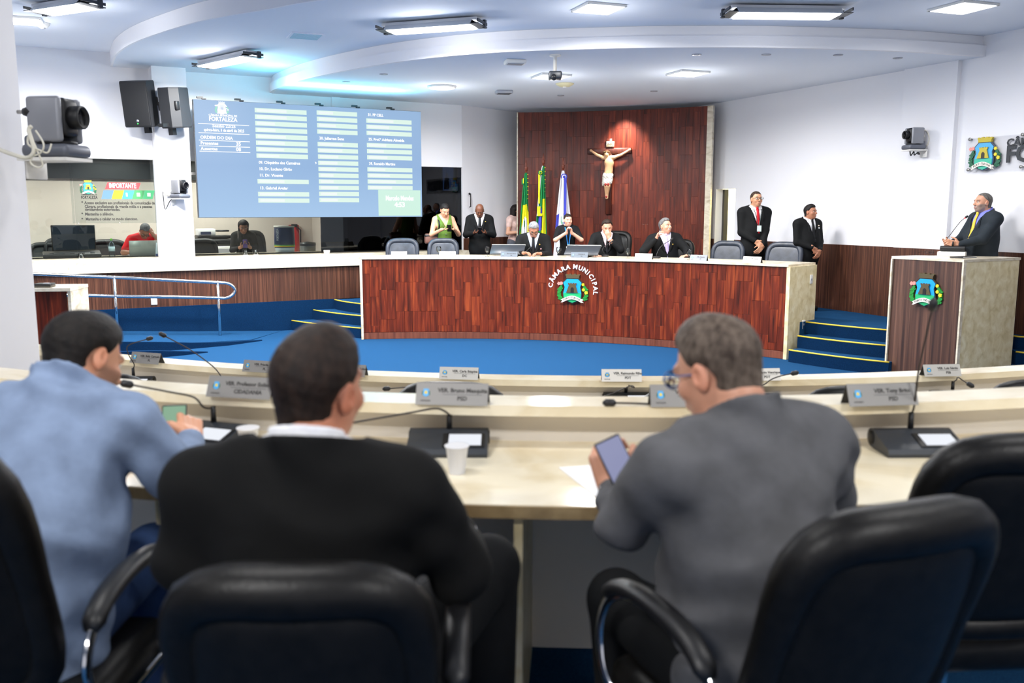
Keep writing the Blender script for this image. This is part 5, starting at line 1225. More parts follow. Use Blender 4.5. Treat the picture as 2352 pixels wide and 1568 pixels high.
# dark control room screens
for (xa, xb, ya, yb, lb) in ((1017, 1066, 383, 438, 'lit television showing a man beside a crucifix, behind the dark glass'), (1008, 1066, 447, 520, 'dark television panel under the lit one behind the dark glass')):
    off = .62; v = oc((xa + xb) / 2, (ya + yb) / 2, off); L_ = (oc(xb, ya, off) - oc(xa, ya, off)).length; Hh = oc(xa, ya, off).z - oc(xa, yb, off).z
    t = thing('television', lb, 'television', v, cang); MB().rbox((0, .03, 0), (L_ + .04, .06, Hh + .04), .008, 1).build('casing', BLACK, t)
    if ya < 400:
        MB().box((0, -.003, 0), (L_, .006, Hh)).build('display', emat('tv_blue', (104, 136, 190), .9), t)
        def tvp(nm, pts, c, d=.008): poly_plate(nm, [((a - .5) * L_, (b - .5) * Hh) for a, b in pts], emat('tv_' + nm, c, .9), t, Matrix.Identity(4), d - .001, d)
        tvp('wood', [(.48, .3), (.5, 1), (.86, 1), (.84, .3)], (34, 28, 30)); tvp('cross', [(.66, .5), (.66, .95), (.74, .95), (.74, .5)], (120, 76, 50), .009); tvp('suit', [(.04, .06), (.08, .55), (.28, .55), (.3, .06)], (16, 18, 24)); tvp('face', [(.13, .56), (.13, .72), (.2, .74), (.23, .7), (.23, .56)], (120, 80, 70), .009); tvp('table', [(.28, .0), (.3, .12), (.95, .22), (1, .08), (1, 0)], (196, 206, 214), .009); tvp('corner', [(.84, .2), (.84, .5), (1, .6), (1, .2)], (20, 26, 34)); tvp('caption', [(.82, .2), (.82, .34), (1, .34), (1, .2)], (60, 150, 110), .0095)
        text('lettering', '3 abril', .05, emat('tv_text', (210, 240, 240), 1), t, Matrix.Translation((.3 * L_, -.0102, -.1 * Hh)), .0005)
    else: MB().box((0, -.003, 0), (L_, .006, Hh)).build('display', mat('tv_off', (16, 16, 20), .15), t)
t = thing('door_handle', 'thin black pull handle at the right edge of the dark glass', 'handle', oc(1081, 460, W_OFF - .04), cang); MB().tube([(0, .05, .12), (0, 0, .12), (0, -.0, -.12), (0, .05, -.12)], .01, 8).build('grip', BLACK, t); MB().lathe([(.02, 0), (.02, .01)], 10, Matrix.Translation((0, .04, .12)) @ Matrix.Rotation(-PI / 2, 4, 'X')).build('plate', BLACK, t)

# ------------------------------------------------------------------ big chairs of the front row
office_chair('black leather armchair at the left edge, under the man in light blue', (-1.185, 2.02, .42), .0, w=.52, back_h=.60, group='front row armchairs')
office_chair('black leather armchair in the centre foreground, under the man in the black suit', (-.372, 1.78, .42), .03, w=.45, back_h=.43, group='front row armchairs', lean=.12)
office_chair('black leather armchair turned left in the right foreground, behind the man in grey', (.545, 1.90, .42), math.radians(20), w=.47, back_h=.50, group='front row armchairs')
office_chair('empty black leather armchair at the right edge, pushed up to the desk', (1.17, 2.37, .42), .06, w=.54, back_h=.512, group='front row armchairs')
# ------------------------------------------------------------------ figures: one distance field per body or garment, meshed as one surface
def _v(p): return np.array(p, dtype=np.float64)
def _nz(v): v = _v(v); return v / max(1e-9, np.linalg.norm(v))
def rot_axis(ax, a):
    ax = _nz(ax); c, s = math.cos(a), math.sin(a); x, y, z = ax
    return np.array([[c + x * x * (1 - c), x * y * (1 - c) - z * s, x * z * (1 - c) + y * s], [y * x * (1 - c) + z * s, c + y * y * (1 - c), y * z * (1 - c) - x * s], [z * x * (1 - c) - y * s, z * y * (1 - c) + x * s, c + z * z * (1 - c)]])
def rc(a, ra, b, rb, k=.02): return ('rc', _v(a), ra, _v(b), rb, k)
def el(c, r, R=None, k=.03): return ('el', _v(c), _v(r), np.eye(3) if R is None else R, 0, k)
def grow(p, g): return (p[0], p[1], p[2] + g, p[3], p[4] + (g if p[0] == 'rc' else 0), p[5])
def d_prim(p, X, Y, Z):
    if p[0] == 'rc':
        a, ra, b, rb = p[1], p[2], p[3], p[4]; ba = b - a; L = float(ba @ ba) + 1e-9
        t = np.clip(((X - a[0]) * ba[0] + (Y - a[1]) * ba[1] + (Z - a[2]) * ba[2]) / L, 0, 1)
        return np.sqrt((X - a[0] - ba[0] * t) ** 2 + (Y - a[1] - ba[1] * t) ** 2 + (Z - a[2] - ba[2] * t) ** 2) - (ra + (rb - ra) * t)
    c, r, R = p[1], p[2], p[3]
    dx, dy, dz = X - c[0], Y - c[1], Z - c[2]
    q = [(R[0][i] * dx + R[1][i] * dy + R[2][i] * dz) for i in range(3)]
    k0 = np.sqrt((q[0] / r[0]) ** 2 + (q[1] / r[1]) ** 2 + (q[2] / r[2]) ** 2)
    k1 = np.sqrt((q[0] / r[0] ** 2) ** 2 + (q[1] / r[1] ** 2) ** 2 + (q[2] / r[2] ** 2) ** 2)
    return k0 * (k0 - 1) / np.maximum(k1, 1e-6)
def bounds(p):
    if p[0] == 'rc': return np.minimum(p[1] - p[2], p[3] - p[4]), np.maximum(p[1] + p[2], p[3] + p[4])
    e = np.sqrt(((p[3] * p[2]) ** 2).sum(1)); return p[1] - e, p[1] + e
def smin(a, b, k):
    h = np.clip(.5 + .5 * (a - b) / k, 0, 1); return a + (b - a) * h - k * h * (1 - h)
class Field:
    def __init__(s, prims, res, fine=None, fres=None):
        """fine: boxes (lo, hi) in which the grid is finer along each axis"""
        lo = np.min([bounds(p)[0] for p in prims], 0) - .03; hi = np.max([bounds(p)[1] for p in prims], 0) + .03
        s.ax = []
        for d in range(3):
            x = lo[d]; xs = [x]
            while x < hi[d]:
                st = res
                if fine and any(f[0][d] - res <= x <= f[1][d] for f in fine): st = fres
                x += st; xs.append(x)
            s.ax.append(np.array(xs, dtype=np.float32))
        s.V = np.full([len(a) for a in s.ax], .5, dtype=np.float32)
        for p in prims: s.add(p)
    def _sl(s, p, m):
        lo, hi = bounds(p); sl = []
        for d in range(3): sl.append(slice(max(0, np.searchsorted(s.ax[d], lo[d] - m) - 1), np.searchsorted(s.ax[d], hi[d] + m) + 1))
        return tuple(sl), s.ax[0][sl[0]][:, None, None], s.ax[1][sl[1]][None, :, None], s.ax[2][sl[2]][None, None, :]
    def add(s, p):
        sl, X, Y, Z = s._sl(p, p[5] + .025); s.V[sl] = smin(s.V[sl], d_prim(p, X, Y, Z).astype(np.float32), max(p[5], .002))
    def sub(s, p, k=.004):
        sl, X, Y, Z = s._sl(p, k + .012); s.V[sl] = -smin(-s.V[sl], d_prim(p, X, Y, Z).astype(np.float32), k)
    def xyz(s): return s.ax[0][:, None, None], s.ax[1][None, :, None], s.ax[2][None, None, :]
    def cut(s, f):                       # keep where f < 0
        s.V = np.maximum(s.V, f(*s.xyz()).astype(np.float32))
    def warp(s, f): s.V = s.V + f(*s.xyz()).astype(np.float32)
    def mesh(s):
        V = s.V; B = V < 0; nx, ny, nz = V.shape
        c = np.zeros((nx - 1, ny - 1, nz - 1), np.int8)
        off = [(i, j, k) for i in (0, 1) for j in (0, 1) for k in (0, 1)]
        for i, j, k in off: c += B[i:nx - 1 + i, j:ny - 1 + j, k:nz - 1 + k]
        I = np.argwhere((c > 0) & (c < 8)); n = len(I)
        idx = np.full(c.shape, -1, np.int32); idx[I[:, 0], I[:, 1], I[:, 2]] = np.arange(n)
        vals = {o: V[I[:, 0] + o[0], I[:, 1] + o[1], I[:, 2] + o[2]] for o in off}
        acc = np.zeros((n, 3)); cnt = np.zeros(n)
        for a in off:
            for d in range(3):
                if a[d]: continue
                b = tuple(1 if e == d else a[e] for e in range(3))
                va, vb = vals[a], vals[b]; m = (va < 0) != (vb < 0)
                t = np.where(m, va / np.where(m, va - vb, 1), 0)
                p = np.tile(np.array(a, float), (n, 1)); p[:, d] = t
                acc += p * m[:, None]; cnt += m
        f = acc / cnt[:, None]
        P_ = np.stack([s.ax[d][I[:, d]] + f[:, d] * (s.ax[d][I[:, d] + 1] - s.ax[d][I[:, d]]) for d in range(3)], 1)
        quads = []
        for d in range(3):
            e = [0, 0, 0]; e[d] = 1; u, w = [(1, 2), (2, 0), (0, 1)][d]
            A = B[:nx - e[0], :ny - e[1], :nz - e[2]]; C = B[e[0]:, e[1]:, e[2]:]
            E = np.argwhere(A != C); ok = np.ones(len(E), bool)
            for q in (u, w): ok &= (E[:, q] > 0) & (E[:, q] < V.shape[q] - 1)
            E = E[ok]; ins = A[E[:, 0], E[:, 1], E[:, 2]]
            def g(du, dw):
                q = E.copy(); q[:, u] -= du; q[:, w] -= dw; return idx[q[:, 0], q[:, 1], q[:, 2]]
            Q = np.stack([g(1, 1), g(0, 1), g(0, 0), g(1, 0)], 1); Q[~ins] = Q[~ins][:, ::-1]; quads.append(Q)
        return P_, np.concatenate(quads)
def np_mesh(name, P_, Q, col=None):
    me = bpy.data.meshes.new(name); n, m = len(P_), len(Q)
    me.vertices.add(n); me.vertices.foreach_set('co', P_.astype(np.float32).ravel())
    me.loops.add(m * 4); me.loops.foreach_set('vertex_index', Q.astype(np.int32).ravel())
    me.polygons.add(m); me.polygons.foreach_set('loop_start', np.arange(m, dtype=np.int32) * 4)
    me.polygons.foreach_set('use_smooth', np.ones(m, bool))
    if col is not None:
        a = me.color_attributes.new('tone', 'FLOAT_COLOR', 'POINT'); a.data.foreach_set('color', col.astype(np.float32).ravel())
    me.update(); me.validate(); return me

SKIN = mat('skin', (200, 150, 120), .48)
_a = N(SKIN, 'ShaderNodeVertexColor'); _a.layer_name = 'tone'; LK(SKIN, _a.outputs[0], bsdf(SKIN).inputs['Base Color'])
bsdf(SKIN).inputs['Subsurface Weight'].default_value = .06; bsdf(SKIN).inputs['Subsurface Radius'].default_value = (.012, .005, .003)
EYEW, IRIS = mat('eye_white', (226, 222, 216), .25), mat('iris', (44, 28, 20), .2)
def cloth(name, rgb, rough=.85, bump=.25):
    c2 = tuple(min(255, int(v * 1.12 + 3)) for v in rgb)
    return noise_mat(name, rgb, c2, (1, 1, 1), 14, 4, rough, bump, pos=(.35, .7), spec=.25)
def hairm(name, c1, c2): return noise_mat(name, c1, c2, (1, 1, .4), 60, 8, .6, .3, 260, pos=(.3, .7), spec=.25)

def ik(a, b, l1, l2, pole):
    d = b - a; L = min(np.linalg.norm(d), (l1 + l2) * .999); u = _nz(d)
    x = (l1 * l1 - l2 * l2 + L * L) / (2 * L); h = math.sqrt(max(0, l1 * l1 - x * x))
    pl = _v(pole) - u * float(_v(pole) @ u); return a + u * x + _nz(pl) * h, a + u * L

def hand_prims(w, d, nrm, sg, curl, k, thumb=.6, spread=0.0):
    """wrist, finger direction, palm normal (the side the fingers close to), side sign; five fingers rooted in the palm"""
    d = _nz(d); nrm = _v(nrm); nrm = _nz(nrm - d * float(nrm @ d)); x = np.cross(d, nrm) * sg        # x points to the thumb side
    pr = [rc(w - d * .03 * k, .026 * k, w + d * .02 * k, .025 * k, .012)]
    for i in range(4):
        o = (.030 - .020 * i) * k
        a, b = w + d * .018 * k + x * o * .75, w + d * .088 * k + x * o - nrm * .002 * abs(i - 1.4) * k
        pr.append(rc(a, .0155 * k, b, .0115 * k, .008))
        dd = d.copy(); p = b; cc = curl[i] if isinstance(curl, (list, tuple)) else curl
        for j, L in enumerate(((.042, .028, .022), (.047, .031, .023), (.043, .029, .022), (.034, .022, .019))[i]):
            R = rot_axis(np.cross(d, nrm), cc * (.75, 1.0, .7)[j]); dd = R @ dd
            if j == 0 and spread: dd = _nz(dd + x * spread * (1.5 - i) * .12)
            q = p + dd * L * k; pr.append(rc(p, (.0098 - .001 * j) * k, q, (.0090 - .001 * j) * k, .003)); p = q
    t0 = w + d * .028 * k + x * .026 * k; t1 = t0 + _nz(x * .8 + d * .75 + nrm * .35) * .040 * k
    t2 = t1 + _nz(d * (1 - thumb * .4) + nrm * thumb + x * .25) * .032 * k; t3 = t2 + _nz(d * .6 + nrm * thumb * 1.2 - x * .1) * .026 * k
    pr += [rc(t0, .017 * k, t1, .0125 * k, .01), rc(t1, .0118 * k, t2, .0105 * k, .004), rc(t2, .0105 * k, t3, .0085 * k, .003)]
    return pr

def person(label, loc, rz, h=1.75, pose='stand', seat=.46, lean=0.0, slean=0.0, head=(0, 0, 0), hands=None, skin=(196, 146, 116), lips=None, hair='short', haircol=('hair_black', (14, 11, 10), (34, 28, 26)),
           top='suit', topcol=None, shirt=None, tie=None, legs=None, build=1.0, belly=.0, female=False, beard=None, moustache=None, brow=(30, 22, 18), glasses=None, res=.012, fres=.008, hand_fine=True, legdir=0.0, sleeve=1.0, folds=0.0, headscale=1.0, shoe=(16, 15, 15), twist=0.0, headfwd=.03, lower=True, crest=None, poles=None, elbows=None, knees=None, group=None, closed=False, collar=True, knee_spread=.13):
    """poses a skeleton, then grows body, hair and clothes over it. Local +Y is the way the figure faces; hands: side -> (wrist, fingers, palm, curl)"""
    t = thing('person', label, 'person', loc, rz, group)
    k = h / 1.75; hk = k * headscale
    PZ_ = (.95 * k) if pose == 'stand' else seat + .095
    P0 = _v((0, 0, PZ_))
    R = rot_axis((0, 1, 0), slean) @ rot_axis((1, 0, 0), -lean) @ rot_axis((0, 0, 1), twist)
    NB = P0 + R @ _v((0, -.015, .52)) * k
    u = _nz(NB - P0); s = R @ _v((1, 0, 0)); s = _nz(s - u * float(s @ u)); f = np.cross(u, s)
    bw = build * (.90 if female else 1.0)
    Rt = np.stack([s, f, u], 1)
    sh = {1: NB - u * .055 * k + s * .178 * k * bw, -1: NB - u * .055 * k - s * .178 * k * bw}
    yaw, pit, rol = head
    Rh = Rt @ rot_axis((0, 0, 1), yaw) @ rot_axis((0, 1, 0), rol) @ rot_axis((1, 0, 0), -pit)
    neck_top = NB + u * .062 * k + f * headfwd * .6
    HC = neck_top + Rh @ _v((0, .028, .082)) * hk + f * headfwd * .4
    H = lambda x, y, z: HC + Rh @ (_v((x, y, z)) * hk)
    # legs
    hip = {q: P0 + _v((q * .09, 0, -.03)) * k for q in (1, -1)}
    Rl = rot_axis((0, 0, 1), legdir)
    if pose == 'stand':
        knee = {q: _v((q * .10 * k, .015, .50 * k)) for q in (1, -1)}; ank = {q: _v((q * .105 * k, -.02, .085 * k)) for q in (1, -1)}
    else:
        knee = {q: P0 + Rl @ _v((q * knee_spread, .44 * k, -.01)) for q in (1, -1)}
        ank = {q: _v((knee[q][0], knee[q][1] - .05, .09)) for q in (1, -1)}
    for q in knees or {}: knee[q], ank[q] = _v(knees[q][0]), _v(knees[q][1])
    # arms
    arms = {}
    for q in (1, -1):
        hd = (hands or {}).get(q)
        if hd is None: hd = (sh[q] + _v((q * .06, .06, -.53)) * k, (0, .15, -1), (-q, 0, 0), .35)
        w = _v(hd[0]); pole = (poles or {}).get(q, (q * .55, -.45, -.7))
        e, w2 = ik(sh[q], w, .29 * k, .265 * k, pole); 
        if elbows and q in elbows: e, w2 = _v(elbows[q]), w
        arms[q] = (e, w2, hd)
    torso = [el(P0 + u * .01 * k, (.168 * k * bw, .118 * k * build, .135 * k), Rt, .05), el(P0 + u * .17 * k + f * (.02 + belly * .5), ((.142 if female else .155) * k * bw, .112 * k * build + belly, .18 * k), Rt, .06),
             el(P0 + u * .37 * k + f * .008, (.162 * k * bw, .116 * k * build, .19 * k), Rt, .06), rc(sh[1] * .86 + sh[-1] * .14, .066 * k, sh[-1] * .86 + sh[1] * .14, .066 * k, .05),
             rc(NB + u * .01, .058 * k, sh[1] * .9 + NB * .1 + u * .01, .05 * k, .04), rc(NB + u * .01, .058 * k, sh[-1] * .9 + NB * .1 + u * .01, .05 * k, .04)]
    if female: torso += [el(P0 + u * .36 * k + f * .085 * k + s * q * .07 * k, (.07 * k, .06 * k, .07 * k), Rt, .04) for q in (1, -1)]
    up = {q: rc(sh[q], .055 * k * build, arms[q][0], .042 * k * build, .03) for q in (1, -1)}
    fo_ = {q: rc(arms[q][0], .041 * k * build, arms[q][1], .028 * k, .02) for q in (1, -1)}
    thigh = {q: rc(hip[q], .085 * k * build, knee[q], .058 * k, .03) for q in (1, -1)}
    calf = {q: rc(knee[q], .056 * k, ank[q], .038 * k, .02) for q in (1, -1)}
    neck = [rc(NB - u * .02, .060 * k * (.88 if female else 1), neck_top + Rh @ _v((0, -.005, .02)) * hk, .056 * hk * (.86 if female else 1), .02)]
    cranium = el(H(0, -.012, .032), _v((.0745, .097, .084)) * hk, Rh, .02)
    headp = [cranium, el(H(0, .028, -.030), _v((.061, .064, .080)) * hk, Rh, .03), el(H(0, .050, -.088), _v((.034, .033, .026)) * hk, Rh, .03), el(H(0, -.0, -.055), _v((.055, .06, .045)) * hk, Rh, .03),
             rc(H(-.036, .080, .022), .012 * hk, H(.036, .080, .022), .012 * hk, .015), rc(H(0, .088, .006), .0085 * hk, H(0, .110, -.026), .0125 * hk, .012), el(H(.012, .099, -.030), _v((.008, .009, .007)) * hk, Rh, .008), el(H(-.012, .099, -.030), _v((.008, .009, .007)) * hk, Rh, .008),
             rc(H(-.020, .086, -.057), .0075 * hk, H(.020, .086, -.057), .0075 * hk, .008), rc(H(-.017, .087, -.068), .0085 * hk, H(.017, .087, -.068), .0085 * hk, .008), el(H(.042, .062, -.028), _v((.022, .02, .02)) * hk, Rh, .02), el(H(-.042, .062, -.028), _v((.022, .02, .02)) * hk, Rh, .02)]
    Rear = {q: Rh @ rot_axis((0, 0, 1), -q * .35) for q in (1, -1)}
    ears = [el(H(q * .077, -.012, -.008), _v((.0085, .019, .033)) * hk, Rear[q], .006) for q in (1, -1)] + [el(H(q * .072, -.002, -.012), _v((.01, .012, .018)) * hk, Rh, .01) for q in (1, -1)]
    hp_ = []
    for q in (1, -1):
        e, w, hd = arms[q]; hp_ += hand_prims(w, hd[1], hd[2], q, hd[3], k * (.92 if female else 1), *(hd[4:]))
    legp = [thigh[1], thigh[-1], calf[1], calf[-1]] + [rc(ank[q], .036 * k, ank[q] + Rl @ _v((0, .10, -.05)) * k, .03 * k, .02) for q in (1, -1)] if lower else []
    body = torso + neck + headp + ears + list(up.values()) + list(fo_.values()) + hp_ + legp
    fine = [(HC - .125 * hk, HC + .135 * hk)]
    if hand_fine:
        for q in (1, -1): w = arms[q][1]; fine.append((w - .13, w + .13))
    F = Field(body, res * 1.6, fine, fres)
    for q in (1, -1):
        F.sub(el(H(q * .031, .092, .004), _v((.017, .012, .0105)) * hk, Rh), .006); F.sub(el(H(q * .088, -.006, -.004), _v((.008, .010, .018)) * hk, Rear[q]), .004)
    V, Q = F.mesh()
    # tones, fixed to the face
    L = (V - HC) @ Rh / hk; base = np.array(lin(skin)[:3]); C = np.ones((len(V), 4)); C[:, :3] = base
    def blend(mask, rgb): m = np.clip(mask, 0, 1)[:, None]; C[:, :3] = C[:, :3] * (1 - m) + np.array(lin(rgb)[:3]) * m
    x, y, z = L[:, 0], L[:, 1], L[:, 2]; inh = (np.abs(x) < .09) & (np.abs(y) < .13) & (z > -.13) & (z < .13)
    red = np.array(skin) * np.array((1.04, .88, .82))
    blend(inh * np.exp(-(((np.abs(x) - .04) / .02) ** 2 + ((z + .03) / .022) ** 2)) * (y > .03) * .35, tuple(np.minimum(red, 255))); blend(inh * (np.abs(x) > .074) * .4, tuple(np.minimum(red, 255)))
    if beard: blend(inh * np.clip((-.030 + .7 * np.maximum(np.abs(x) - .040, 0) - z) / .014, 0, 1) * np.clip((y + .012) / .02, 0, 1) * beard[1], beard[0])
    if moustache: blend(inh * (np.abs(x) < .032) * (z < -.040) * (z > -.056) * (y > .06) * moustache[1], moustache[0])
    blend(inh * np.exp(-((x / .021) ** 4 + ((z + .0625) / .0085) ** 2)) * (y > .06) * .8, lips or (168, 96, 84))
    blend(inh * np.exp(-(((np.abs(x) - .033) / .018) ** 4 + ((z - .027 + .12 * np.abs(np.abs(x) - .03)) / .0055) ** 2)) * (y > .05) * .9, brow)
    if closed: blend(inh * np.exp(-(((np.abs(x) - .031) / .014) ** 4 + ((z - .003) / .004) ** 2)) * (y > .05) * .8, (60, 36, 28))
    else: blend(inh * np.exp(-(((np.abs(x) - .031) / .015) ** 4 + ((z - .005) / .008) ** 2)) * (y > .05) * .5, tuple(np.array(skin) * .62))
    link('body', np_mesh('body', V, Q, C), SKIN, t)
    if not closed:
        for q in (1, -1):
            e = H(q * .0305, .0745, .004); o = MB().ball((0, 0, 0), .0135 * hk, 12).build('eye', EYEW, t, e); Rq = Matrix([list(r) for r in Rh]).to_4x4()
            MB().lathe([(.0062 * hk, 0), (.0001, .0016 * hk)], 12, Rq @ Matrix.Translation((0, .0128 * hk, 0)) @ Matrix.Rotation(-PI / 2, 4, 'X')).build('iris', IRIS, o)
    # hair
    if hair != 'bald':
        g = dict(short=.010, crew=.0055, thin=.006, bun=.009, long=.012, grey=.011, full=.016).get(hair, .01)
        hs = [grow(cranium, g * hk), grow(headp[3], .004 * hk), rc(H(0, -.045, -.03), .058 * hk, H(0, -.035, -.10), .056 * hk * (.9 if female else 1), .02)]
        if hair in ('full', 'grey', 'short'): hs.append(el(H(0, .012, .062), _v((.066, .075, .062 + g)) * hk, Rh, .02))
        if hair == 'bun': hs += [el(H(0, -.115, .03), _v((.034, .032, .032)) * hk, Rh, .01)]
        if hair == 'long':
            hs += [rc(H(q * .045, -.045, .02), .05 * hk, H(q * .055, -.07, -.28), .04 * hk, .04) for q in (1, -1)] + [rc(H(0, -.07, .0), .055 * hk, H(0, -.09, -.30), .05 * hk, .04)]
        HF = Field(hs, .0075 if fres > .0045 else .0048)
        fr = dict(thin=.052, full=.092, long=.088, bun=.086, grey=.080).get(hair, .082)
        if crest: fr = crest
        def region(X, Y, Z):
            l = [(Rh[0][i] * (X - HC[0]) + Rh[1][i] * (Y - HC[1]) + Rh[2][i] * (Z - HC[2])) / hk for i in range(3)]
            p1 = .080 - .86 * (fr - l[1]) - l[2] + .022 * np.clip((np.abs(l[0]) - .03) / .02, 0, 1) * np.clip((l[1] - .02) / .03, 0, 1)
            if hair == 'thin': p1 = np.maximum(p1, -(.048 - np.maximum(l[1] + .03, 0) * .0 - np.abs(l[0])) * (l[1] > .0))
            nape = (-.108 if hair != 'long' else -.5)
            p2 = np.maximum(l[1] + .030 - (.05 if hair == 'long' else 0), nape - l[2])
            ear = ((l[1] + .008) / .03) ** 2 + ((l[2] + .014) / .034) ** 2 - 1
            d = np.minimum(p1, p2)
            if hair not in ('long',): d = np.maximum(d, -ear * .02 - (np.abs(l[0]) < .05) * 1.0)
            return np.maximum(d, l[1] - fr - .03) * hk
        RG = region(*HF.xyz()); HF.V = HF.V + (g * .75 * hk * np.exp(np.minimum(RG, 0) / (.011 * hk))).astype(np.float32); HF.V = np.maximum(HF.V, RG.astype(np.float32))
        HF.warp(lambda X, Y, Z: .0007 * (np.sin(X * 310 + 4 * np.sin(Z * 60)) * np.sin(Y * 270 + 3 * np.sin(X * 70)) + .7 * np.sin(Z * 240 + X * 90)))
        V, Q = HF.mesh(); link('hair', np_mesh('hair', V, Q), hairm(*haircol), t)
    # clothes
    def wr(X, Y, Z):
        if not folds: return 0 * X
        a = (X - P0[0]) * s[0] + (Y - P0[1]) * s[1] + (Z - P0[2]) * s[2]; b = (X - P0[0]) * u[0] + (Y - P0[1]) * u[1] + (Z - P0[2]) * u[2]
        return folds * (np.sin(b * 40 + 5 * np.sin(a * 8 + 1) + 3 * np.sin(Y * 13 + b * 6)) * np.sin(a * 6 + b * 4.5 + 2) ** 2 + .7 * np.sin(a * 30 + b * 20 + 4 * np.sin(b * 11 + a * 5)) * np.sin(b * 7 - a * 4) ** 2)
    co = lambda X, Y, Z, ax: (X - P0[0]) * ax[0] + (Y - P0[1]) * ax[1] + (Z - P0[2]) * ax[2]
    nh = rc(NB - u * .05 * k, .060 * k, neck_top + u * .05, .066 * k)      # neck hole
    tm = topcol
    LEN = .52 * k
    if top == 'suit':
        g = .019
        pr = [grow(p, g) for p in torso] + [el(P0 + u * .21 * k + f * belly * .4, (.162 * k * bw + g, .118 * k * build + belly * .8 + g, .25 * k), Rt, .05), el(P0 - u * .07 * k, (.176 * k * bw + g, .128 * k * build + g, .20 * k), Rt, .05)]
        for q in (1, -1):
            e, w, _ = arms[q]; wend = w - (w - e) * .06
            pr += [rc(sh[q], .066 * k * build, e, .056 * k * build, .04), rc(e, .056 * k * build, wend, .041 * k, .02)]
        pr += [rc(NB - u * .03 * k - f * .008, .097 * k * (.92 if female else 1), NB + u * .08 * k, .086 * k, .012)]
        J = Field(pr, res, None, None); J.sub(nh, .004); J.warp(wr)
        hem = (.22 if pose == 'stand' else .16) * k
        vb, vt = .24 * k, LEN
        def cutj(X, Y, Z):
            b = co(X, Y, Z, u); a = np.abs(co(X, Y, Z, s)); ff = co(X, Y, Z, f)
            wv = np.clip((b - vb) / (vt - vb), 0, 1.3) * .085 * k
            return np.maximum(np.maximum(-hem - b, np.minimum(b - LEN - (.056 if collar else .070) * k + .35 * ff, .112 * k - a)), np.minimum((wv - a) * .9, ff - .02) * (b > vb - .02) - (b <= vb - .02) * .05)
        if shirt: J.cut(cutj)
        else: J.cut(lambda X, Y, Z: np.maximum(-hem - co(X, Y, Z, u), co(X, Y, Z, u) - LEN - .03 * k))
        V, Q = J.mesh(); link('jacket', np_mesh('jacket', V, Q), tm, t)
        for q in (1, -1):
            e, w, _ = arms[q]; d = _nz(w - e)
            if shirt: MB().tube([w - d * .035, w - d * .004], [.0385 * k, .0365 * k], 14).build('shirt_cuff', shirt, t)
    elif top:
        g = .010
        pr = [grow(p, g) for p in torso] + ([el(P0 - u * .05 * k, (.170 * k * bw + g, .12 * k * build + g, .16 * k), Rt, .05)])
        for q in (1, -1):
            e, w, _ = arms[q]
            if sleeve > 0:
                if sleeve <= 1: pr += [rc(sh[q], .068 * k * build, sh[q] + (e - sh[q]) * sleeve, .058 * k * build, .03)]
                else: pr += [rc(sh[q], .064 * k * build, e, .052 * k * build, .03), rc(e, .052 * k * build, e + (w - e) * (sleeve - 1), .04 * k, .02)]
        T = Field(pr, res, None, None); T.sub(grow(nh, .012 if top == 'tee' else .004), .004); T.warp(wr)
        if sleeve <= 0:
            for q in (1, -1): T.cut(lambda X, Y, Z, q=q: q * co(X, Y, Z, s) - .150 * k * bw)
        hemv = .15 * k
        def cutt(X, Y, Z):
            b = co(X, Y, Z, u); a = np.abs(co(X, Y, Z, s)); ff = co(X, Y, Z, f); r_ = -hemv - b
            if top == 'vest': r_ = np.maximum(r_, np.minimum(np.clip((b - .33 * k) / (.18 * k), 0, 1.4) * .085 * k - a, ff) * (b > .3 * k) - (b <= .3 * k) * .05)
            return r_
        T.cut(cutt)
        V, Q = T.mesh(); link({'vest': 'waistcoat', 'tee': 'shirt'}.get(top, 'shirt'), np_mesh('shirt', V, Q), tm, t)
    tors_s = [grow(p, .006) for p in torso]
    def front(b, a=0.0, prims=tors_s, extra=0.0):
        """point on the chest surface at height b up the spine and a to the side"""
        ts = np.linspace(.30, .0, 120); pts = P0 + u * b + s * a + f[None, :] * ts[:, None]
        d = np.full(len(ts), 1.0)
        for p in prims: d = smin(d, d_prim(p, pts[:, 0], pts[:, 1], pts[:, 2]), max(p[5], .002))
        i = np.argmax(d < 0); return pts[i] + f * extra
    if shirt and top == 'suit':
        S = Field(tors_s[:1] + tors_s[1:], res * 1.1)
        S.cut(lambda X, Y, Z: np.maximum(np.maximum(np.abs(co(X, Y, Z, s)) - .115 * k, .0 - co(X, Y, Z, f)), .05 * k - co(X, Y, Z, u))); S.sub(nh, .003)
        V, Q = S.mesh(); link('shirt', np_mesh('shirt', V, Q), shirt, t)
        if collar: K = Field([rc(NB - u * .01 * k, .079 * k, NB + u * .08 * k + f * .006, .073 * k, .01)], .0055)
        if collar: K.sub(grow(nh, .003), .002)
        if collar: K.cut(lambda X, Y, Z: np.maximum(np.maximum(co(X, Y, Z, u) - (LEN + .074 * k - .42 * co(X, Y, Z, f)), LEN - .02 * k - co(X, Y, Z, u)), (.016 - np.abs(co(X, Y, Z, s)) - .45 * np.maximum(0, LEN + .045 * k - co(X, Y, Z, u)) * 0) * (co(X, Y, Z, f) > 0) - (co(X, Y, Z, f) <= 0) * .1))
        if collar: V, Q = K.mesh(); link('collar', np_mesh('collar', V, Q), shirt, t)
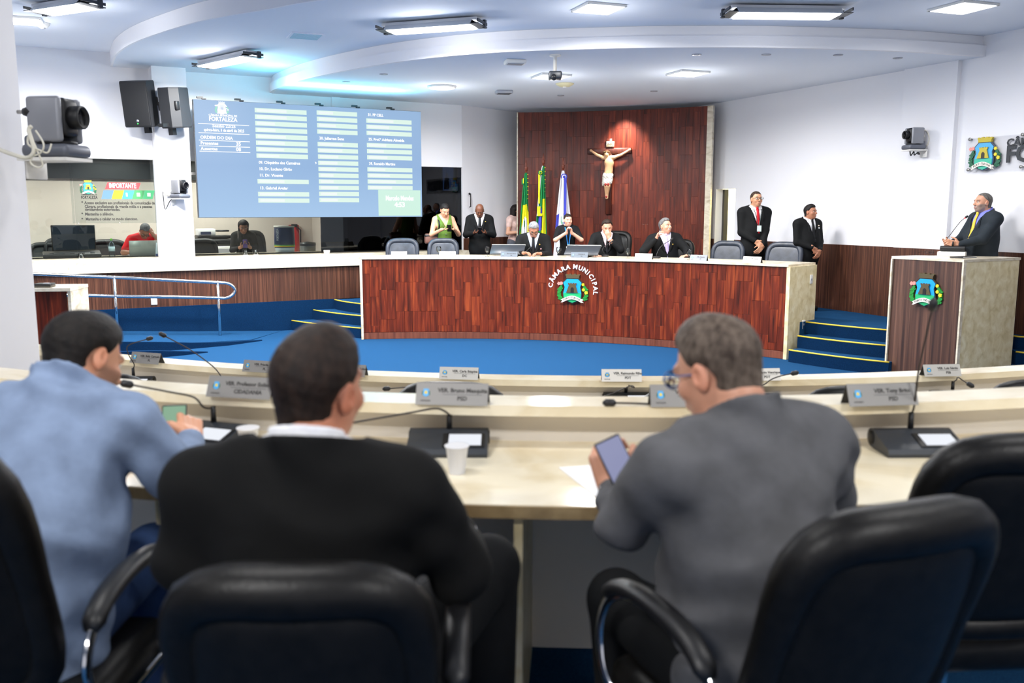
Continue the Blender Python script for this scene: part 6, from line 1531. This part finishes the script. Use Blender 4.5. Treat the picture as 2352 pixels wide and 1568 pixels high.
    if tie:
        bs = np.linspace(LEN + .0 * k, (.16 if pose == 'stand' else .18) * k, 12); mb = MB(); vs = []
        for i, b in enumerate(bs):
            w_ = (.021, .017)[i > 0] * k + .022 * k * (i / 11) if i > 0 else .021 * k
            c = front(b, 0, extra=.012 if i else .02)
            for a, dn in ((-1, 0), (0, .006), (1, 0)): vs.append(c + s * a * w_ + f * dn)
        mb.add(vs, [(i * 3 + j, i * 3 + j + 1, i * 3 + j + 4, i * 3 + j + 3) for i in range(11) for j in range(2)], True)
        o = mb.build('tie', tie, t); sd = o.modifiers.new('thick', 'SOLIDIFY'); sd.thickness = .006; sd.offset = 0
        c = front(LEN, 0, extra=.02); MB().ball(tuple(c + u * .012), .020 * k, 10, sq=(1, .7, 1.1)).build('tie_knot', tie, t)
    if top == 'suit' and shirt:
        for q in (1, -1):       # lapels
            vs = []; n_ = 6
            for i in range(n_ + 1):
                v = i / n_; b = .24 * k + (.49 - .24) * k * v; wi = .008 * k + .075 * k * v; wo = wi + (.012 + .045 * math.sin(PI * min(1, v * 1.12)) ** .8) * k
                for a in (wi, wo): vs.append(front(b, q * a, [grow(p, .022) for p in torso], .005))
            mb = MB(); mb.add(vs, [(2 * i, 2 * i + 1, 2 * i + 3, 2 * i + 2) for i in range(n_)], True); o = mb.build('lapel', tm, t); sd = o.modifiers.new('thick', 'SOLIDIFY'); sd.thickness = .005; sd.offset = 0
    if lower:
        pr = [grow(torso[0], .014)] + [rc(hip[q], .102 * k * build, knee[q], .076 * k, .04) for q in (1, -1)] + [rc(knee[q], .076 * k, ank[q] + _v((0, 0, .02)), .062 * k, .02) for q in (1, -1)]
        Tr = Field(pr, res * 1.35); Tr.cut(lambda X, Y, Z: np.maximum(ank[1][2] - .03 - Z, Z - P0[2] - (.33 if knees else .10) * k + 0 * X)); V, Q = Tr.mesh(); link('trousers', np_mesh('trousers', V, Q), legs or tm, t)
        for q in (1, -1):
            a = ank[q]; MB().rbox((0, 0, 0), (.095 * k, .27 * k, .085 * k), .035 * k, 3, M=Matrix.Translation((a[0], a[1] + .065 * k, .043 * k)) @ Matrix.Rotation(legdir, 4, 'Z')).build('shoe', mat('shoe_leather', shoe, .35), t)
    if glasses:
        Mg = Matrix([list(r) for r in Rh]).to_4x4(); Mg.translation = Vector(H(0, .107, .004)); g = link('spectacles', None, None, t)
        spectacles(g, Mg @ Matrix.Scale(hk, 4), .135, glasses)
    t_info[t.name] = dict(front=front, u=u, s=s, f=f, P0=P0, NB=NB, HC=HC, Rh=Rh, k=k, hk=hk, H=H, arms=arms, LEN=LEN)
    return t
t_info = {}
def lanyard(t, m, b_end=.28, w=.008, badge=True, badgem=None):
    I = t_info[t.name]; k = I['k']
    for q in (1, -1):
        pts = [I['front'](I['LEN'] * (1 - v) + b_end * k * v, q * (.055 * (1 - v) + .004) * k, extra=.03) for v in np.linspace(0, 1, 7)]
        MB().tube([tuple(p) for p in pts], w, 6, True, .3).build('lanyard', m, t)
    if badge:
        c = I['front'](b_end * k - .03, 0, extra=.035); M_ = Matrix([list(r) for r in np.stack([I['s'], -I['f'], I['u']], 1)]).to_4x4(); M_.translation = Vector(c)
        MB().box((0, 0, 0), (.065, .006, .09), M=M_).build('badge', badgem or PAPER, t)
def phone_at(label, c, x, z, m=None, scr=None, w=.072, h=.15):
    """c centre, x across the screen, z along its length; screen faces -Y of that frame"""
    M_ = frame((0, 0, 0), x, z); t = thing('smartphone', label, 'phone', c)
    MB().rbox((0, 0, 0), (w, .009, h), .004, 2, M=M_).build('body', m or BLACK, t); MB().rbox((0, -.0048, 0), (w - .007, .002, h - .01), .0008, 1, M=M_).build('screen', scr or mat('phone_screen', (40, 44, 60), .15), t); return t
# ------------------------------------------------------------------ the people
W_SH = cloth('shirt_white', (226, 226, 232), .8, .1); B_SH = cloth('shirt_pale_blue', (190, 204, 230), .8, .1); L_SH = cloth('shirt_lilac', (206, 200, 226), .8, .1); P_SH = cloth('shirt_pink', (228, 198, 204), .8, .1); V_SH = cloth('shirt_violet', (118, 124, 212), .8, .1)
S_BLK = cloth('suit_black', (8, 9, 11)); S_CHAR = cloth('suit_charcoal', (34, 41, 47)); S_GREY = cloth('suit_grey', (82, 82, 84), .9, .4); S_BLUE = cloth('suit_light_blue', (116, 132, 158), .9, .4); S_BLK2 = cloth('suit_soft_black', (6, 6, 6), .9, .3)
T_BLK = cloth('tie_black', (14, 14, 18), .6, .1); T_RED = cloth('tie_red', (176, 22, 34), .6, .1); T_YEL = cloth('tie_yellow', (228, 186, 70), .6, .1); T_PUR = cloth('tie_lilac', (172, 158, 204), .6, .1)
def hgt(px, py, Y, floor): return P(px, py, Y=Y).z - floor
def at(px, Y, floor): a = P(px, 700, Y=Y); return (P(px, 784, Y=Y).x, Y, floor)

# three men of the front row -----------------------------------------
def lw(loc, rz, px, py, Y):
    """seen point -> local point of a figure"""
    return tuple((Matrix.Translation(loc) @ Matrix.Rotation(rz, 4, 'Z')).inverted() @ P(px, py, Y=Y))
q2, q3, q1 = ((-.415, 1.72, .42), 0.0), ((.565, 1.86, .42), .40), ((-1.20, 2.05, .42), -.06)
m2 = person('person in a black suit seen from behind, dark brown hair, white shirt collar', *q2, 1.74, 'sit', seat=.422, lean=.0, slean=.02, head=(-.42, .04, .03), skin=(196, 130, 100), hair='short', haircol=('hair_dark_brown', (22, 15, 11), (48, 34, 26)),
            topcol=S_BLK2, shirt=W_SH, legs=S_BLK, build=1.18, belly=.05, folds=.005, res=.008, fres=.0042, headscale=1.0,
            hands={1: (lw(*q2, 1064, 1222, 2.14), (-.45, .8, .15), (0, -.2, -1), [.5, .55, .6, .7]), -1: ((-.07, .40, .60), (.4, .8, 0), (0, 0, -1), .5)}, knees={1: (lw(*q2, 1122, 1300, 2.12), lw(*q2, 1128, 1600, 2.14))}, elbows={1: lw(*q2, 1058, 1310, 1.80), -1: lw(*q2, 436, 1290, 1.70)}, poles={1: (.30, -.5, -.8), -1: (-.3, -.4, -.9)})
m3 = person('person in a grey suit with greying hair, looking left at a phone', *q3, 1.74, 'sit', seat=.44, lean=.16, slean=-.05, head=(.30, .20, 0), skin=(206, 150, 122), hair='short', haircol=('hair_brown_grey', (56, 45, 37), (112, 98, 86)),
            topcol=S_GREY, shirt=W_SH, legs=S_BLK, build=1.16, belly=.04, folds=.009, res=.008, fres=.0042, glasses=mat('spectacle_blue', (70, 96, 150), .3),
            hands={-1: (lw(*q3, 1405, 1128, 2.12), (-.12, .30, .95), (.75, .45, 0), [1.0, 1.05, 1.1, 1.15], .6), 1: ((.22, .42, .80), (-.5, .8, .1), (0, 0, -1), .4)}, collar=False, elbows={-1: lw(*q3, 1436, 1190, 1.98)}, poles={-1: (-.5, .35, -.75), 1: (.6, -.3, -.7)})
m1 = person('person in a light blue suit leaning over the desk, thick dark hair', *q1, 1.76, 'sit', seat=.465, lean=.50, slean=.0, head=(-.42, .05, 0), skin=(206, 148, 116), hair='full', haircol=('hair_near_black', (11, 9, 8), (32, 26, 22)), beard=((60, 42, 34), .55),
            topcol=S_BLUE, shirt=W_SH, collar=False, legs=cloth('trouser_navy', (44, 66, 104)), build=1.16, belly=.03, folds=.009, res=.008, fres=.0042,
            hands={1: (lw(*q1, 440, 1010, 2.58), (-.35, .7, .45), (-.6, .1, -.75), [.55, .65, .75, .85], .7), -1: ((-.15, .60, .80), (.5, .8, .1), (0, 0, -1), .4)}, elbows={1: lw(*q1, 412, 1100, 2.30)}, poles={1: (.6, -.3, -.8), -1: (-.6, -.3, -.7)})

def world_pt(t, p): return Matrix.Translation(t.location) @ Matrix.Rotation(t.rotation_euler.z, 4, 'Z') @ Vector(p)
pc = P(1418, 1062, Y=2.06); phone_at('smartphone held up in the left hand of the man in grey', pc, (.90, .25, .36), (-.40, .30, .86), None, emat('phone_lilac', (150, 154, 190), .9), .068, .125)
pc = P(400, 985, Y=2.62); phone_at('smartphone with a green picture held by the man in light blue', pc, (.96, .2, 0), (.0, .45, .9), None, emat('phone_green', (150, 190, 160), .8))

# standing and sitting behind the long bench ---------------------------
def stand(label, px, py, Y, rz, **kw):
    h = hgt(px, py, Y, DZ); h *= kw.pop('hs', 1.0); return person(label, at(px, Y, DZ), rz, h, **kw)
FR = PI                                   # facing the hall
gw = stand('woman in a green sleeveless waistcoat standing by the dark glass', 1022, 470, 15.4, FR + .35, head=(.05, .55, 0), hair='bun', haircol=('hair_black_a', (12, 10, 10), (36, 30, 28)), skin=(214, 160, 130), female=True, top='vest', topcol=cloth('green_cloth', (84, 112, 44), .8, .2), sleeve=0, legs=S_BLK, hs=1.035,
           hands={1: ((.10, .25, 1.16), (-.8, .5, .1), (0, .2, 1), .5), -1: ((-.12, .25, 1.16), (.8, .5, .1), (0, .2, 1), .5)})
I = t_info[gw.name]
NECKL = mat('silver_necklace', (206, 206, 212), .3, .6)
MB().tube([tuple(I['NB'] + I['u'] * (.03 - .03 * (1 + math.cos(q * PI / 8)) / 2 * 1.2) + I['s'] * math.sin(q * PI / 8) * .072 + I['f'] * (math.cos(q * PI / 8) * .075 + .005)) for q in range(17)], .010, 7, False).build('necklace', NECKL, gw)
for b in (.10, .19, .27): MB().ball(tuple(I['front'](b, 0, extra=.014)), .008, 8).build('button', SILVER, gw)
MB().tube([tuple(p) for p in smooth_curve([I['NB'] - I['u'] * .02 + I['s'] * .11 - I['f'] * .05, I['NB'] - I['u'] * .0 + I['s'] * .115, I['front'](.36, .11, extra=.02), I['front'](.20, .12, extra=.02), I['front'](.06, .13, extra=.02)], 5)], .014, 7, True, .35).build('bag_strap', BLACK, gw)
bg = thing('shoulder_bag', 'brown and black shoulder bag hanging beside the woman in green', 'bag', P(990, 548, Y=15.3), .3); MB().rbox((0, 0, 0), (.22, .10, .17), .03, 3).build('body', mat('bag_brown', (120, 84, 74), .5), bg); MB().rbox((0, -.0, .05), (.225, .105, .06), .025, 2).build('flap', BLACK, bg)
phone_at('smartphone in the hands of the woman in green', world_pt(gw, (0, .34, 1.185)), (-.9, .0, .0), (0, -.5, .6))
bm_ = stand('bald person in a black suit and tie looking down at a phone', 1103, 473, 15.5, FR + .05, head=(0, .62, 0), hair='bald', skin=(112, 68, 48), lips=(110, 66, 58), brow=(24, 16, 12), topcol=S_BLK, shirt=W_SH, tie=T_BLK, build=1.05, hs=1.05,
            hands={1: ((.10, .27, 1.10), (-.7, .6, .2), (0, .2, 1), .6), -1: ((-.10, .27, 1.10), (.7, .6, .2), (0, .2, 1), .6)})
phone_at('smartphone in the hands of the bald man', world_pt(bm_, (0, .36, 1.14)), (-.9, 0, 0), (0, -.5, .6))
def pin(t, b, a, m=None):
    I = t_info[t.name]; MB().ball(tuple(I['front'](b, a, extra=.034)), .011, 8).build('lapel_pin', m or mat('pin_gold', (214, 176, 80), .3, .7), t)
pin(bm_, .40, -.10)
pw2 = stand('woman with long dark hair and a pale pink blouse, half hidden by the wooden panel', 1181, 468, 17.22, FR + 1.0, head=(.5, .05, 0), hair='long', haircol=('hair_black_b', (16, 12, 12), (38, 30, 28)), skin=(206, 154, 126), female=True, top='tee', topcol=cloth('blouse_pink', (206, 176, 168), .8, .2), sleeve=.45, legs=cloth('trouser_grey', (84, 84, 92)),
            hands={1: ((.12, .22, 1.08), (-.7, .6, .3), (0, .2, 1), .5), -1: ((-.1, .24, 1.12), (.7, .5, .3), (0, .2, 1), .5)})
lb = stand('woman in a black top with a blue lanyard before the white flag', 1301, 489, 14.55, FR + .05, head=(.18, .10, .05), hair='bun', haircol=('hair_black_c', (14, 11, 11), (40, 30, 26)), skin=(222, 168, 144), lips=(190, 90, 86), female=True, top='tee', topcol=cloth('top_black', (12, 12, 15), .85, .2), sleeve=.85, legs=S_BLK, build=1.05,
           hands={1: ((.04, .23, 1.13), (-.12, .30, .95), (-.8, .2, 0), .9), -1: ((-.04, .23, 1.13), (.12, .30, .95), (.8, .2, 0), .9)}, poles={1: (.9, -.1, -.8), -1: (-.9, -.1, -.8)}, hs=1.0)
lanyard(lb, mat('lanyard_blue', (40, 140, 230), .6), .13, .008)
I = t_info[lb.name]
for j in range(3): MB().ball(tuple(I['NB'] - I['u'] * .006 + I['s'] * (.085 + .028 * j) + I['f'] * .045), .009, 8).build('shoulder_stud', mat('stud_gold', (230, 200, 120), .3, .5), lb)
def sit(label, px, py, Y, rz, **kw):
    return person(label, at(px, Y, DZ), rz, pose='sit', **kw)
gm = sit('grey haired person in a black suit seated at the long bench, reading with head bowed', 1224, 519, 14.2, FR - .02, h=1.72, seat=.47, lean=.10, head=(.08, .55, 0), hair='grey', haircol=('hair_grey', (92, 92, 96), (158, 158, 162)), skin=(168, 116, 92), topcol=S_BLK, shirt=B_SH, tie=T_BLK, glasses=BLACK, moustache=((150, 140, 136), .7), build=1.15,
         hands={1: ((.16, .42, .83), (-.6, .5, .1), (0, .2, -1), .6), -1: ((-.12, .42, .82), (.7, .4, .1), (0, .2, -1), .6)})
pin(gm, .40, -.10); pin(gm, .33, -.12, mat('pin_pink', (226, 150, 160), .5))
pm = sit('person with receding hair holding a hand to the mouth in the tall leather chair', 1384, 521, 14.25, FR + .12, h=1.70, seat=.49, lean=.05, slean=-.06, head=(-.1, .30, .12), hair='full', crest=.058, haircol=('hair_dark_brown_b', (26, 18, 14), (58, 42, 34)), skin=(206, 146, 120), topcol=S_BLK, shirt=P_SH, tie=T_BLK, build=1.05, closed=True,
         hands={-1: ((-.03, .20, 1.045), (.25, .1, .9), (.1, -1, .2), .95), 1: ((.2, .40, .78), (-.7, .3, 0), (0, 0, -1), .5)}, poles={-1: (-.6, .5, -.8), 1: (.8, -.2, -.6)})
mm = sit('person with a grey moustache and lilac tie at the bench, looking sideways', 1524, 521, 13.85, FR + .08, h=1.74, seat=.48, lean=-.02, slean=.05, head=(.55, -.05, 0), hair='short', crest=.066, haircol=('hair_grey_dark', (64, 62, 62), (128, 126, 126)), skin=(208, 148, 122), topcol=S_BLK, shirt=L_SH, tie=T_PUR, moustache=((206, 200, 196), .9), build=1.15,
         hands={1: ((.20, .18, 1.05), (-.3, .15, .9), (-.8, .3, 0), .7), -1: ((-.22, .40, .80), (.6, .5, 0), (0, 0, -1), .5)}, poles={1: (.8, .1, -.8), -1: (-.8, -.2, -.6)})
pin(mm, .38, -.09)
rt = stand('tall person in a black suit, red tie and glasses standing beside the doorway', 1722, 437, 13.8, FR + .12, head=(.10, -.06, 0), hair='crew', haircol=('hair_brown_b', (36, 26, 20), (70, 54, 42)), skin=(202, 146, 114), beard=((120, 92, 76), .3), topcol=S_BLK, shirt=W_SH, tie=T_RED, glasses=BLACK, build=1.10, belly=.02, legs=S_BLK,
           hands={1: ((.06, .22, 1.02), (-.55, .3, -.5), (0, -1, .1), .5), -1: ((-.05, .24, .95), (.55, .2, -.6), (0, -1, .1), .5)})
lanyard(rt, mat('lanyard_grey', (60, 70, 70), .6), .26, .006, True, mat('badge_pale', (216, 232, 228), .5))
sm = stand('shorter person in a black suit and black tie leaning on the right wall', 1843, 468, 13.3, FR + .35, head=(.35, -.03, 0), hair='short', haircol=('hair_black_d', (12, 10, 10), (34, 28, 26)), skin=(168, 112, 84), topcol=S_BLK, shirt=W_SH, tie=T_BLK, build=1.12, belly=.02, legs=S_BLK, hands={-1: ((-.06, .22, .90), (.5, .2, -.7), (0, -1, .1), .5), 1: ((.06, .21, .94), (-.5, .2, -.7), (0, -1, .1), .5)})
pin(sm, .40, -.10, mat('pin_cream', (230, 210, 190), .4)); pin(sm, .365, -.10, PAPER)
# the speaker at the lectern
spY = 10.75
spk = person('person with a grey beard, dark suit and yellow tie speaking at the lectern', at(2240, spY, DZ), FR - 1.42, hgt(2262, 440, spY, DZ) * 1.0, head=(-.10, -.02, 0), hair='crew', crest=.052, haircol=('hair_grey_c', (70, 66, 62), (120, 116, 110)), skin=(204, 150, 122), beard=((140, 132, 126), .75), topcol=S_CHAR, shirt=V_SH, tie=T_YEL, build=1.12, belly=.03, legs=S_CHAR, res=.009, fres=.0055,
             hands={1: ((.10, .36, 1.08), (-.25, .9, .15), (-.75, .0, .3), [.35, .5, .6, .7], .4), -1: ((-.10, .38, 1.08), (.25, .9, .2), (.75, 0, .3), [.3, .4, .5, .6], .4)})
# people in the press room
def atc(px, off): v = ocz(px, off, DZ); return (v.x, v.y, DZ)
rm = person('person in a red shirt resting the head on one hand behind a laptop', atc(327, 1.35), cang + PI + .1, 1.72, 'sit', seat=.47, lean=.26, head=(-.05, .60, -.10), hair='grey', haircol=('hair_grey_d', (70, 70, 74), (130, 130, 134)), skin=(168, 110, 84), top='tee', topcol=cloth('shirt_red', (206, 24, 34), .8, .2), sleeve=.8, legs=S_BLK, glasses=BLACK, build=1.1,
             hands={-1: ((-.10, .33, 1.10), (.35, -.15, .8), (.6, -.7, 0), .7), 1: ((.18, .45, .80), (-.7, .4, 0), (0, 0, -1), .5)}, poles={-1: (-.7, .3, -.8), 1: (.8, 0, -.6)})
pw = person('woman in black with long dark hair looking at a phone behind the press glass', atc(560, 1.45), cang + PI - .15, 1.66, 'sit', seat=.50, lean=.08, head=(0, .42, 0), hair='long', haircol=('hair_dark_e', (20, 15, 14), (48, 38, 34)), skin=(178, 128, 104), female=True, top='tee', topcol=cloth('top_black_b', (18, 18, 20), .85, .2), sleeve=1.75, legs=S_BLK,
             hands={1: ((.07, .36, .86), (-.6, .5, .4), (0, -.3, 1), .6), -1: ((-.07, .36, .86), (.6, .5, .4), (0, -.3, 1), .6)})
phone_at('purple cased smartphone held by the woman behind the press glass', world_pt(pw, (0, .43, .92)), (-.9, -.3, 0), (.1, .25, .95), mat('case_purple', (92, 60, 150), .4), mat('case_purple', (92, 60, 150), .4), .075, .14)
# carved figure on the crucifix: a small still body of its own
cf = t_cf = None
def crucifix_figure():
    S_ = .93 / 1.75; sk = (222, 174, 130)
    z0 = cz(455); cc_ = lambda px, py, d=0.0: _v(Xc @ Vector(((px - 1400) * sc_, -.045 - d, cz(py))))
    top_ = cc_(1399, 352); r = sc_
    shl, shr_ = cc_(1388, 362), cc_(1413, 362); hl, hr_ = cc_(1359, 345, -.01), cc_(1448, 345, -.01)
    body = [el(cc_(1402, 374), (11.5 * r, 8 * r, 13 * r), None, .03), el(cc_(1401, 391), (9.5 * r, 7 * r, 12 * r), None, .05), el(cc_(1399, 403), (10 * r, 7.5 * r, 8 * r), None, .05), rc(shl, 5 * r, shr_, 5 * r, .02),
            rc(shl, 4.2 * r, cc_(1374, 356), 3.2 * r, .01), rc(cc_(1374, 356), 3.2 * r, hl, 2.3 * r, .005), rc(shr_, 4.2 * r, cc_(1430, 356), 3.2 * r, .01), rc(cc_(1430, 356), 3.2 * r, hr_, 2.3 * r, .005),
            el(hl, (3.4 * r, 2 * r, 3.2 * r), None, .003), el(hr_, (3.4 * r, 2 * r, 3.2 * r), None, .003), el(cc_(1396, 354, .02), (5.6 * r, 6 * r, 7.6 * r), rot_axis((1, 0, 0), -.4), .01), rc(cc_(1399, 362), 3.6 * r, cc_(1397, 356, .01), 3.4 * r, .01),
            rc(cc_(1395, 405), 6 * r, cc_(1396, 428, .03), 4.6 * r, .01), rc(cc_(1404, 405), 6 * r, cc_(1402, 428, .03), 4.6 * r, .01), rc(cc_(1396, 428, .03), 4.4 * r, cc_(1396, 447), 2.7 * r, .005), rc(cc_(1402, 428, .03), 4.4 * r, cc_(1399, 447), 2.7 * r, .005),
            rc(cc_(1396, 447), 2.7 * r, cc_(1397, 455, .02), 2.3 * r, .005), rc(cc_(1399, 447), 2.7 * r, cc_(1399, 455, .02), 2.3 * r, .005)]
    F = Field(body, .008); V, Q = F.mesh(); C = np.ones((len(V), 4)); C[:, :3] = lin(sk)[:3]
    o = link('figure', np_mesh('figure', V, Q, C), SKIN, cx_)
    H_ = Field([el(cc_(1396, 351.5, .012), (6.8 * r, 6.6 * r, 6.6 * r), None, .01), rc(cc_(1391, 353), 3 * r, cc_(1391, 364, .01), 2 * r, .01), rc(cc_(1402, 353), 3 * r, cc_(1403, 364, .01), 2 * r, .01)], .007); H_.sub(el(cc_(1396, 356, .075), (5 * r, 6 * r, 6 * r)), .004)
    V, Q = H_.mesh(); link('hair', np_mesh('hair', V, Q), hairm('carved_hair', (70, 42, 26), (104, 68, 44)), o)
    L_ = Field([grow(body[2], .008), rc(cc_(1395, 404), 7.6 * r, cc_(1395, 420, .015), 7 * r, .02), rc(cc_(1404, 404), 7.6 * r, cc_(1403, 418, .015), 7 * r, .02), rc(cc_(1391, 404, .01), 4 * r, cc_(1389, 424), 3.4 * r, .01)], .008)
    L_.warp(lambda X, Y, Z: .003 * np.sin(X * 120 + Z * 60 + 2 * np.sin(Z * 70))); V, Q = L_.mesh(); link('loincloth', np_mesh('loincloth', V, Q), mat('loincloth_white', (232, 226, 212), .7), o)
    mb = MB()
    for q in range(10): a = 2 * PI * q / 10; c = cc_(1396, 349.5, .012); mb.ball((c[0] + math.cos(a) * 6.6 * r, c[1] + math.sin(a) * 6.2 * r, c[2]), 1.5 * r, 6)
    mb.build('thorn_crown', mat('thorn_brown', (92, 80, 40), .6), o)
    RB = mat('painted_red', (160, 40, 34), .5)
    for a, q in ((cc_(1396, 424, .075), 2.6), (cc_(1402, 424, .075), 2.6), (cc_(1398, 452, .06), 2.2)): MB().ball(tuple(a), q * r, 8, sq=(1, .5, 1.2)).build('painted_wound', RB, o)
crucifix_figure()
